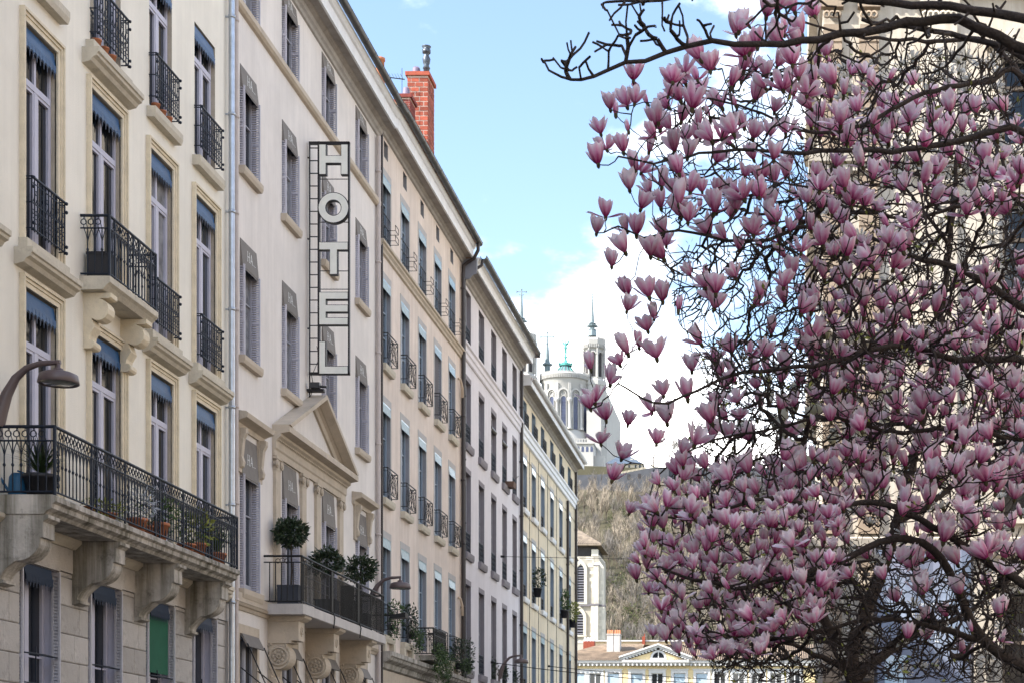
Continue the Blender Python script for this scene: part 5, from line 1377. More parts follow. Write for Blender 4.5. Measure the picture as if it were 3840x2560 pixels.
oct_tower(1963, 84, 1244, 1780, BY + 2); cross_spire(1955.5, 1086, 1244, BY + 6, 3.2, 1)
cross_spire(2052.5, 1244, 1400, BY + 14, 5.0, 1, plain=True)
mb = MB()                                                       # choir behind, side walls and lower gallery
mb.box(bx(1985), bx(2255), BY + 18, BY + 70, zb0 - 5, z_(1420)); mb.box(bx(2170), bx(2262), BY + 10, BY + 40, zb0 - 5, z_(1500)); mb.box(bx(2196), bx(2250), BY + 3, BY + 9, zb0 - 8, z_(1530))
part('nave', mb, m_bas, bas)
mb = MB(); gx0, gx1 = bx(2150), bx(2232)
mb.box(gx0, gx1, BY - 6, BY + 4, zb0 - 10, z_(1676)); mb.box(gx0 - .3, gx1 + .3, BY - 6.5, BY + 4, z_(1676) + .01, z_(1670))
for k in range(9): mb.box(gx0 + k * .9, gx0 + k * .9 + .35, BY - 6.4, BY - 6, z_(1670) + .01, z_(1660))
mb.box(gx0, gx1, BY - 6.4, BY - 6, z_(1660) + .02, z_(1657)); mb.box(bx(2226), bx(2270), BY - 4, BY + 4, zb0 - 10, z_(1715))
gal = part('gallery', mb, m_bas, bas)
m2 = MB()
for k in range(5):
    xk = gx0 + .9 + k * 1.5; pts = [(xk - .45, BY - 6.04, z_(1705)), (xk + .45, BY - 6.04, z_(1705))] + [(xk + .45 * math.cos(t), BY - 6.04, z_(1690) + .45 * math.sin(t)) for t in [math.pi * i / 6 for i in range(7)]]
    m2.add(pts, [tuple(range(9))])
link('arcade', m2.mesh('arcade', m_bgl, wloc(gal)), gal)

# terrace wall, slate-roofed house, terrace trees
m_wallst = M('terrace_stone', (.072, .076, .088), .92, .2, .3, .3, 2)
m_hs = M('house_wall', (.50, .45, .36), .9, .1, .3)
hy = 575.0
ho = thing('house', 'small villa with a steep blue slate roof beside the basilica', 'house', (bx(2340, hy), hy, 100))
mb = MB(); mb.box(bx(2275, hy), bx(2408, hy), hy, hy + 10, 95, bz(1738, hy)); part('wall', mb, m_hs, ho)
mb = MB(); A_ = bz(1738, hy); B_ = bz(1694, hy); a0, a1 = bx(2270, hy), bx(2414, hy); r0_, r1_ = bx(2320, hy), bx(2350, hy)
mb.add([(a0, hy - .7, A_), (a1, hy - .7, A_), (a1, hy + 10.7, A_), (a0, hy + 10.7, A_), (r0_, hy + 5, B_), (r1_, hy + 5, B_)], [(0, 1, 5, 4), (1, 2, 5), (2, 3, 4, 5), (3, 0, 4), (0, 3, 2, 1)])
rf = part('roof', mb, M('blue_slate', (.075, .10, .135), .5, .25, 1), ho)
mb = MB(); mb.box(bx(2376, hy), bx(2386, hy), hy + 2, hy + 3, A_, bz(1712, hy)); mb.box(bx(2362, hy), bx(2371, hy), hy + 2, hy + 3, A_, bz(1714, hy)); link('chimney', mb.mesh('chimney', m_hs, wloc(rf)), rf)
for px_ in (2290, 2312, 2334, 2356, 2380, 2396):
    mb = MB(); mb.box(bx(px_, hy), bx(px_ + 7, hy), hy - .06, hy + .05, bz(1752, hy), bz(1741, hy)); part('window', mb, m_glass, ho)
wy = 556.0
tw_ = thing('terrace_wall', 'long grey retaining wall with a pale balustrade above the wooded slope', 'wall', (bx(2600, wy), wy, 90))
mb = MB(); mb.add([(bx(1960, wy), wy, 80), (bx(2330, wy), wy, 85), (bx(2440, wy), wy, 85), (bx(3900, wy), wy, 80), (bx(1960, wy), wy, bz(1786, wy)), (bx(2330, wy), wy, bz(1774, wy)), (bx(2440, wy), wy, bz(1752, wy)), (bx(3900, wy), wy, bz(1752, wy))] +
   [(x, wy + 4, z) for x, z in ((bx(1960, wy), bz(1786, wy)), (bx(2330, wy), bz(1774, wy)), (bx(2440, wy), bz(1752, wy)), (bx(3900, wy), bz(1752, wy)))],
   [(0, 1, 5, 4), (1, 2, 6, 5), (2, 3, 7, 6), (4, 5, 9, 8), (5, 6, 10, 9), (6, 7, 11, 10)])
for px_ in range(2440, 3800, 60): mb.box(bx(px_, wy), bx(px_ + 9, wy), wy - .8, wy, 80, bz(1756, wy))
part('wall', mb, m_wallst, tw_)
mb = MB()
for px_ in range(2440, 3800, 5): mb.box(bx(px_, wy), bx(px_ + 2.4, wy), wy + .1, wy + .4, bz(1752, wy), bz(1745, wy))
mb.box(bx(2438, wy), bx(3800, wy), wy, wy + .5, bz(1745, wy) + .01, bz(1742, wy))
for k in range(22):
    p = 2330 + k * 5; zz = 1774 - 22 * k / 22; mb.box(bx(p, wy), bx(p + 2.4, wy), wy + .1, wy + .4, bz(zz, wy), bz(zz - 8, wy))
part('balustrade', mb, m_hs, tw_)
for k, (pw, py0, py1) in enumerate(((2300, 1772, 1792), (2352, 1776, 1796), (2392, 1774, 1792))):
    mb = MB(); mb.box(bx(pw, wy), bx(pw + 12, wy), wy - .05, wy + .1, bz(py1, wy), bz(py0, wy)); part('arched_opening', mb, m_tdark, tw_)
def terrace_tree(seed, H):
    r_ = random.Random(seed); tr, cr = MB(), MB(); segs = [(Vector((0, 0, 0)), Vector((0, 0, H*.3)), .26)]
    tr.tube([(0, 0, -1), (0, 0, H*.3)], .28, 6, .24)
    def grow(p, d, L, r, n, mbx):
        q = p + d * L; mbx.tube([p, p.lerp(q, .5) + Vector((r_.gauss(0, .05), r_.gauss(0, .05), 0)) * L, q], r, 4, r * .7, cap=False)
        if n == 0: return
        for _ in range(3 if n > 1 else 4):
            dd = (d + Vector((r_.gauss(0, .55), r_.gauss(0, .55), r_.gauss(.15, .35)))).normalized(); grow(q, dd, L * r_.uniform(.6, .85), r * .62, n - 1, cr)
    for k in range(5): a = k * 1.257 + r_.uniform(-.4, .4); grow(Vector((0, 0, H*.28)), Vector((math.cos(a)*.5, math.sin(a)*.5, 1)).normalized(), H*.26, .15, 4, cr)
    return tr, cr
for i, (px_, H, lab) in enumerate(((2450, 12.5, 'leafless dark pollarded tree on the terrace nearest the slate roofed villa'), (2505, 10.5, 'second leafless dark pollarded tree on the terrace from the slate roofed villa'), (2558, 9.5, 'third leafless dark tree on the terrace from the slate roofed villa'))):
    t = thing('bare_tree', lab, 'tree', (bx(px_, 566), 566, bz(1752, 566) - .5), 'bare trees on the terrace')
    tr, cr = terrace_tree(70 + i, H); link('trunk', tr.mesh('trunk', m_bark), t); link('crown', cr.mesh('crown', m_bark), t)
# terrace ground behind the wall
# ---------------------------------------------------------------- ornate stone building on the right of the street, behind the magnolias
QY, QX = 60.0, 1.25
m_q = M('ornate_stone', (.47, .425, .36), .88, .10, .6, .4, 12, streak=.35, dirt=.15, alt=(.32, .22, .13))
m_q2 = M('ornate_stone_brown', (.27, .21, .155), .88, .2, 1.0, .4, 12, dirt=.3)
m_qr = M('ornate_grey', (.52, .51, .49), .85, .1, 1.0, .3, 12)
orn = thing('stone_building', 'tall ornate cream stone building with cornices, seen through the magnolia branches', 'building', (6, QY, 0))
qc = [8.3]; qh = []
for c in qc:
    for z0, z1 in ((3.0, 8.4), (11.0, 15.6), (18.0, 21.6), (23.6, 26.6)): qh.append((c - .95, c + .95, z0, z1))
tmp = MB(); wall_grid(tmp, 0, QX, 14, 0, 33, qh, .5); mb = MB(); mb.v = [(y, QY - x, z) for x, y, z in tmp.v]; mb.f, mb.m, mb.s = tmp.f, tmp.m, tmp.s
mb.quad((QX, QY, 0), (QX, QY + 17, 0), (QX, QY + 17, 33), (QX, QY, 33)); mb.quad((14, QY, 0), (14, QY + 17, 0), (14, QY + 17, 33), (14, QY, 33)); mb.quad((QX, QY + 17, 0), (14, QY + 17, 0), (14, QY + 17, 33), (QX, QY + 17, 33)); mb.quad((QX, QY, 33), (14, QY, 33), (14, QY + 17, 33), (QX, QY + 17, 33))
part('wall', mb, [m_q, m_qr], orn)
for z in (9.6, 16.8, 22.6, 28.6):
    mb = MB(); pr = [(0, 0), (.10, .05), (.16, .25), (.45, .35), (.50, .60), (.15, .70), (0, .72)]
    mb.prism(pr, lambda a, b, t: (t, QY - a, z + b), QX - .5, 14); mb.prism(pr, lambda a, b, t: (QX - a, t, z + b), QY, QY + 17)
    for k in range(40): mb.box(QX + k * .33, QX + k * .33 + .17, QY - .34, QY - .02, z + .06, z + .26)
    part('cornice', mb, m_q, orn)
for i, x in enumerate((QX, QX + 1.25, 4.6, 5.2, 8.3, 8.95)):
    for z0, z1 in ((0.3, 9.5), (10.4, 16.7), (17.6, 22.5), (23.4, 28.5)):
        mb = MB(); w = .30
        mb.box(x, x + 2*w, QY - .16, QY, z0, z1 - .8); mb.box(x - .06, x + 2*w + .06, QY - .22, QY, z0, z0 + .5); mb.box(x - .08, x + 2*w + .08, QY - .28, QY, z1 - .25, z1 - .01)
        for k in range(3): mb.ring((x + .12 + k * .18, QY - .22, z1 - .5), (1, 0, 0), (0, 0, 1), .10, .05, 8, 4)
        if i < 2:
            for k in range(int((z1 - z0 - 1.4) / .45)): mb.box(x - .03, x + 2*w + .03, QY - .20, QY, z0 + .55 + k * .45, z0 + .92 + k * .45)
        part('pilaster', mb, m_q2 if i < 2 else m_q, orn)
style('ornate', dep=.35, mat=m_q2, transom=.7, bars=1, one=True, fw=.10)
def qwin(w, h):
    m_ = MB()
    for s in (-1, 1):
        for e, a, b in ((.06, 0, .12), (.12, .12, .28)): x0, x1 = sorted((s*(w/2 + a), s*(w/2 + b))); m_.box(x0, x1, -e, .02, 0, h)
    m_.box(-w/2 - .35, w/2 + .35, -.14, .02, h, h + .3); m_.prism([(-w/2 - .6, h + .55), (w/2 + .6, h + .55), (0, h + 1.05)], lambda a, b, t: (a, t, b), -.35, 0); m_.box(-w/2 - .6, w/2 + .6, -.36, 0, h + .32, h + .54)
    for s in (-1, 1): m_.box(s*(w/2 + .2) - .1, s*(w/2 + .2) + .1, -.3, 0, h - .3, h + .3)
    m_.box(-w/2 - .3, w/2 + .3, -.25, 0, -.25, 0)
    return m_
for a, b, c, d in qh:
    h = round(d - c, 2); w_ = link('window', cached(('window', 'q', h), lambda: qwin(1.9, h), m_q), orn, Vector(((a + b)/2, QY, c)) - wloc(orn))
    def fr():
        m_ = MB()
        for x0, x1, z0, z1 in ((-.95, -.83, 0, h), (.83, .95, 0, h), (-.06, .06, 0, h), (-.83, .83, h*.68, h*.68 + .12), (-.83, .83, 0, .12)): m_.box(x0, x1, .30, .42, z0, z1)
        return m_
    sub(w_, ('frame', 'q', h), fr, m_q2); sub(w_, ('pane', 'q', h), lambda: MB().box(-.84, .84, .40, .43, .1, h), m_glass)
# big violet blue exhibition banner in front of it
bn = thing('banner', 'large violet blue banner with small white lettering behind the lower magnolia branches', 'banner', at(3470, 2560, 58))
m_ban = M('banner_cloth', (.20, .20, .27), .6, .10, .35, .2, 5, col2=(.16, .22, .30)); m_post = M('banner_post', (.05, .05, .06), .5)
mb = MB(); x0, x1 = at(3290, 0, 58).x, at(3640, 0, 58).x; z0, z1 = at(0, 2600, 58).z, at(0, 2060, 58).z
for j in range(12):
    for i in range(10):
        def P(i, j): return (x0 + (x1 - x0) * i / 10, 58 + .06 * math.sin(i * 1.3) + .04 * math.sin(j), z0 + (z1 - z0) * j / 12)
        mb.add([P(i, j), P(i + 1, j), P(i + 1, j + 1), P(i, j + 1)], [(0, 1, 2, 3)], 0, True)
part('cloth', mb, m_ban, bn)
mb = MB()
for x in (x0 - .05, x1 + .05): mb.tube([(x, 58.05, 0), (x, 58.05, z1 + .3)], .06, 6)
mb.tube([(x0, 58.05, z1 + .1), (x1, 58.05, z1 + .1)], .05, 6); part('pole', mb, m_post, bn)
def letters(txt, x, z, size, parent, Y):
    cu = bpy.data.curves.new('lettering', 'FONT'); cu.body = txt; cu.size = size
    tmpo = bpy.data.objects.new('tmp', cu); COL.objects.link(tmpo)
    me = bpy.data.meshes.new_from_object(tmpo.evaluated_get(bpy.context.evaluated_depsgraph_get())); bpy.data.objects.remove(tmpo)
    me.materials.clear(); me.materials.append(m_letw); me.name = 'lettering'
    o = link('lettering', me, parent, Vector((x, Y, z)) - wloc(parent)); o.rotation_euler = (R(90), 0, 0); return o
bpy.context.view_layer.update()
for t, px_, py_, s in (('de', 3548, 2368, .22), ('Z', 3505, 2405, .26), ('ter', 3395, 2118, .2), ('ont ner.', 3450, 2268, .16), ('ier', 3400, 2310, .24)): 
    p = at(px_, py_, 57.86); letters(t, p.x, p.z, s, bn, 57.86)
pn = thing('sign_panel', 'pale blue and white printed panel standing under the violet banner', 'sign', at(3390, 2600, 57))
mb = MB(); a, b = at(3318, 2640, 57), at(3400, 2455, 57); mb.box(a.x, b.x, 57, 57.1, a.z, b.z); part('panel', mb, M('sky_panel', (.22, .42, .60), .4, .1, .8, 0, col2=(.6, .66, .7)), pn)
mb = MB(); mb.box(a.x, a.x + .08, 57.0, 57.08, 0, a.z); mb.box(b.x - .08, b.x, 57.0, 57.08, 0, a.z); part('leg', mb, m_post, pn)

# ---------------------------------------------------------------- street lamps on the facades
def lamp(Y, ztop, label, reach=.90, xw=X):
    t = thing('street_lamp', label, 'street lamp', (xw, Y, ztop - .9), 'wall lamps along the street')
    mb = MB(); pts = [(0, -.95), (.05, -.72), (.13, -.48), (.26, -.24), (.42, -.09), (.62, -.02), (reach + .03, .0)]
    mb.tube([(xw + .03 + a, Y, ztop + b) for a, b in pts], [.10, .10, .085, .065, .05, .042, .036], 8)
    mb.box(xw, xw + .06, Y - .10, Y + .10, ztop - 1.15, ztop - .6); part('arm', mb, m_lamp, t)
    mb = MB(); c = (xw + .03 + reach, Y, ztop - .24)
    mb.lathe([(.03, .24), (.03, .16), (.075, .14), (.075, .10), (.20, .085), (.275, .05), (.300, -.075), (.285, -.085), (.27, -.06), (0, -.055)], 22, c); part('shade', mb, m_lamp, t)
    mb = MB(); mb.lathe([(.262, -.058), (.2, -.085), (0, -.10)], 18, c); part('lens', mb, m_lglass, t)
    return t
lamp(26.27, 8.02, 'brown street lamp on a curved arm at the left edge above the long balcony')
lamp(49.5, 7.66, 'brown street lamp on a curved arm beside the hotel balcony')
lamp(72.1, 7.22, 'brown street lamp on a curved arm over the white building, farthest down the street')
fl = thing('floodlight', 'small black floodlight on a short arm under the hotel side street lamp', 'floodlight', (-11.2, 49.2, 6.5))
mb = MB(); mb.tube([(X, 49.2, 6.56), (-11.05, 49.2, 6.56)], .025, 5); part('arm', mb, m_iron2, fl)
mb = MB(); mb.add([(-11.05, 49.0, 6.46), (-10.62, 49.0, 6.48), (-10.62, 49.0, 6.62), (-11.05, 49.0, 6.55), (-11.05, 49.4, 6.46), (-10.62, 49.4, 6.48), (-10.62, 49.4, 6.62), (-11.05, 49.4, 6.55)], [(0, 1, 2, 3), (4, 7, 6, 5), (0, 4, 5, 1), (1, 5, 6, 2), (2, 6, 7, 3), (3, 7, 4, 0)]); part('housing', mb, m_iron2, fl)

# ---------------------------------------------------------------- plants
def topiary(x, y, zc, r, zs, label, n=900):
    t = thing('potted_laurel', label, 'potted tree', (x, y, zs), 'laurel balls on the hotel balcony')
    mb = MB(); mb.box(x - .24, x + .24, y - .26, y + .26, zs, zs + .47); mb.box(x - .25, x + .25, y - .27, y + .27, zs + .43, zs + .472); part('planter', mb, M('slate_planter', (.045, .050, .065), .6, .1, 4), t)
    mb = MB(); mb.tube([(x, y, zs + .4), (x + .02, y, zs + .8), (x, y, zc)], .022, 6); part('trunk', mb, m_bark, t)
    mb = MB(); leaves(mb, (x, y, zc), (r, r, r * .88), n, .105, 0, .35, .1, .5); leaves(mb, (x, y, zc), (r * .8, r * .8, r * .7), n // 3, .105, 0, .1); part('crown', mb, [m_leafd], t)
topiary(-11.38, 40.4, 7.56, .36, 5.87, 'clipped laurel ball on a thin stem at the near end of the hotel balcony')
topiary(-11.32, 43.35, 7.28, .38, 5.87, 'low bushy laurel ball in the middle of the hotel balcony')
topiary(-11.32, 46.75, 7.53, .40, 5.87, 'clipped laurel ball at the far end of the hotel balcony')
mb = MB(); mb.box(-11.3, -11.0, 44.6, 45.0, 5.87, 6.5); mb.box(-11.3, -10.97, 44.6, 44.64, 6.5, 6.85)
solo('chair', 'dark chair half hidden behind the hotel balcony railing', 'chair', mb, m_iron2, (-11.15, 44.8, 5.87))
def potted(name, label, cat, x, y, z, r, h, pm, fol, mats, group=None):
    t = thing(name, label, cat, (x, y, z), group); part('pot', pot_mb((x, y, z), r, h), pm, t)
    mb = MB(); fol(mb, Vector((x, y, z + h))); part('leaves', mb, mats, t); return t
zc_ = 6.045
m_dpot = M('dark_pot', (.03, .03, .035), .5, .1, 5)
G = 'plants on the long cream balcony'
potted('potted_yucca', 'large spiky yucca in a dark tub at the near end of the long balcony', 'potted plant', -11.25, 26.55, zc_, .26, .34, m_dpot, lambda m, c: (blades(m, c, 95, .62, 0, .014, 1.3), blades(m, c, 26, .5, 1, .012, 1.6)), [m_leafd, m_leafm], G)
potted('potted_plant', 'small yellowish plant in a low pot on the long balcony', 'potted plant', -11.08, 28.75, zc_, .14, .12, m_terra, lambda m, c: leaves(m, c + Vector((0, 0, .06)), (.26, .34, .14), 150, .08, 0, .2), [m_leafy], G)
potted('potted_plant', 'little yellow flowered plant nearest the yucca on the long balcony', 'potted plant', -11.08, 28.0, zc_, .10, .10, m_terra, lambda m, c: leaves(m, c + Vector((0, 0, .04)), (.14, .16, .10), 70, .06, 0, .2), [m_leafy], G)
potted('potted_plant', 'feathery silver grey plant in a terracotta pot on the long balcony', 'potted plant', -11.05, 29.95, zc_, .17, .22, m_terra, lambda m, c: (leaves(m, c + Vector((0, 0, .22)), (.30, .34, .30), 420, .09, 0, .1, .1, .25)), [m_silver], G)
potted('potted_plant', 'dark green shrub in a large terracotta pot on the long balcony', 'potted plant', -11.10, 31.0, zc_, .22, .30, m_terra, lambda m, c: leaves(m, c + Vector((0, 0, .20)), (.34, .42, .30), 330, .09, 0, .2), [m_leafm], G)
potted('potted_plant', 'bright yellow green bush in a terracotta pot on the long balcony', 'potted plant', -11.10, 33.1, zc_, .20, .24, m_terra, lambda m, c: (leaves(m, c + Vector((0, 0, .28)), (.30, .34, .36), 330, .10, 0, .2), leaves(m, c + Vector((-.1, -.2, .3)), (.3, .3, .34), 180, .09, 1, .2)), [m_leafy, m_leafm], G)
potted('potted_plant', 'spiky dark green plant at the far end of the long balcony', 'potted plant', -11.10, 34.3, zc_, .18, .22, m_terra, lambda m, c: blades(m, c, 70, .62, 0, .016, 1.1), [m_leafm], G)
potted('empty_pot', 'small bare terracotta pot between the silver plant and the dark shrub', 'flower pot', -11.05, 30.45, zc_, .12, .17, m_terra, lambda m, c: leaves(m, c + Vector((0, 0, .03)), (.08, .08, .05), 24, .05, 0, .2), [m_leafy], 'terracotta pots on the long balcony')
potted('empty_pot', 'low terracotta bowl beside the yellow green bush', 'flower pot', -11.05, 32.4, zc_, .17, .13, m_terra, lambda m, c: leaves(m, c + Vector((0, 0, .02)), (.14, .14, .05), 40, .05, 0, .2), [m_leafm], 'terracotta pots on the long balcony')
wc_ = thing('watering_can', 'dark blue watering can left of the spiky yucca', 'watering can', (-11.58, 26.5, zc_))
mb = MB(); mb.lathe([(.13, 0), (.14, .02), (.12, .30), (.08, .36), (0, .36)], 14, (-11.58, 26.5, zc_)); part('body', mb, M('can_blue', (.02, .10, .20), .45, .1, 4), wc_)
mb = MB(); mb.tube([(-11.70, 26.48, zc_ + .08), (-11.78, 26.46, zc_ + .22), (-11.84, 26.45, zc_ + .33)], .022, 6); mb.lathe([(.02, 0), (.05, .03), (0, .035)], 8, (-11.85, 26.45, zc_ + .32)); part('spout', mb, MATS['can_blue'], wc_)
mb = MB(); mb.tube([(-11.47, 26.5, zc_ + .08), (-11.40, 26.5, zc_ + .2), (-11.47, 26.5, zc_ + .36), (-11.58, 26.5, zc_ + .40)], .014, 6); part('handle', mb, MATS['can_blue'], wc_)
# small terracotta pots on upper sills of the cream building
for ci, (y, z, lab) in enumerate(((30.3, 14.26, 'row of small terracotta pots behind the top railing over the small balcony'), (33.1, 14.26, 'small terracotta pots behind the top railing right of the small balcony'))):
    t = thing('flower_pots', lab, 'flower pot', (X + .02, y, z), 'pots behind the top railings')
    for k in range(3): part('pot', pot_mb((X + .06, y - .35 + k * .33, z), .08, .14), m_terra, t)
bxp = thing('planter_box', 'black square planter on the small balcony of the cream building', 'planter', (-11.55, 29.72, 10.215))
mb = MB(); mb.box(-11.74, -11.38, 29.52, 29.92, 10.215, 10.66); mb.box(-11.75, -11.37, 29.51, 29.93, 10.62, 10.665); part('box', mb, m_dpot, bxp)
mb = MB(); mb.box(-11.70, -11.42, 29.56, 29.88, 10.60, 10.668); part('soil', mb, m_bark, bxp)
# salmon building greenery
G = 'plants on the salmon building'
def hanging(mb, c, wy, drop, n, m=0):
    for _ in range(n):
        t = random.random(); y = random.gauss(0, wy * .5); d = drop * random.random() * (1 - abs(y) / (wy * 1.6 + .01))
        leaves(mb, c + Vector((random.uniform(0, .2) , y, -max(0, d))), (.07, .07, .07), 3, .085, random.choice((0, 0, 1)), .2)
potted('window_plant', 'small green plant in the first salmon window box beside the hotel balcony', 'potted plant', X + .17, 51.8, 6.36, .12, .18, m_dpot, lambda m, c: (leaves(m, c + Vector((.1, 0, .35)), (.24, .30, .40), 230, .10, 0, .3), hanging(m, c, .4, .5, 40)), [m_leafm, m_leafd], G)
potted('window_plant', 'dark bush with trailing variegated ivy in the second salmon window', 'potted plant', X + .16, 54.5, 6.36, .14, .18, m_dpot, lambda m, c: (leaves(m, c + Vector((-.02, -.2, .42)), (.26, .36, .46), 420, .10, 1, .3), hanging(m, c + Vector((.1, .2, .1)), .55, .75, 170, 0)), [m_leafm, m_leafd], G)
potted('ivy_planter', 'mass of trailing ivy spilling from the small iron balcony', 'potted plant', -11.33, 56.9, 6.0, .16, .22, m_dpot, lambda m, c: (hanging(m, c + Vector((.1, -.45, .1)), .7, 1.2, 330, 0), hanging(m, c + Vector((.15, .5, -.1)), .7, 1.3, 330, 0)), [m_leafm, m_leafd], G)
potted('window_plant', 'big dark round bush in the last salmon window by the drainpipes', 'potted plant', X + .25, 62.0, 5.95, .18, .22, m_dpot, lambda m, c: (leaves(m, c + Vector((.15, 0, .25)), (.42, .62, .62), 700, .11, 1, .3), hanging(m, c + Vector((.2, .2, .1)), .6, .6, 120)), [m_leafm, m_leafd], G)
for i, (y, lab) in enumerate(((70.8, 'dark potted conifer on a low sill of the white building, nearest the lamp bracket'), (73.5, 'dark potted conifer on a low sill of the white building, behind the lamp arm'), (76.3, 'dark potted conifer on the last low sill of the white building'))):
    potted('window_plant', lab, 'potted plant', X - .08, y, 6.13, .14, .2, m_dpot, lambda m, c: leaves(m, c + Vector((.02, 0, .24)), (.22, .34, .42), 300, .10, 0, .2), [m_leafd], 'plants on the white building')
hb = thing('window_box', 'small brown wooden box on a bracket at an upper window of the white building', 'planter', (X + .2, 73.9, 14.5))
mb = MB(); mb.add([(X + .02, 73.6, 14.62), (X + .40, 73.6, 14.62), (X + .36, 73.64, 14.40), (X + .06, 73.64, 14.40), (X + .02, 74.3, 14.62), (X + .40, 74.3, 14.62), (X + .36, 74.26, 14.40), (X + .06, 74.26, 14.40)], [(0, 1, 2, 3), (4, 7, 6, 5), (3, 2, 6, 7), (0, 3, 7, 4), (1, 5, 6, 2), (0, 4, 5, 1)]); part('box', mb, M('wood_box', (.15, .09, .07), .8, .2, 6), hb)
mb = MB(); mb.tube([(X, 74.1, 14.4), (X + .45, 74.5, 15.0)], .012, 4); part('wire', mb, m_iron2, hb)
for i, (y, z, lab, kk) in enumerate(((82.1, 10.72, 'leafy dark green plant in a black window box, nearest on the yellow building', 0), (91.95, 10.72, 'slender green plant in a black window box left of the yellow building drainpipe', 1), (95.4, 10.55, 'yellowish green plant in a black window box by the yellow building corner', 2))):
    potted('window_plant', lab, 'potted plant', X + .18, y, z, .20, .42, m_dpot, lambda m, c: leaves(m, c + Vector((.05, 0, .42)), (.30, .5, .52) if kk != 1 else (.2, .32, .62), 330, .14, 0, .2), [m_leafy if kk == 2 else m_leafd if kk == 0 else m_leafm], 'window boxes on the yellow building')

# ---------------------------------------------------------------- cables across the street
def cable(label, p0, p1, sag, r=.022):
    p0, p1 = Vector(p0), Vector(p1); n = 14
    mb = MB(); mb.tube([p0.lerp(p1, i / n) - Vector((0, 0, sag * 4 * (i / n) * (1 - i / n))) for i in range(n + 1)], r, 4)
    mb.tube([p0 - Vector((.05, 0, 0)), p0 + Vector((.12, 0, 0))], .05, 5)
    solo('overhead_cable', label, 'cable', mb, m_iron2, tuple(p0), 'cables over the street')
cable('upper black cable crossing low in front of the pedimented building', (X, 87.0, 7.85), (12.5, 86, 7.3), .55)
cable('lower black cable crossing from the white building to the right', (X, 70.2, 6.80), (12.5, 70, 6.3), .75, .02)
cable('thin grey wire stretched high across the yellow building', (X + .1, 72.3, 11.3), (12.5, 72, 11.1), .1, .012)

# ---------------------------------------------------------------- houses across the square, out of view, mirrored in the window panes
op = thing('apartment_building', 'long pale building across the square to the right, outside the view', 'building', (14, 0, 0))  # unseen block, added close in to keep sky light off the lower facades
holes = [(y - .6, y + .6, z, z + 2.5) for y in np.arange(-38, 44, 3.4) for z in (2.4, 6, 9.8, 13.4, 16.8)]
tmp = MB(); wall_grid(tmp, 0, -40, 46, 0, 21, holes, .3); shell(tmp, 0, -40, 46, 0, 21)
mb = MB(); mb.v = [(14 - x, y, z) for x, y, z in tmp.v]; mb.f, mb.m, mb.s = tmp.f, tmp.m, tmp.s
part('wall', mb, [M('brown_house', (.42, .35, .27), .9, .2, .5), m_bjamb], op)
for h in holes:
    w_ = add_window(op, 14, h[0], h[1], h[2], h[3], 'lilac'); w_.rotation_euler.z = R(180)
mb = MB(); mb.add([(13.4, -40, 21), (13.4, 46, 21), (18.5, 46, 23.4), (18.5, -40, 23.4), (23, -40, 21), (23, 46, 21)], [(0, 1, 2, 3), (3, 2, 5, 4), (0, 3, 4), (1, 5, 2)]); part('roof', mb, m_tile, op)
# ---------------------------------------------------------------- magnolias
random.seed(4); rng = np.random.default_rng(5)
m_branch = M('magnolia_bark', (.040, .030, .025), .88, .35, 18, .7, 60)
m_bud = M('bud_scale', (.060, .050, .022), .85, .3, 30, .3, 90)
def petal_mat(name, base, mid, tip, trans=.5):
    m = bpy.data.materials.new(name); m.use_nodes = True; t = m.node_tree; N, L = t.nodes, t.links
    b = N['Principled BSDF']; b.inputs['Roughness'].default_value = .55; b.inputs['Specular IOR Level'].default_value = .25
    at_ = N.new('ShaderNodeAttribute'); at_.attribute_name = 'along'
    oi = N.new('ShaderNodeObjectInfo'); tc = N.new('ShaderNodeTexCoord')
    nz = N.new('ShaderNodeTexNoise'); nz.inputs['Scale'].default_value = 45; nz.inputs['Detail'].default_value = 5; L.new(tc.outputs['Object'], nz.inputs['Vector'])
    ma = N.new('ShaderNodeMath'); ma.operation = 'MULTIPLY_ADD'; ma.inputs[1].default_value = .35; L.new(nz.outputs['Fac'], ma.inputs[0])
    mo = N.new('ShaderNodeMath'); mo.operation = 'MULTIPLY_ADD'; mo.inputs[1].default_value = .22; mo.inputs[2].default_value = -.28; L.new(oi.outputs['Random'], mo.inputs[0])
    L.new(mo.outputs[0], ma.inputs[2])
    ad = N.new('ShaderNodeMath'); L.new(at_.outputs['Fac'], ad.inputs[0]); L.new(ma.outputs[0], ad.inputs[1])
    cr = N.new('ShaderNodeValToRGB'); e = cr.color_ramp.elements
    e[0].position = .04; e[0].color = (*base, 1); e[1].position = .84; e[1].color = (*tip, 1); x = e.new(.36); x.color = (*mid, 1); x = e.new(.60); x.color = (*[(p + q) / 2 for p, q in zip(mid, tip)], 1)
    L.new(ad.outputs[0], cr.inputs[0]); L.new(cr.outputs[0], b.inputs['Base Color'])
    tr = N.new('ShaderNodeBsdfTranslucent'); L.new(cr.outputs[0], tr.inputs['Color'])
    mx = N.new('ShaderNodeMixShader'); mx.inputs[0].default_value = trans
    L.new(b.outputs[0], mx.inputs[1]); L.new(tr.outputs[0], mx.inputs[2]); L.new(mx.outputs[0], N['Material Output'].inputs['Surface'])
    return m
m_pout = petal_mat('petal_pink', (.44, .03, .18), (.82, .34, .55), (.97, .85, .92))
m_pin = petal_mat('petal_pale', (.62, .24, .40), (.88, .68, .77), (.96, .91, .93))
m_wout = petal_mat('petal_white', (.55, .52, .40), (.72, .71, .66), (.78, .78, .76))
m_cream_p = petal_mat('petal_cream', (.50, .50, .25), (.72, .70, .50), (.78, .77, .66))
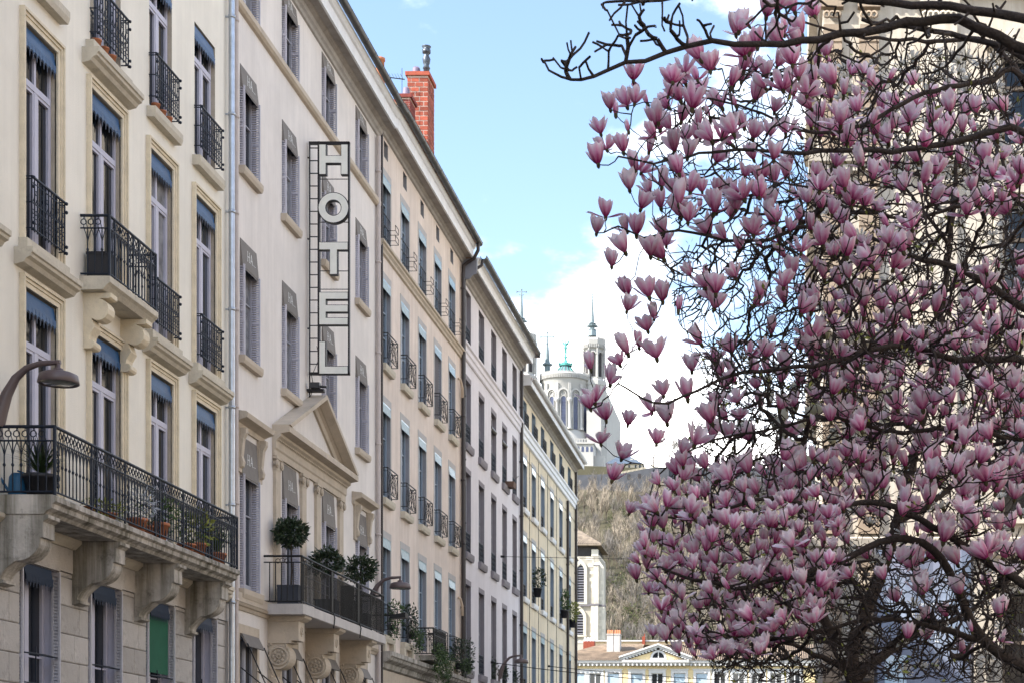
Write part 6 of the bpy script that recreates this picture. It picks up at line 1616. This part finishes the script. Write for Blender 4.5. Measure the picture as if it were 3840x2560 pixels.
def flower_mesh(seed, op, npet=7, L=.112, W=.030, mats=None, star=False):
    r_ = random.Random(seed); V, Fc, Mi, Al = [], [], [], []
    nt_, ns = 6, 4
    for k in range(npet):
        ring_ = 0 if k < npet // 2 else 1
        a = 2 * math.pi * (k / (npet // 2) if ring_ == 0 else (k - npet // 2 + .5) / (npet - npet // 2)) + r_.gauss(0, .15)
        o = max(0, op * (1.0 if ring_ else .7) + r_.gauss(0, .10)); 
        if ring_ and r_.random() < .28 * op: o = op + r_.uniform(.5, 1.1)     # an outer petal fallen open
        l = L * r_.uniform(.88, 1.1); w = W * r_.uniform(.85, 1.15)
        ca, sa = math.cos(a), math.sin(a); base = len(V)
        for layer in (0, 1):
            th = .0007 * (1 if layer == 0 else -1)
            for i in range(nt_ + 1):
                t = i / nt_
                ph = math.pi * .5 * min(1.0, t / .45)
                ang = 1.0 * (1 - t) ** 1.6 * (0.6 + .5 * o) + o * (.15 + .75 * t) - .18 * (1 - o) * t     # lean from upright
                if i == 0: cr_, cz = .006, 0.0
                else:
                    cr_ += math.sin(ang) * l / nt_; cz += math.cos(ang) * l / nt_
                ww = w * (t ** .55) * max(0.0, 1 - t ** 4.5) ** .55 if not star else w * (t ** .4) * max(0, 1 - t ** 5) ** .6
                if i == 0: ww = w * .12
                for j in range(ns + 1):
                    s = (j / ns - .5) * 2
                    cup = ww * .55 * s * s * (1 - .5 * o)
                    rr = cr_ - cup * math.cos(ang) + th; tt = ww * s; zz = cz + cup * math.sin(ang) + r_.gauss(0, .0006)
                    V.append((rr * ca - tt * sa, rr * sa + tt * ca, zz)); Al.append(t + .34 * (abs(s) - .45) * min(1, t * 3))
        m = (nt_ + 1) * (ns + 1)
        for layer in (0, 1):
            for i in range(nt_):
                for j in range(ns):
                    q = [base + layer * m + i * (ns + 1) + j, base + layer * m + i * (ns + 1) + j + 1, base + layer * m + (i + 1) * (ns + 1) + j + 1, base + layer * m + (i + 1) * (ns + 1) + j]
                    Fc.append(q if layer == 0 else q[::-1]); Mi.append(0 if layer == 0 else 1)
    b0 = len(V)                                                # bud scales at the base
    for i, (r, z) in enumerate(((.004, -.022), (.010, -.012), (.011, -.001), (.009, .010))):
        for j in range(6): V.append((r * math.cos(j * 1.047), r * math.sin(j * 1.047), z)); Al.append(0)
    for i in range(3):
        for j in range(6): Fc.append([b0 + i*6 + j, b0 + i*6 + (j+1) % 6, b0 + (i+1)*6 + (j+1) % 6, b0 + (i+1)*6 + j]); Mi.append(2)
    me = bpy.data.meshes.new('flower'); me.from_pydata(V, [], Fc)
    for mt in mats: me.materials.append(mt)
    me.polygons.foreach_set('material_index', Mi); me.polygons.foreach_set('use_smooth', [True] * len(Fc))
    me.attributes.new('along', 'FLOAT', 'POINT').data.foreach_set('value', Al)
    return me
PM = [m_pout, m_pin, m_bud]
pink = [flower_mesh(k, op, 8 if op > .2 else 7, mats=PM) for k, op in enumerate((.12, .22, .34, .45, .55, .66, .78, .92, 1.05, .5, .4, .6))]
bud = [flower_mesh(60 + k, -.25, 5, L=.085, W=.020, mats=PM) for k in range(3)]
white = [flower_mesh(80 + k, op, 8, L=.10, W=.034, mats=[m_cream_p, m_wout, m_bud]) for k, op in enumerate((.25, .4, .6))]
starf = [flower_mesh(90 + k, op, 11, L=.055, W=.010, mats=[m_wout, m_wout, m_bud], star=True) for k, op in enumerate((.9, 1.1, 1.3))]

def in_poly(x, y, P):
    c = False
    for i in range(len(P)):
        (a, b), (d, e) = P[i], P[i - 1]
        if (b > y) != (e > y) and x < (d - a) * (y - b) / (e - b) + a: c = not c
    return c
S = 3840 / 2352
def sample(P, n, mind):
    xs = [p[0] for p in P]; ys = [p[1] for p in P]; out = []
    tries = 0
    while len(out) < n and tries < 40000:
        tries += 1; x, y = random.uniform(min(xs), max(xs)), random.uniform(min(ys), max(ys))
        if in_poly(x, y, P) and all((x - a) ** 2 + (y - b) ** 2 > mind * mind for a, b in out): out.append((x, y))
    return out
class Tree:
    def __init__(s): s.P, s.par, s.r0 = [], [], []; s.limbs = []
    def limb(s, pts, r0, r1, start=None, step=.07):
        pts = [Vector(p) for p in pts]
        if start is not None:                                   # grow out of the nearest existing node
            q = min(range(len(s.P)), key=lambda i: (s.P[i] - start).length); pts = [s.P[q]] + pts
        else: q = -1
        # Catmull-Rom through the points
        out = []
        for i in range(len(pts) - 1):
            p0, p1, p2, p3 = pts[max(0, i - 1)], pts[i], pts[i + 1], pts[min(len(pts) - 1, i + 2)]
            n = max(2, int((p2 - p1).length / step))
            for k in range(n):
                t = k / n; out.append(.5 * ((2 * p1) + (p2 - p0) * t + (2*p0 - 5*p1 + 4*p2 - p3) * t*t + (3*p1 - p0 - 3*p2 + p3) * t**3))
        out.append(pts[-1]); L = len(out); ids = []
        for i, p in enumerate(out):
            jit = Vector((rng.normal(), rng.normal(), rng.normal())) * .006 if 0 < i < L - 1 else Vector()
            s.P.append(p + jit); s.par.append(q if i == 0 else len(s.P) - 2); s.r0.append((r0 + (r1 - r0) * (i / L) ** .7) * (.72 if q >= 0 else 1)); ids.append(len(s.P) - 1)
        s.limbs.append(ids)
    def grow(s, targets, tipr):
        """join every target (flower, bud or bare tip) to the nearest wood with a crooked twig"""
        n0 = len(s.P); T = np.array([tuple(t) for t in targets]); N = np.array([tuple(p) for p in s.P])
        AL = .40; pl = [0.0] * n0                               # long detours along twigs cost, so twigs fan out
        dist = np.full(len(T), 1e9); near = np.zeros(len(T), int)
        for i in range(len(T)):
            d = np.sqrt(np.sum((N - T[i]) ** 2, 1)); near[i] = int(d.argmin()); dist[i] = d[near[i]]
        done = np.zeros(len(T), bool); s.tip = {}; s.chains = []
        for _ in range(len(T)):
            i = int(dist.argmin()); done[i] = True; dist[i] = 1e12
            q0 = int(near[i]); a = s.P[q0]; b = Vector(T[i]); L = (b - a).length; k = max(2, int(L / .045))
            mid = a.lerp(b, .5) + Vector(rng.normal(size=3)) * L * .07 - Vector((0, 0, .10 * L))
            prev = q0; new = []; ch = [prev]; lp = pl[q0]
            for j in range(1, k + 1):
                t = j / k; p = a * (1 - t) ** 2 + mid * 2 * t * (1 - t) + b * t * t
                if j < k: p = p + Vector(rng.normal(size=3)) * min(.006, L * .03)
                s.P.append(p); s.par.append(prev); s.r0.append(0); pl.append(lp + L * t); prev = len(s.P) - 1; new.append(p); ch.append(prev)
            s.tip[i] = prev; s.chains.append(ch)
            A = np.array([tuple(p) for p in new]); pa = np.array(pl[-len(new):])
            d = np.sqrt(((T[:, None, :] - A[None]) ** 2).sum(2)) + AL * pa[None]; m = d.argmin(1); dm = d[np.arange(len(T)), m]
            up = (dm < dist) & ~done; dist[up] = dm[up]; near[up] = (len(s.P) - len(new) + m)[up]
        # pipe model
        w = np.zeros(len(s.P))
        for i in range(len(s.P) - 1, -1, -1):
            if w[i] == 0: w[i] = tipr ** 2.8
            if s.par[i] >= 0: w[s.par[i]] += w[i] if True else 0
        s.r = np.minimum(w ** (1 / 2.8), .017)
        for i in range(n0): s.r[i] = max(s.r0[i], .004)
    def twigs_mesh(s):
        mb = MB(); kids = {}
        for ch in s.chains:
            pts = [s.P[i] for i in ch]; rs = [float(s.r[i]) for i in ch]; rs[0] = min(rs[0], rs[1] * 1.3)
            big = max(rs) > .009
            mb.tube(pts, rs, 5 if big else 4, cap=False)
        return mb
def W(x, y, Y): return at(x * S, y * S, Y)                      # v-coordinates to the place

# --- pink magnolia: trunk right of the picture, limbs reaching left over the square
pk = Tree()
base = Vector((2.05, 10.6, 0)); fork = Vector((1.95, 10.6, 1.75))
pk.limb([base, Vector((2.02, 10.58, .8)), fork], .17, .15)
def L_(pts, Y0, Y1, r0, r1, st=None, first=None):
    n = len(pts); P3 = [W(x, y, Y0 + (Y1 - Y0) * i / (n - 1)) for i, (x, y) in enumerate(pts)]
    pk.limb(([first] if first is not None else []) + P3, r0, r1, start=fork if st is None else st)
L_([(2400, 1560), (2352, 1530), (2270, 1480), (2215, 1400), (2180, 1310), (2140, 1262), (2080, 1235), (1990, 1260), (1900, 1300), (1790, 1330), (1690, 1350), (1590, 1330), (1510, 1300)], 10.6, 9.5, .075, .008)
L_([(2420, 1420), (2352, 1340), (2260, 1285), (2195, 1240), (2110, 1190), (2000, 1150), (1890, 1165), (1760, 1140), (1660, 1180), (1560, 1190), (1490, 1170)], 10.4, 9.3, .065, .007)
up1 = Vector((1.9, 10.7, 3.2))
pk.limb([Vector((2.0, 10.7, 2.5)), up1, Vector((1.85, 10.8, 4.3)), Vector((1.7, 10.7, 5.4))], .11, .05, start=fork)
L_([(2400, 900), (2352, 828), (2200, 826), (2080, 795), (1990, 805), (1900, 835), (1780, 848), (1680, 858), (1600, 895), (1500, 925), (1420, 880)], 10.4, 9.2, .055, .006, up1)
L_([(2420, 760), (2352, 712), (2250, 640), (2150, 600), (2050, 585), (1950, 560), (1850, 520), (1790, 545), (1690, 555), (1560, 530), (1480, 545), (1420, 520)], 10.9, 9.6, .050, .006, Vector((1.88, 10.75, 3.9)))
L_([(2400, 420), (2340, 300), (2200, 325), (2080, 345), (1950, 346), (1820, 350), (1700, 342), (1580, 360), (1500, 375), (1420, 360)], 10.0, 9.3, .052, .006, Vector((1.8, 10.8, 4.7)))
L_([(2352, 180), (2250, 190), (2100, 225), (1980, 290), (1850, 305), (1750, 260), (1640, 230), (1550, 210)], 10.6, 9.8, .036, .006, Vector((1.72, 10.7, 5.3)))
L_([(2300, 120), (2150, 95), (1990, 90), (1880, 60), (1790, 40)], 10.6, 10.0, .036, .007, Vector((1.7, 10.7, 5.4)))
L_([(2400, 1050), (2300, 1000), (2180, 985), (2050, 990), (1900, 960), (1760, 985), (1640, 1010), (1540, 1060)], 11.0, 9.8, .04, .006, Vector((1.95, 10.7, 2.8)))
L_([(2270, 1480), (2150, 1440), (2000, 1420), (1870, 1450), (1740, 1465), (1620, 1450)], 10.6, 9.7, .036, .006, W(2300, 1500, 10.6))
L_([(2352, 480), (2230, 470), (2100, 500), (1980, 480), (1880, 440), (1780, 420)], 11.2, 10.2, .04, .006, Vector((1.85, 10.8, 4.3)))
# flowers: the outline ones where the photograph shows them, the rest by how thickly they stand
edge = [(1455,165),(1545,170),(1572,148),(1640,135),(1610,118),(1402,232),(1440,225),(1512,262),(1380,288),(1432,330),(1394,325),(1374,358),(1460,375),(1446,416),(1472,460),(1391,480),(1370,516),(1440,512),(1462,520),(1405,592),(1436,560),(1494,568),(1524,575),(1586,614),(1444,658),(1440,694),(1522,672),(1488,740),(1502,712),(1468,778),(1357,828),(1442,792),(1424,818),(1402,862),(1366,904),(1356,918),(1392,944),(1442,955),(1380,998),(1428,1032),(1406,1082),(1524,888),(1497,925),(1532,950),(1508,998),(1596,1000),(1556,1070),(1514,1092),(1644,655),(1640,690),(1620,640),(1690,620),(1745,660),(1800,640),(1660,300),(1590,230),(1680,180),(1560,380),(1520,410),(1750,390),(1700,430),(1640,470),(1690,462),(1730,520),(1770,490),(1580,490),(1560,450),(1840,560),(1890,545),(1910,570),(2000,590),(2075,560),(2040,540),(1950,620),(1960,440),(1890,410),(1930,430),(1985,455),(1690,60),(1720,40),(1760,20),(1740,90),(1800,60),(1710,110),(2300,235),(2160,295),(2210,285),(1445,1158),(1498,1150),(1552,1160),(1462,1310),(1468,1272),(1500,1225),(1490,1340),(1500,1440),(1530,1450),(1560,1480),(1620,1190),(1580,1240),(2120,920),(2145,910),(2185,905),(2240,995),(2290,1090),(2280,1240),(2240,1195),(2320,1050),(2345,985),(2070,1270),(2030,1310),(1955,1305),(2120,1345),(2225,1200),(1985,955),(1500,1190),(1530,1290),(1570,1395),(1600,1460),(1640,1480),(1700,1480)]
fl_, sc_l = [], []
def addf(x, y, Y, kind=0): fl_.append((W(x, y + 20, Y), kind, .80 if (y > 1090 and x < 2000) else 1.0))
for x, y in edge: addf(x, y, 9.3 + .5 * random.random() + max(0, (x - 1700)) / 650 * .5, 0)
regions = [([(1480, 1120), (1640, 1085), (1800, 1090), (1940, 1140), (1960, 1300), (1890, 1420), (1760, 1490), (1600, 1500), (1500, 1420), (1480, 1280)], 250, 16, (8.9, 10.6), 0),
           ([(1560, 1020), (1750, 1040), (1960, 1020), (2060, 1130), (1950, 1180), (1700, 1110), (1560, 1130)], 60, 20, (9.4, 11), 0),
           ([(1440, 190), (1660, 130), (1720, 0), (1880, 0), (1960, 180), (1950, 330), (1700, 340), (1500, 300)], 62, 26, (9.3, 10.8), 0),
           ([(1400, 240), (1700, 330), (1960, 340), (2100, 480), (2080, 640), (1880, 650), (1700, 560), (1460, 540), (1480, 400)], 78, 26, (9.3, 10.8), 0),
           ([(1880, 120), (2200, 200), (2352, 260), (2352, 480), (2050, 480), (1950, 330)], 85, 24, (9.6, 12.2), 0),
           ([(1850, 650), (2120, 660), (2352, 560), (2352, 820), (2000, 850), (1860, 800)], 85, 25, (9.8, 12), 0),
           ([(1900, 850), (2352, 850), (2352, 1260), (2080, 1270), (1960, 1100)], 135, 22, (9.4, 12), 0),
           ([(1480, 640), (1640, 600), (1850, 650), (1870, 800), (1700, 860), (1640, 920), (1500, 900)], 14, 45, (9.4, 10.6), 0),
           ([(1640, 780), (1980, 780), (1950, 1000), (1620, 1000)], 40, 28, (9.6, 11.6), 0),
           ([(1990, 1260), (2352, 1260), (2352, 1500), (2100, 1500)], 20, 40, (9.4, 12), 0)]
for P, n, md, (Ya, Yb), kd in regions:
    for x, y in sample(P, n, md): addf(x, y, random.uniform(Ya, Yb), 1 if random.random() < .13 else 0)
tw = []
treg = [([(1560, 150), (1960, 100), (2352, 100), (2352, 560), (1960, 600), (1500, 520), (1480, 300)], 1300, (9.2, 12.4)),
        ([(1500, 560), (2352, 520), (2352, 900), (1640, 930), (1560, 760)], 1900, (9.2, 12.4)),
        ([(1640, 760), (2352, 800), (2352, 1100), (1560, 1090)], 1700, (9.3, 12.4)),
        ([(1500, 1100), (2352, 1080), (2352, 1320), (1520, 1330)], 420, (9.2, 11.5)),
        ([(1560, 1330), (2352, 1280), (2352, 1568), (1640, 1568)], 1900, (9.2, 12.4))]
for P, n, (Ya, Yb) in treg:
    for x, y in sample(P, n, 2): tw.append(W(x, y, random.uniform(Ya, Yb)))
targets = [f[0] for f in fl_] + tw
pk.grow(targets, .0032)
def tree_parts(T, t, trunk_ids, mat, twig_ids=True):
    for k, ids in enumerate(T.limbs):
        mb = MB(); pts = [T.P[T.par[ids[0]]]] * 0 + [T.P[i] for i in ids]
        mb.tube(pts, [float(T.r[i]) for i in ids], 8 if k == 0 else 7)
        part('trunk' if k == 0 else 'branch', mb, mat, t)
    link('twigs', T.twigs_mesh().mesh('twigs', mat, wloc(t), recalc=False), t, kind='stuff')
mag = thing('magnolia_tree', 'magnolia in bloom with pink and purple goblet flowers on dark crooked branches', 'tree', tuple(base))
tree_parts(pk, mag, None, m_branch)
def place_flowers(t, items, pool, maxobj=300, name='flower', sizes=(.80, 1.20)):
    """the largest in view as parts, the others as one"""
    items = sorted(items, key=lambda f: f[0].y); rest_v = {}
    restl = []
    for i, (p, kd, tilt, sz) in enumerate(items):
        me = random.choice(pool[kd]); s = random.uniform(*sizes) * sz
        d = Vector((random.gauss(-.12, .30), random.gauss(-.15, .30), 1)).normalized() if not tilt else tilt
        q = d.to_track_quat('Z', 'X'); mtx = Matrix.Translation(p) @ q.to_matrix().to_4x4() @ Matrix.Rotation(random.uniform(0, 6.28), 4, 'Z') @ Matrix.Diagonal((s, s, s, 1))
        if i < maxobj:
            o = link(name if kd != 1 else 'flower_bud', me, t); o.matrix_local = Matrix.Translation(-wloc(t)) @ mtx
        else: restl.append((me, mtx))
    if restl:
        V, Fc, Mi, Al, mats = [], [], [], [], []
        for me, mtx in restl:
            o = len(V); V += [tuple(mtx @ v.co - wloc(t)) for v in me.vertices]; al = [0.0] * len(me.vertices); me.attributes['along'].data.foreach_get('value', al); Al += al
            for mt in me.materials:
                if mt not in mats: mats.append(mt)
            for p in me.polygons: Fc.append([a + o for a in p.vertices]); Mi.append(mats.index(me.materials[p.material_index]))
        me = bpy.data.meshes.new('blossom'); me.from_pydata(V, [], Fc)
        for mt in mats: me.materials.append(mt)
        me.polygons.foreach_set('material_index', Mi); me.polygons.foreach_set('use_smooth', [True] * len(Fc)); me.attributes.new('along', 'FLOAT', 'POINT').data.foreach_set('value', Al)
        link('blossom', me, t, kind='stuff')
place_flowers(mag, [(f[0], f[1], None, f[2]) for f in fl_], {0: pink, 1: bud})
mb = MB()                                                       # first small leaves
for p in random.sample(tw, 420): leaves(mb, p, (.02, .02, .02), 2, .035, 0, .2)
part('young_leaves', mb, m_leafy, mag, kind='stuff')

# --- white magnolia behind it
wt = Tree(); b2 = Vector((.52, 14.2, 0)); f2 = Vector((.55, 14.2, 2.5))
wt.limb([b2, Vector((.50, 14.2, 1.2)), f2], .165, .15)
def L2(pts, Y0, Y1, r0, r1, st=f2):
    n = len(pts); wt.limb([W(x, y, Y0 + (Y1 - Y0) * i / (n - 1)) for i, (x, y) in enumerate(pts)], r0, r1, start=st)
L2([(1960, 1480), (2010, 1350), (2060, 1200), (2110, 1000), (2150, 800), (2180, 560), (2200, 340)], 14.2, 14.6, .10, .02)
L2([(1930, 1500), (1880, 1380), (1840, 1220), (1850, 1000), (1900, 820), (1960, 640)], 14.2, 13.8, .07, .012)
L2([(2000, 1520), (2120, 1450), (2230, 1400), (2352, 1300)], 14.2, 15, .07, .02)
L2([(2060, 1200), (2200, 1100), (2300, 900), (2340, 700)], 14.4, 15.2, .05, .012, W(2060, 1200, 14.3))
L2([(1930, 1530), (1820, 1480), (1720, 1440), (1640, 1400)], 14.2, 13.4, .045, .01)
L2([(2110, 1000), (2010, 860), (1960, 700), (1900, 520)], 14.3, 14.0, .045, .01, W(2110, 1000, 14.4))
L2([(2180, 560), (2080, 430), (2000, 300)], 14.5, 14.2, .03, .01, W(2180, 560, 14.5))
wf = []
for P, n, (Ya, Yb), kd in (([(1900, 150), (2300, 120), (2352, 420), (2000, 440)], 150, (13.4, 15.4), 1), ([(1750, 880), (2060, 880), (2040, 1080), (1780, 1080)], 34, (13.2, 14.4), 0), ([(1850, 440), (2352, 460), (2352, 900), (1900, 900)], 90, (13.4, 15.4), 1),
                           ([(1700, 1050), (2352, 1100), (2352, 1560), (1700, 1540)], 90, (13.4, 15.4), 1), ([(1700, 780), (1850, 880), (1800, 1050), (1660, 1000)], 14, (13.2, 14), 1)):
    for x, y in sample(P, n, 14): wf.append((W(x, y, random.uniform(Ya, Yb)), kd))
wf.append((W(1912, 818, 11.0), 0))
for x, y in ((1900, 780), (1960, 930), (1870, 960), (1830, 1000)): wf.append((W(x, y, 12.4), 0))
wtw = []
for P, n in (([(1860, 100), (2352, 60), (2352, 900), (1800, 900), (1700, 700)], 1900), ([(1620, 900), (2352, 900), (2352, 1568), (1640, 1568)], 2200)):
    for x, y in sample(P, n, 2): wtw.append(W(x, y, random.uniform(13.2, 15.6)))
wt.grow([f[0] for f in wf] + wtw, .0028)
mag2 = thing('magnolia_tree', 'white flowering magnolia with star shaped blossom standing behind the pink one', 'tree', tuple(b2))
tree_parts(wt, mag2, None, m_branch)
place_flowers(mag2, [(p, kd, Vector((random.gauss(0, .6), random.gauss(-.5, .5), .8)).normalized() if kd else None, 1.25 if kd else 1) for p, kd in wf], {0: white, 1: starf})

# --- leafless tree nearest the camera, its boughs across the top
bt = Tree(); b3_ = Vector((2.75, 7.4, 0))
bt.limb([b3_, Vector((2.7, 7.4, 2)), Vector((2.6, 7.4, 3.6)), Vector((2.2, 7.35, 4.4))], .16, .10)
def L3(pts, Y0, Y1, r0, r1, st):
    n = len(pts); bt.limb([W(x, y, Y0 + (Y1 - Y0) * i / (n - 1)) for i, (x, y) in enumerate(pts)], r0, r1, start=st)
st3 = Vector((2.2, 7.35, 4.4))
L3([(2600, 300), (2420, 150), (2330, 105), (2200, 48), (2080, 55), (1990, 75), (1880, 92), (1760, 100), (1690, 100), (1580, 101), (1480, 138), (1400, 160), (1335, 184), (1290, 178), (1252, 145)], 7.4, 7.2, .060, .005, st3)
L3([(2580, 200), (2440, 70), (2330, 40), (2180, 15), (2040, 5), (1900, -10), (1740, -15), (1600, -5), (1480, 0), (1400, 8), (1385, 20)], 7.2, 7.5, .055, .005, st3)
L3([(2560, 360), (2440, 230), (2352, 130), (2250, 95), (2120, 70), (1980, 45)], 7.9, 8.4, .05, .012, st3)
tips = [(1250,140),(1274,137),(1302,98),(1353,77),(1333,112),(1404,58),(1422,50),(1464,49),(1480,22),(1500,3),(1527,49),(1440,80),(1559,14),(1590,2),(1601,46),(1290,140),(1310,125),(1420,82),(1450,70),(1505,60),(1510,90),(1540,70),(1570,60),(1385,110),(1365,120),(1345,140),(1405,105),(1470,95),(1490,80),(1555,90),(1620,70),(1640,60),(1300,165),(1330,155),(1370,95),(1430,110),(1520,40),(1480,60),(1545,35),(1395,25),(1420,12),(1450,10),(1475,5)]
bt.grow([W(x, y, 7.25 + random.uniform(-.12, .12)) for x, y in tips] + [W(x + random.uniform(-14, 14), y + random.uniform(-16, 12), 7.25 + random.uniform(-.2, .2)) for x, y in tips] + [W(x, y, random.uniform(7.2, 8.2)) for x, y in sample([(1700, -20), (2352, -20), (2352, 220), (1950, 140), (1720, 110)], 90, 8)], .0050)
bare = thing('bare_tree', 'leafless dark tree whose boughs cross the top of the view above the magnolia', 'tree', tuple(b3_))
tree_parts(bt, bare, None, m_branch)
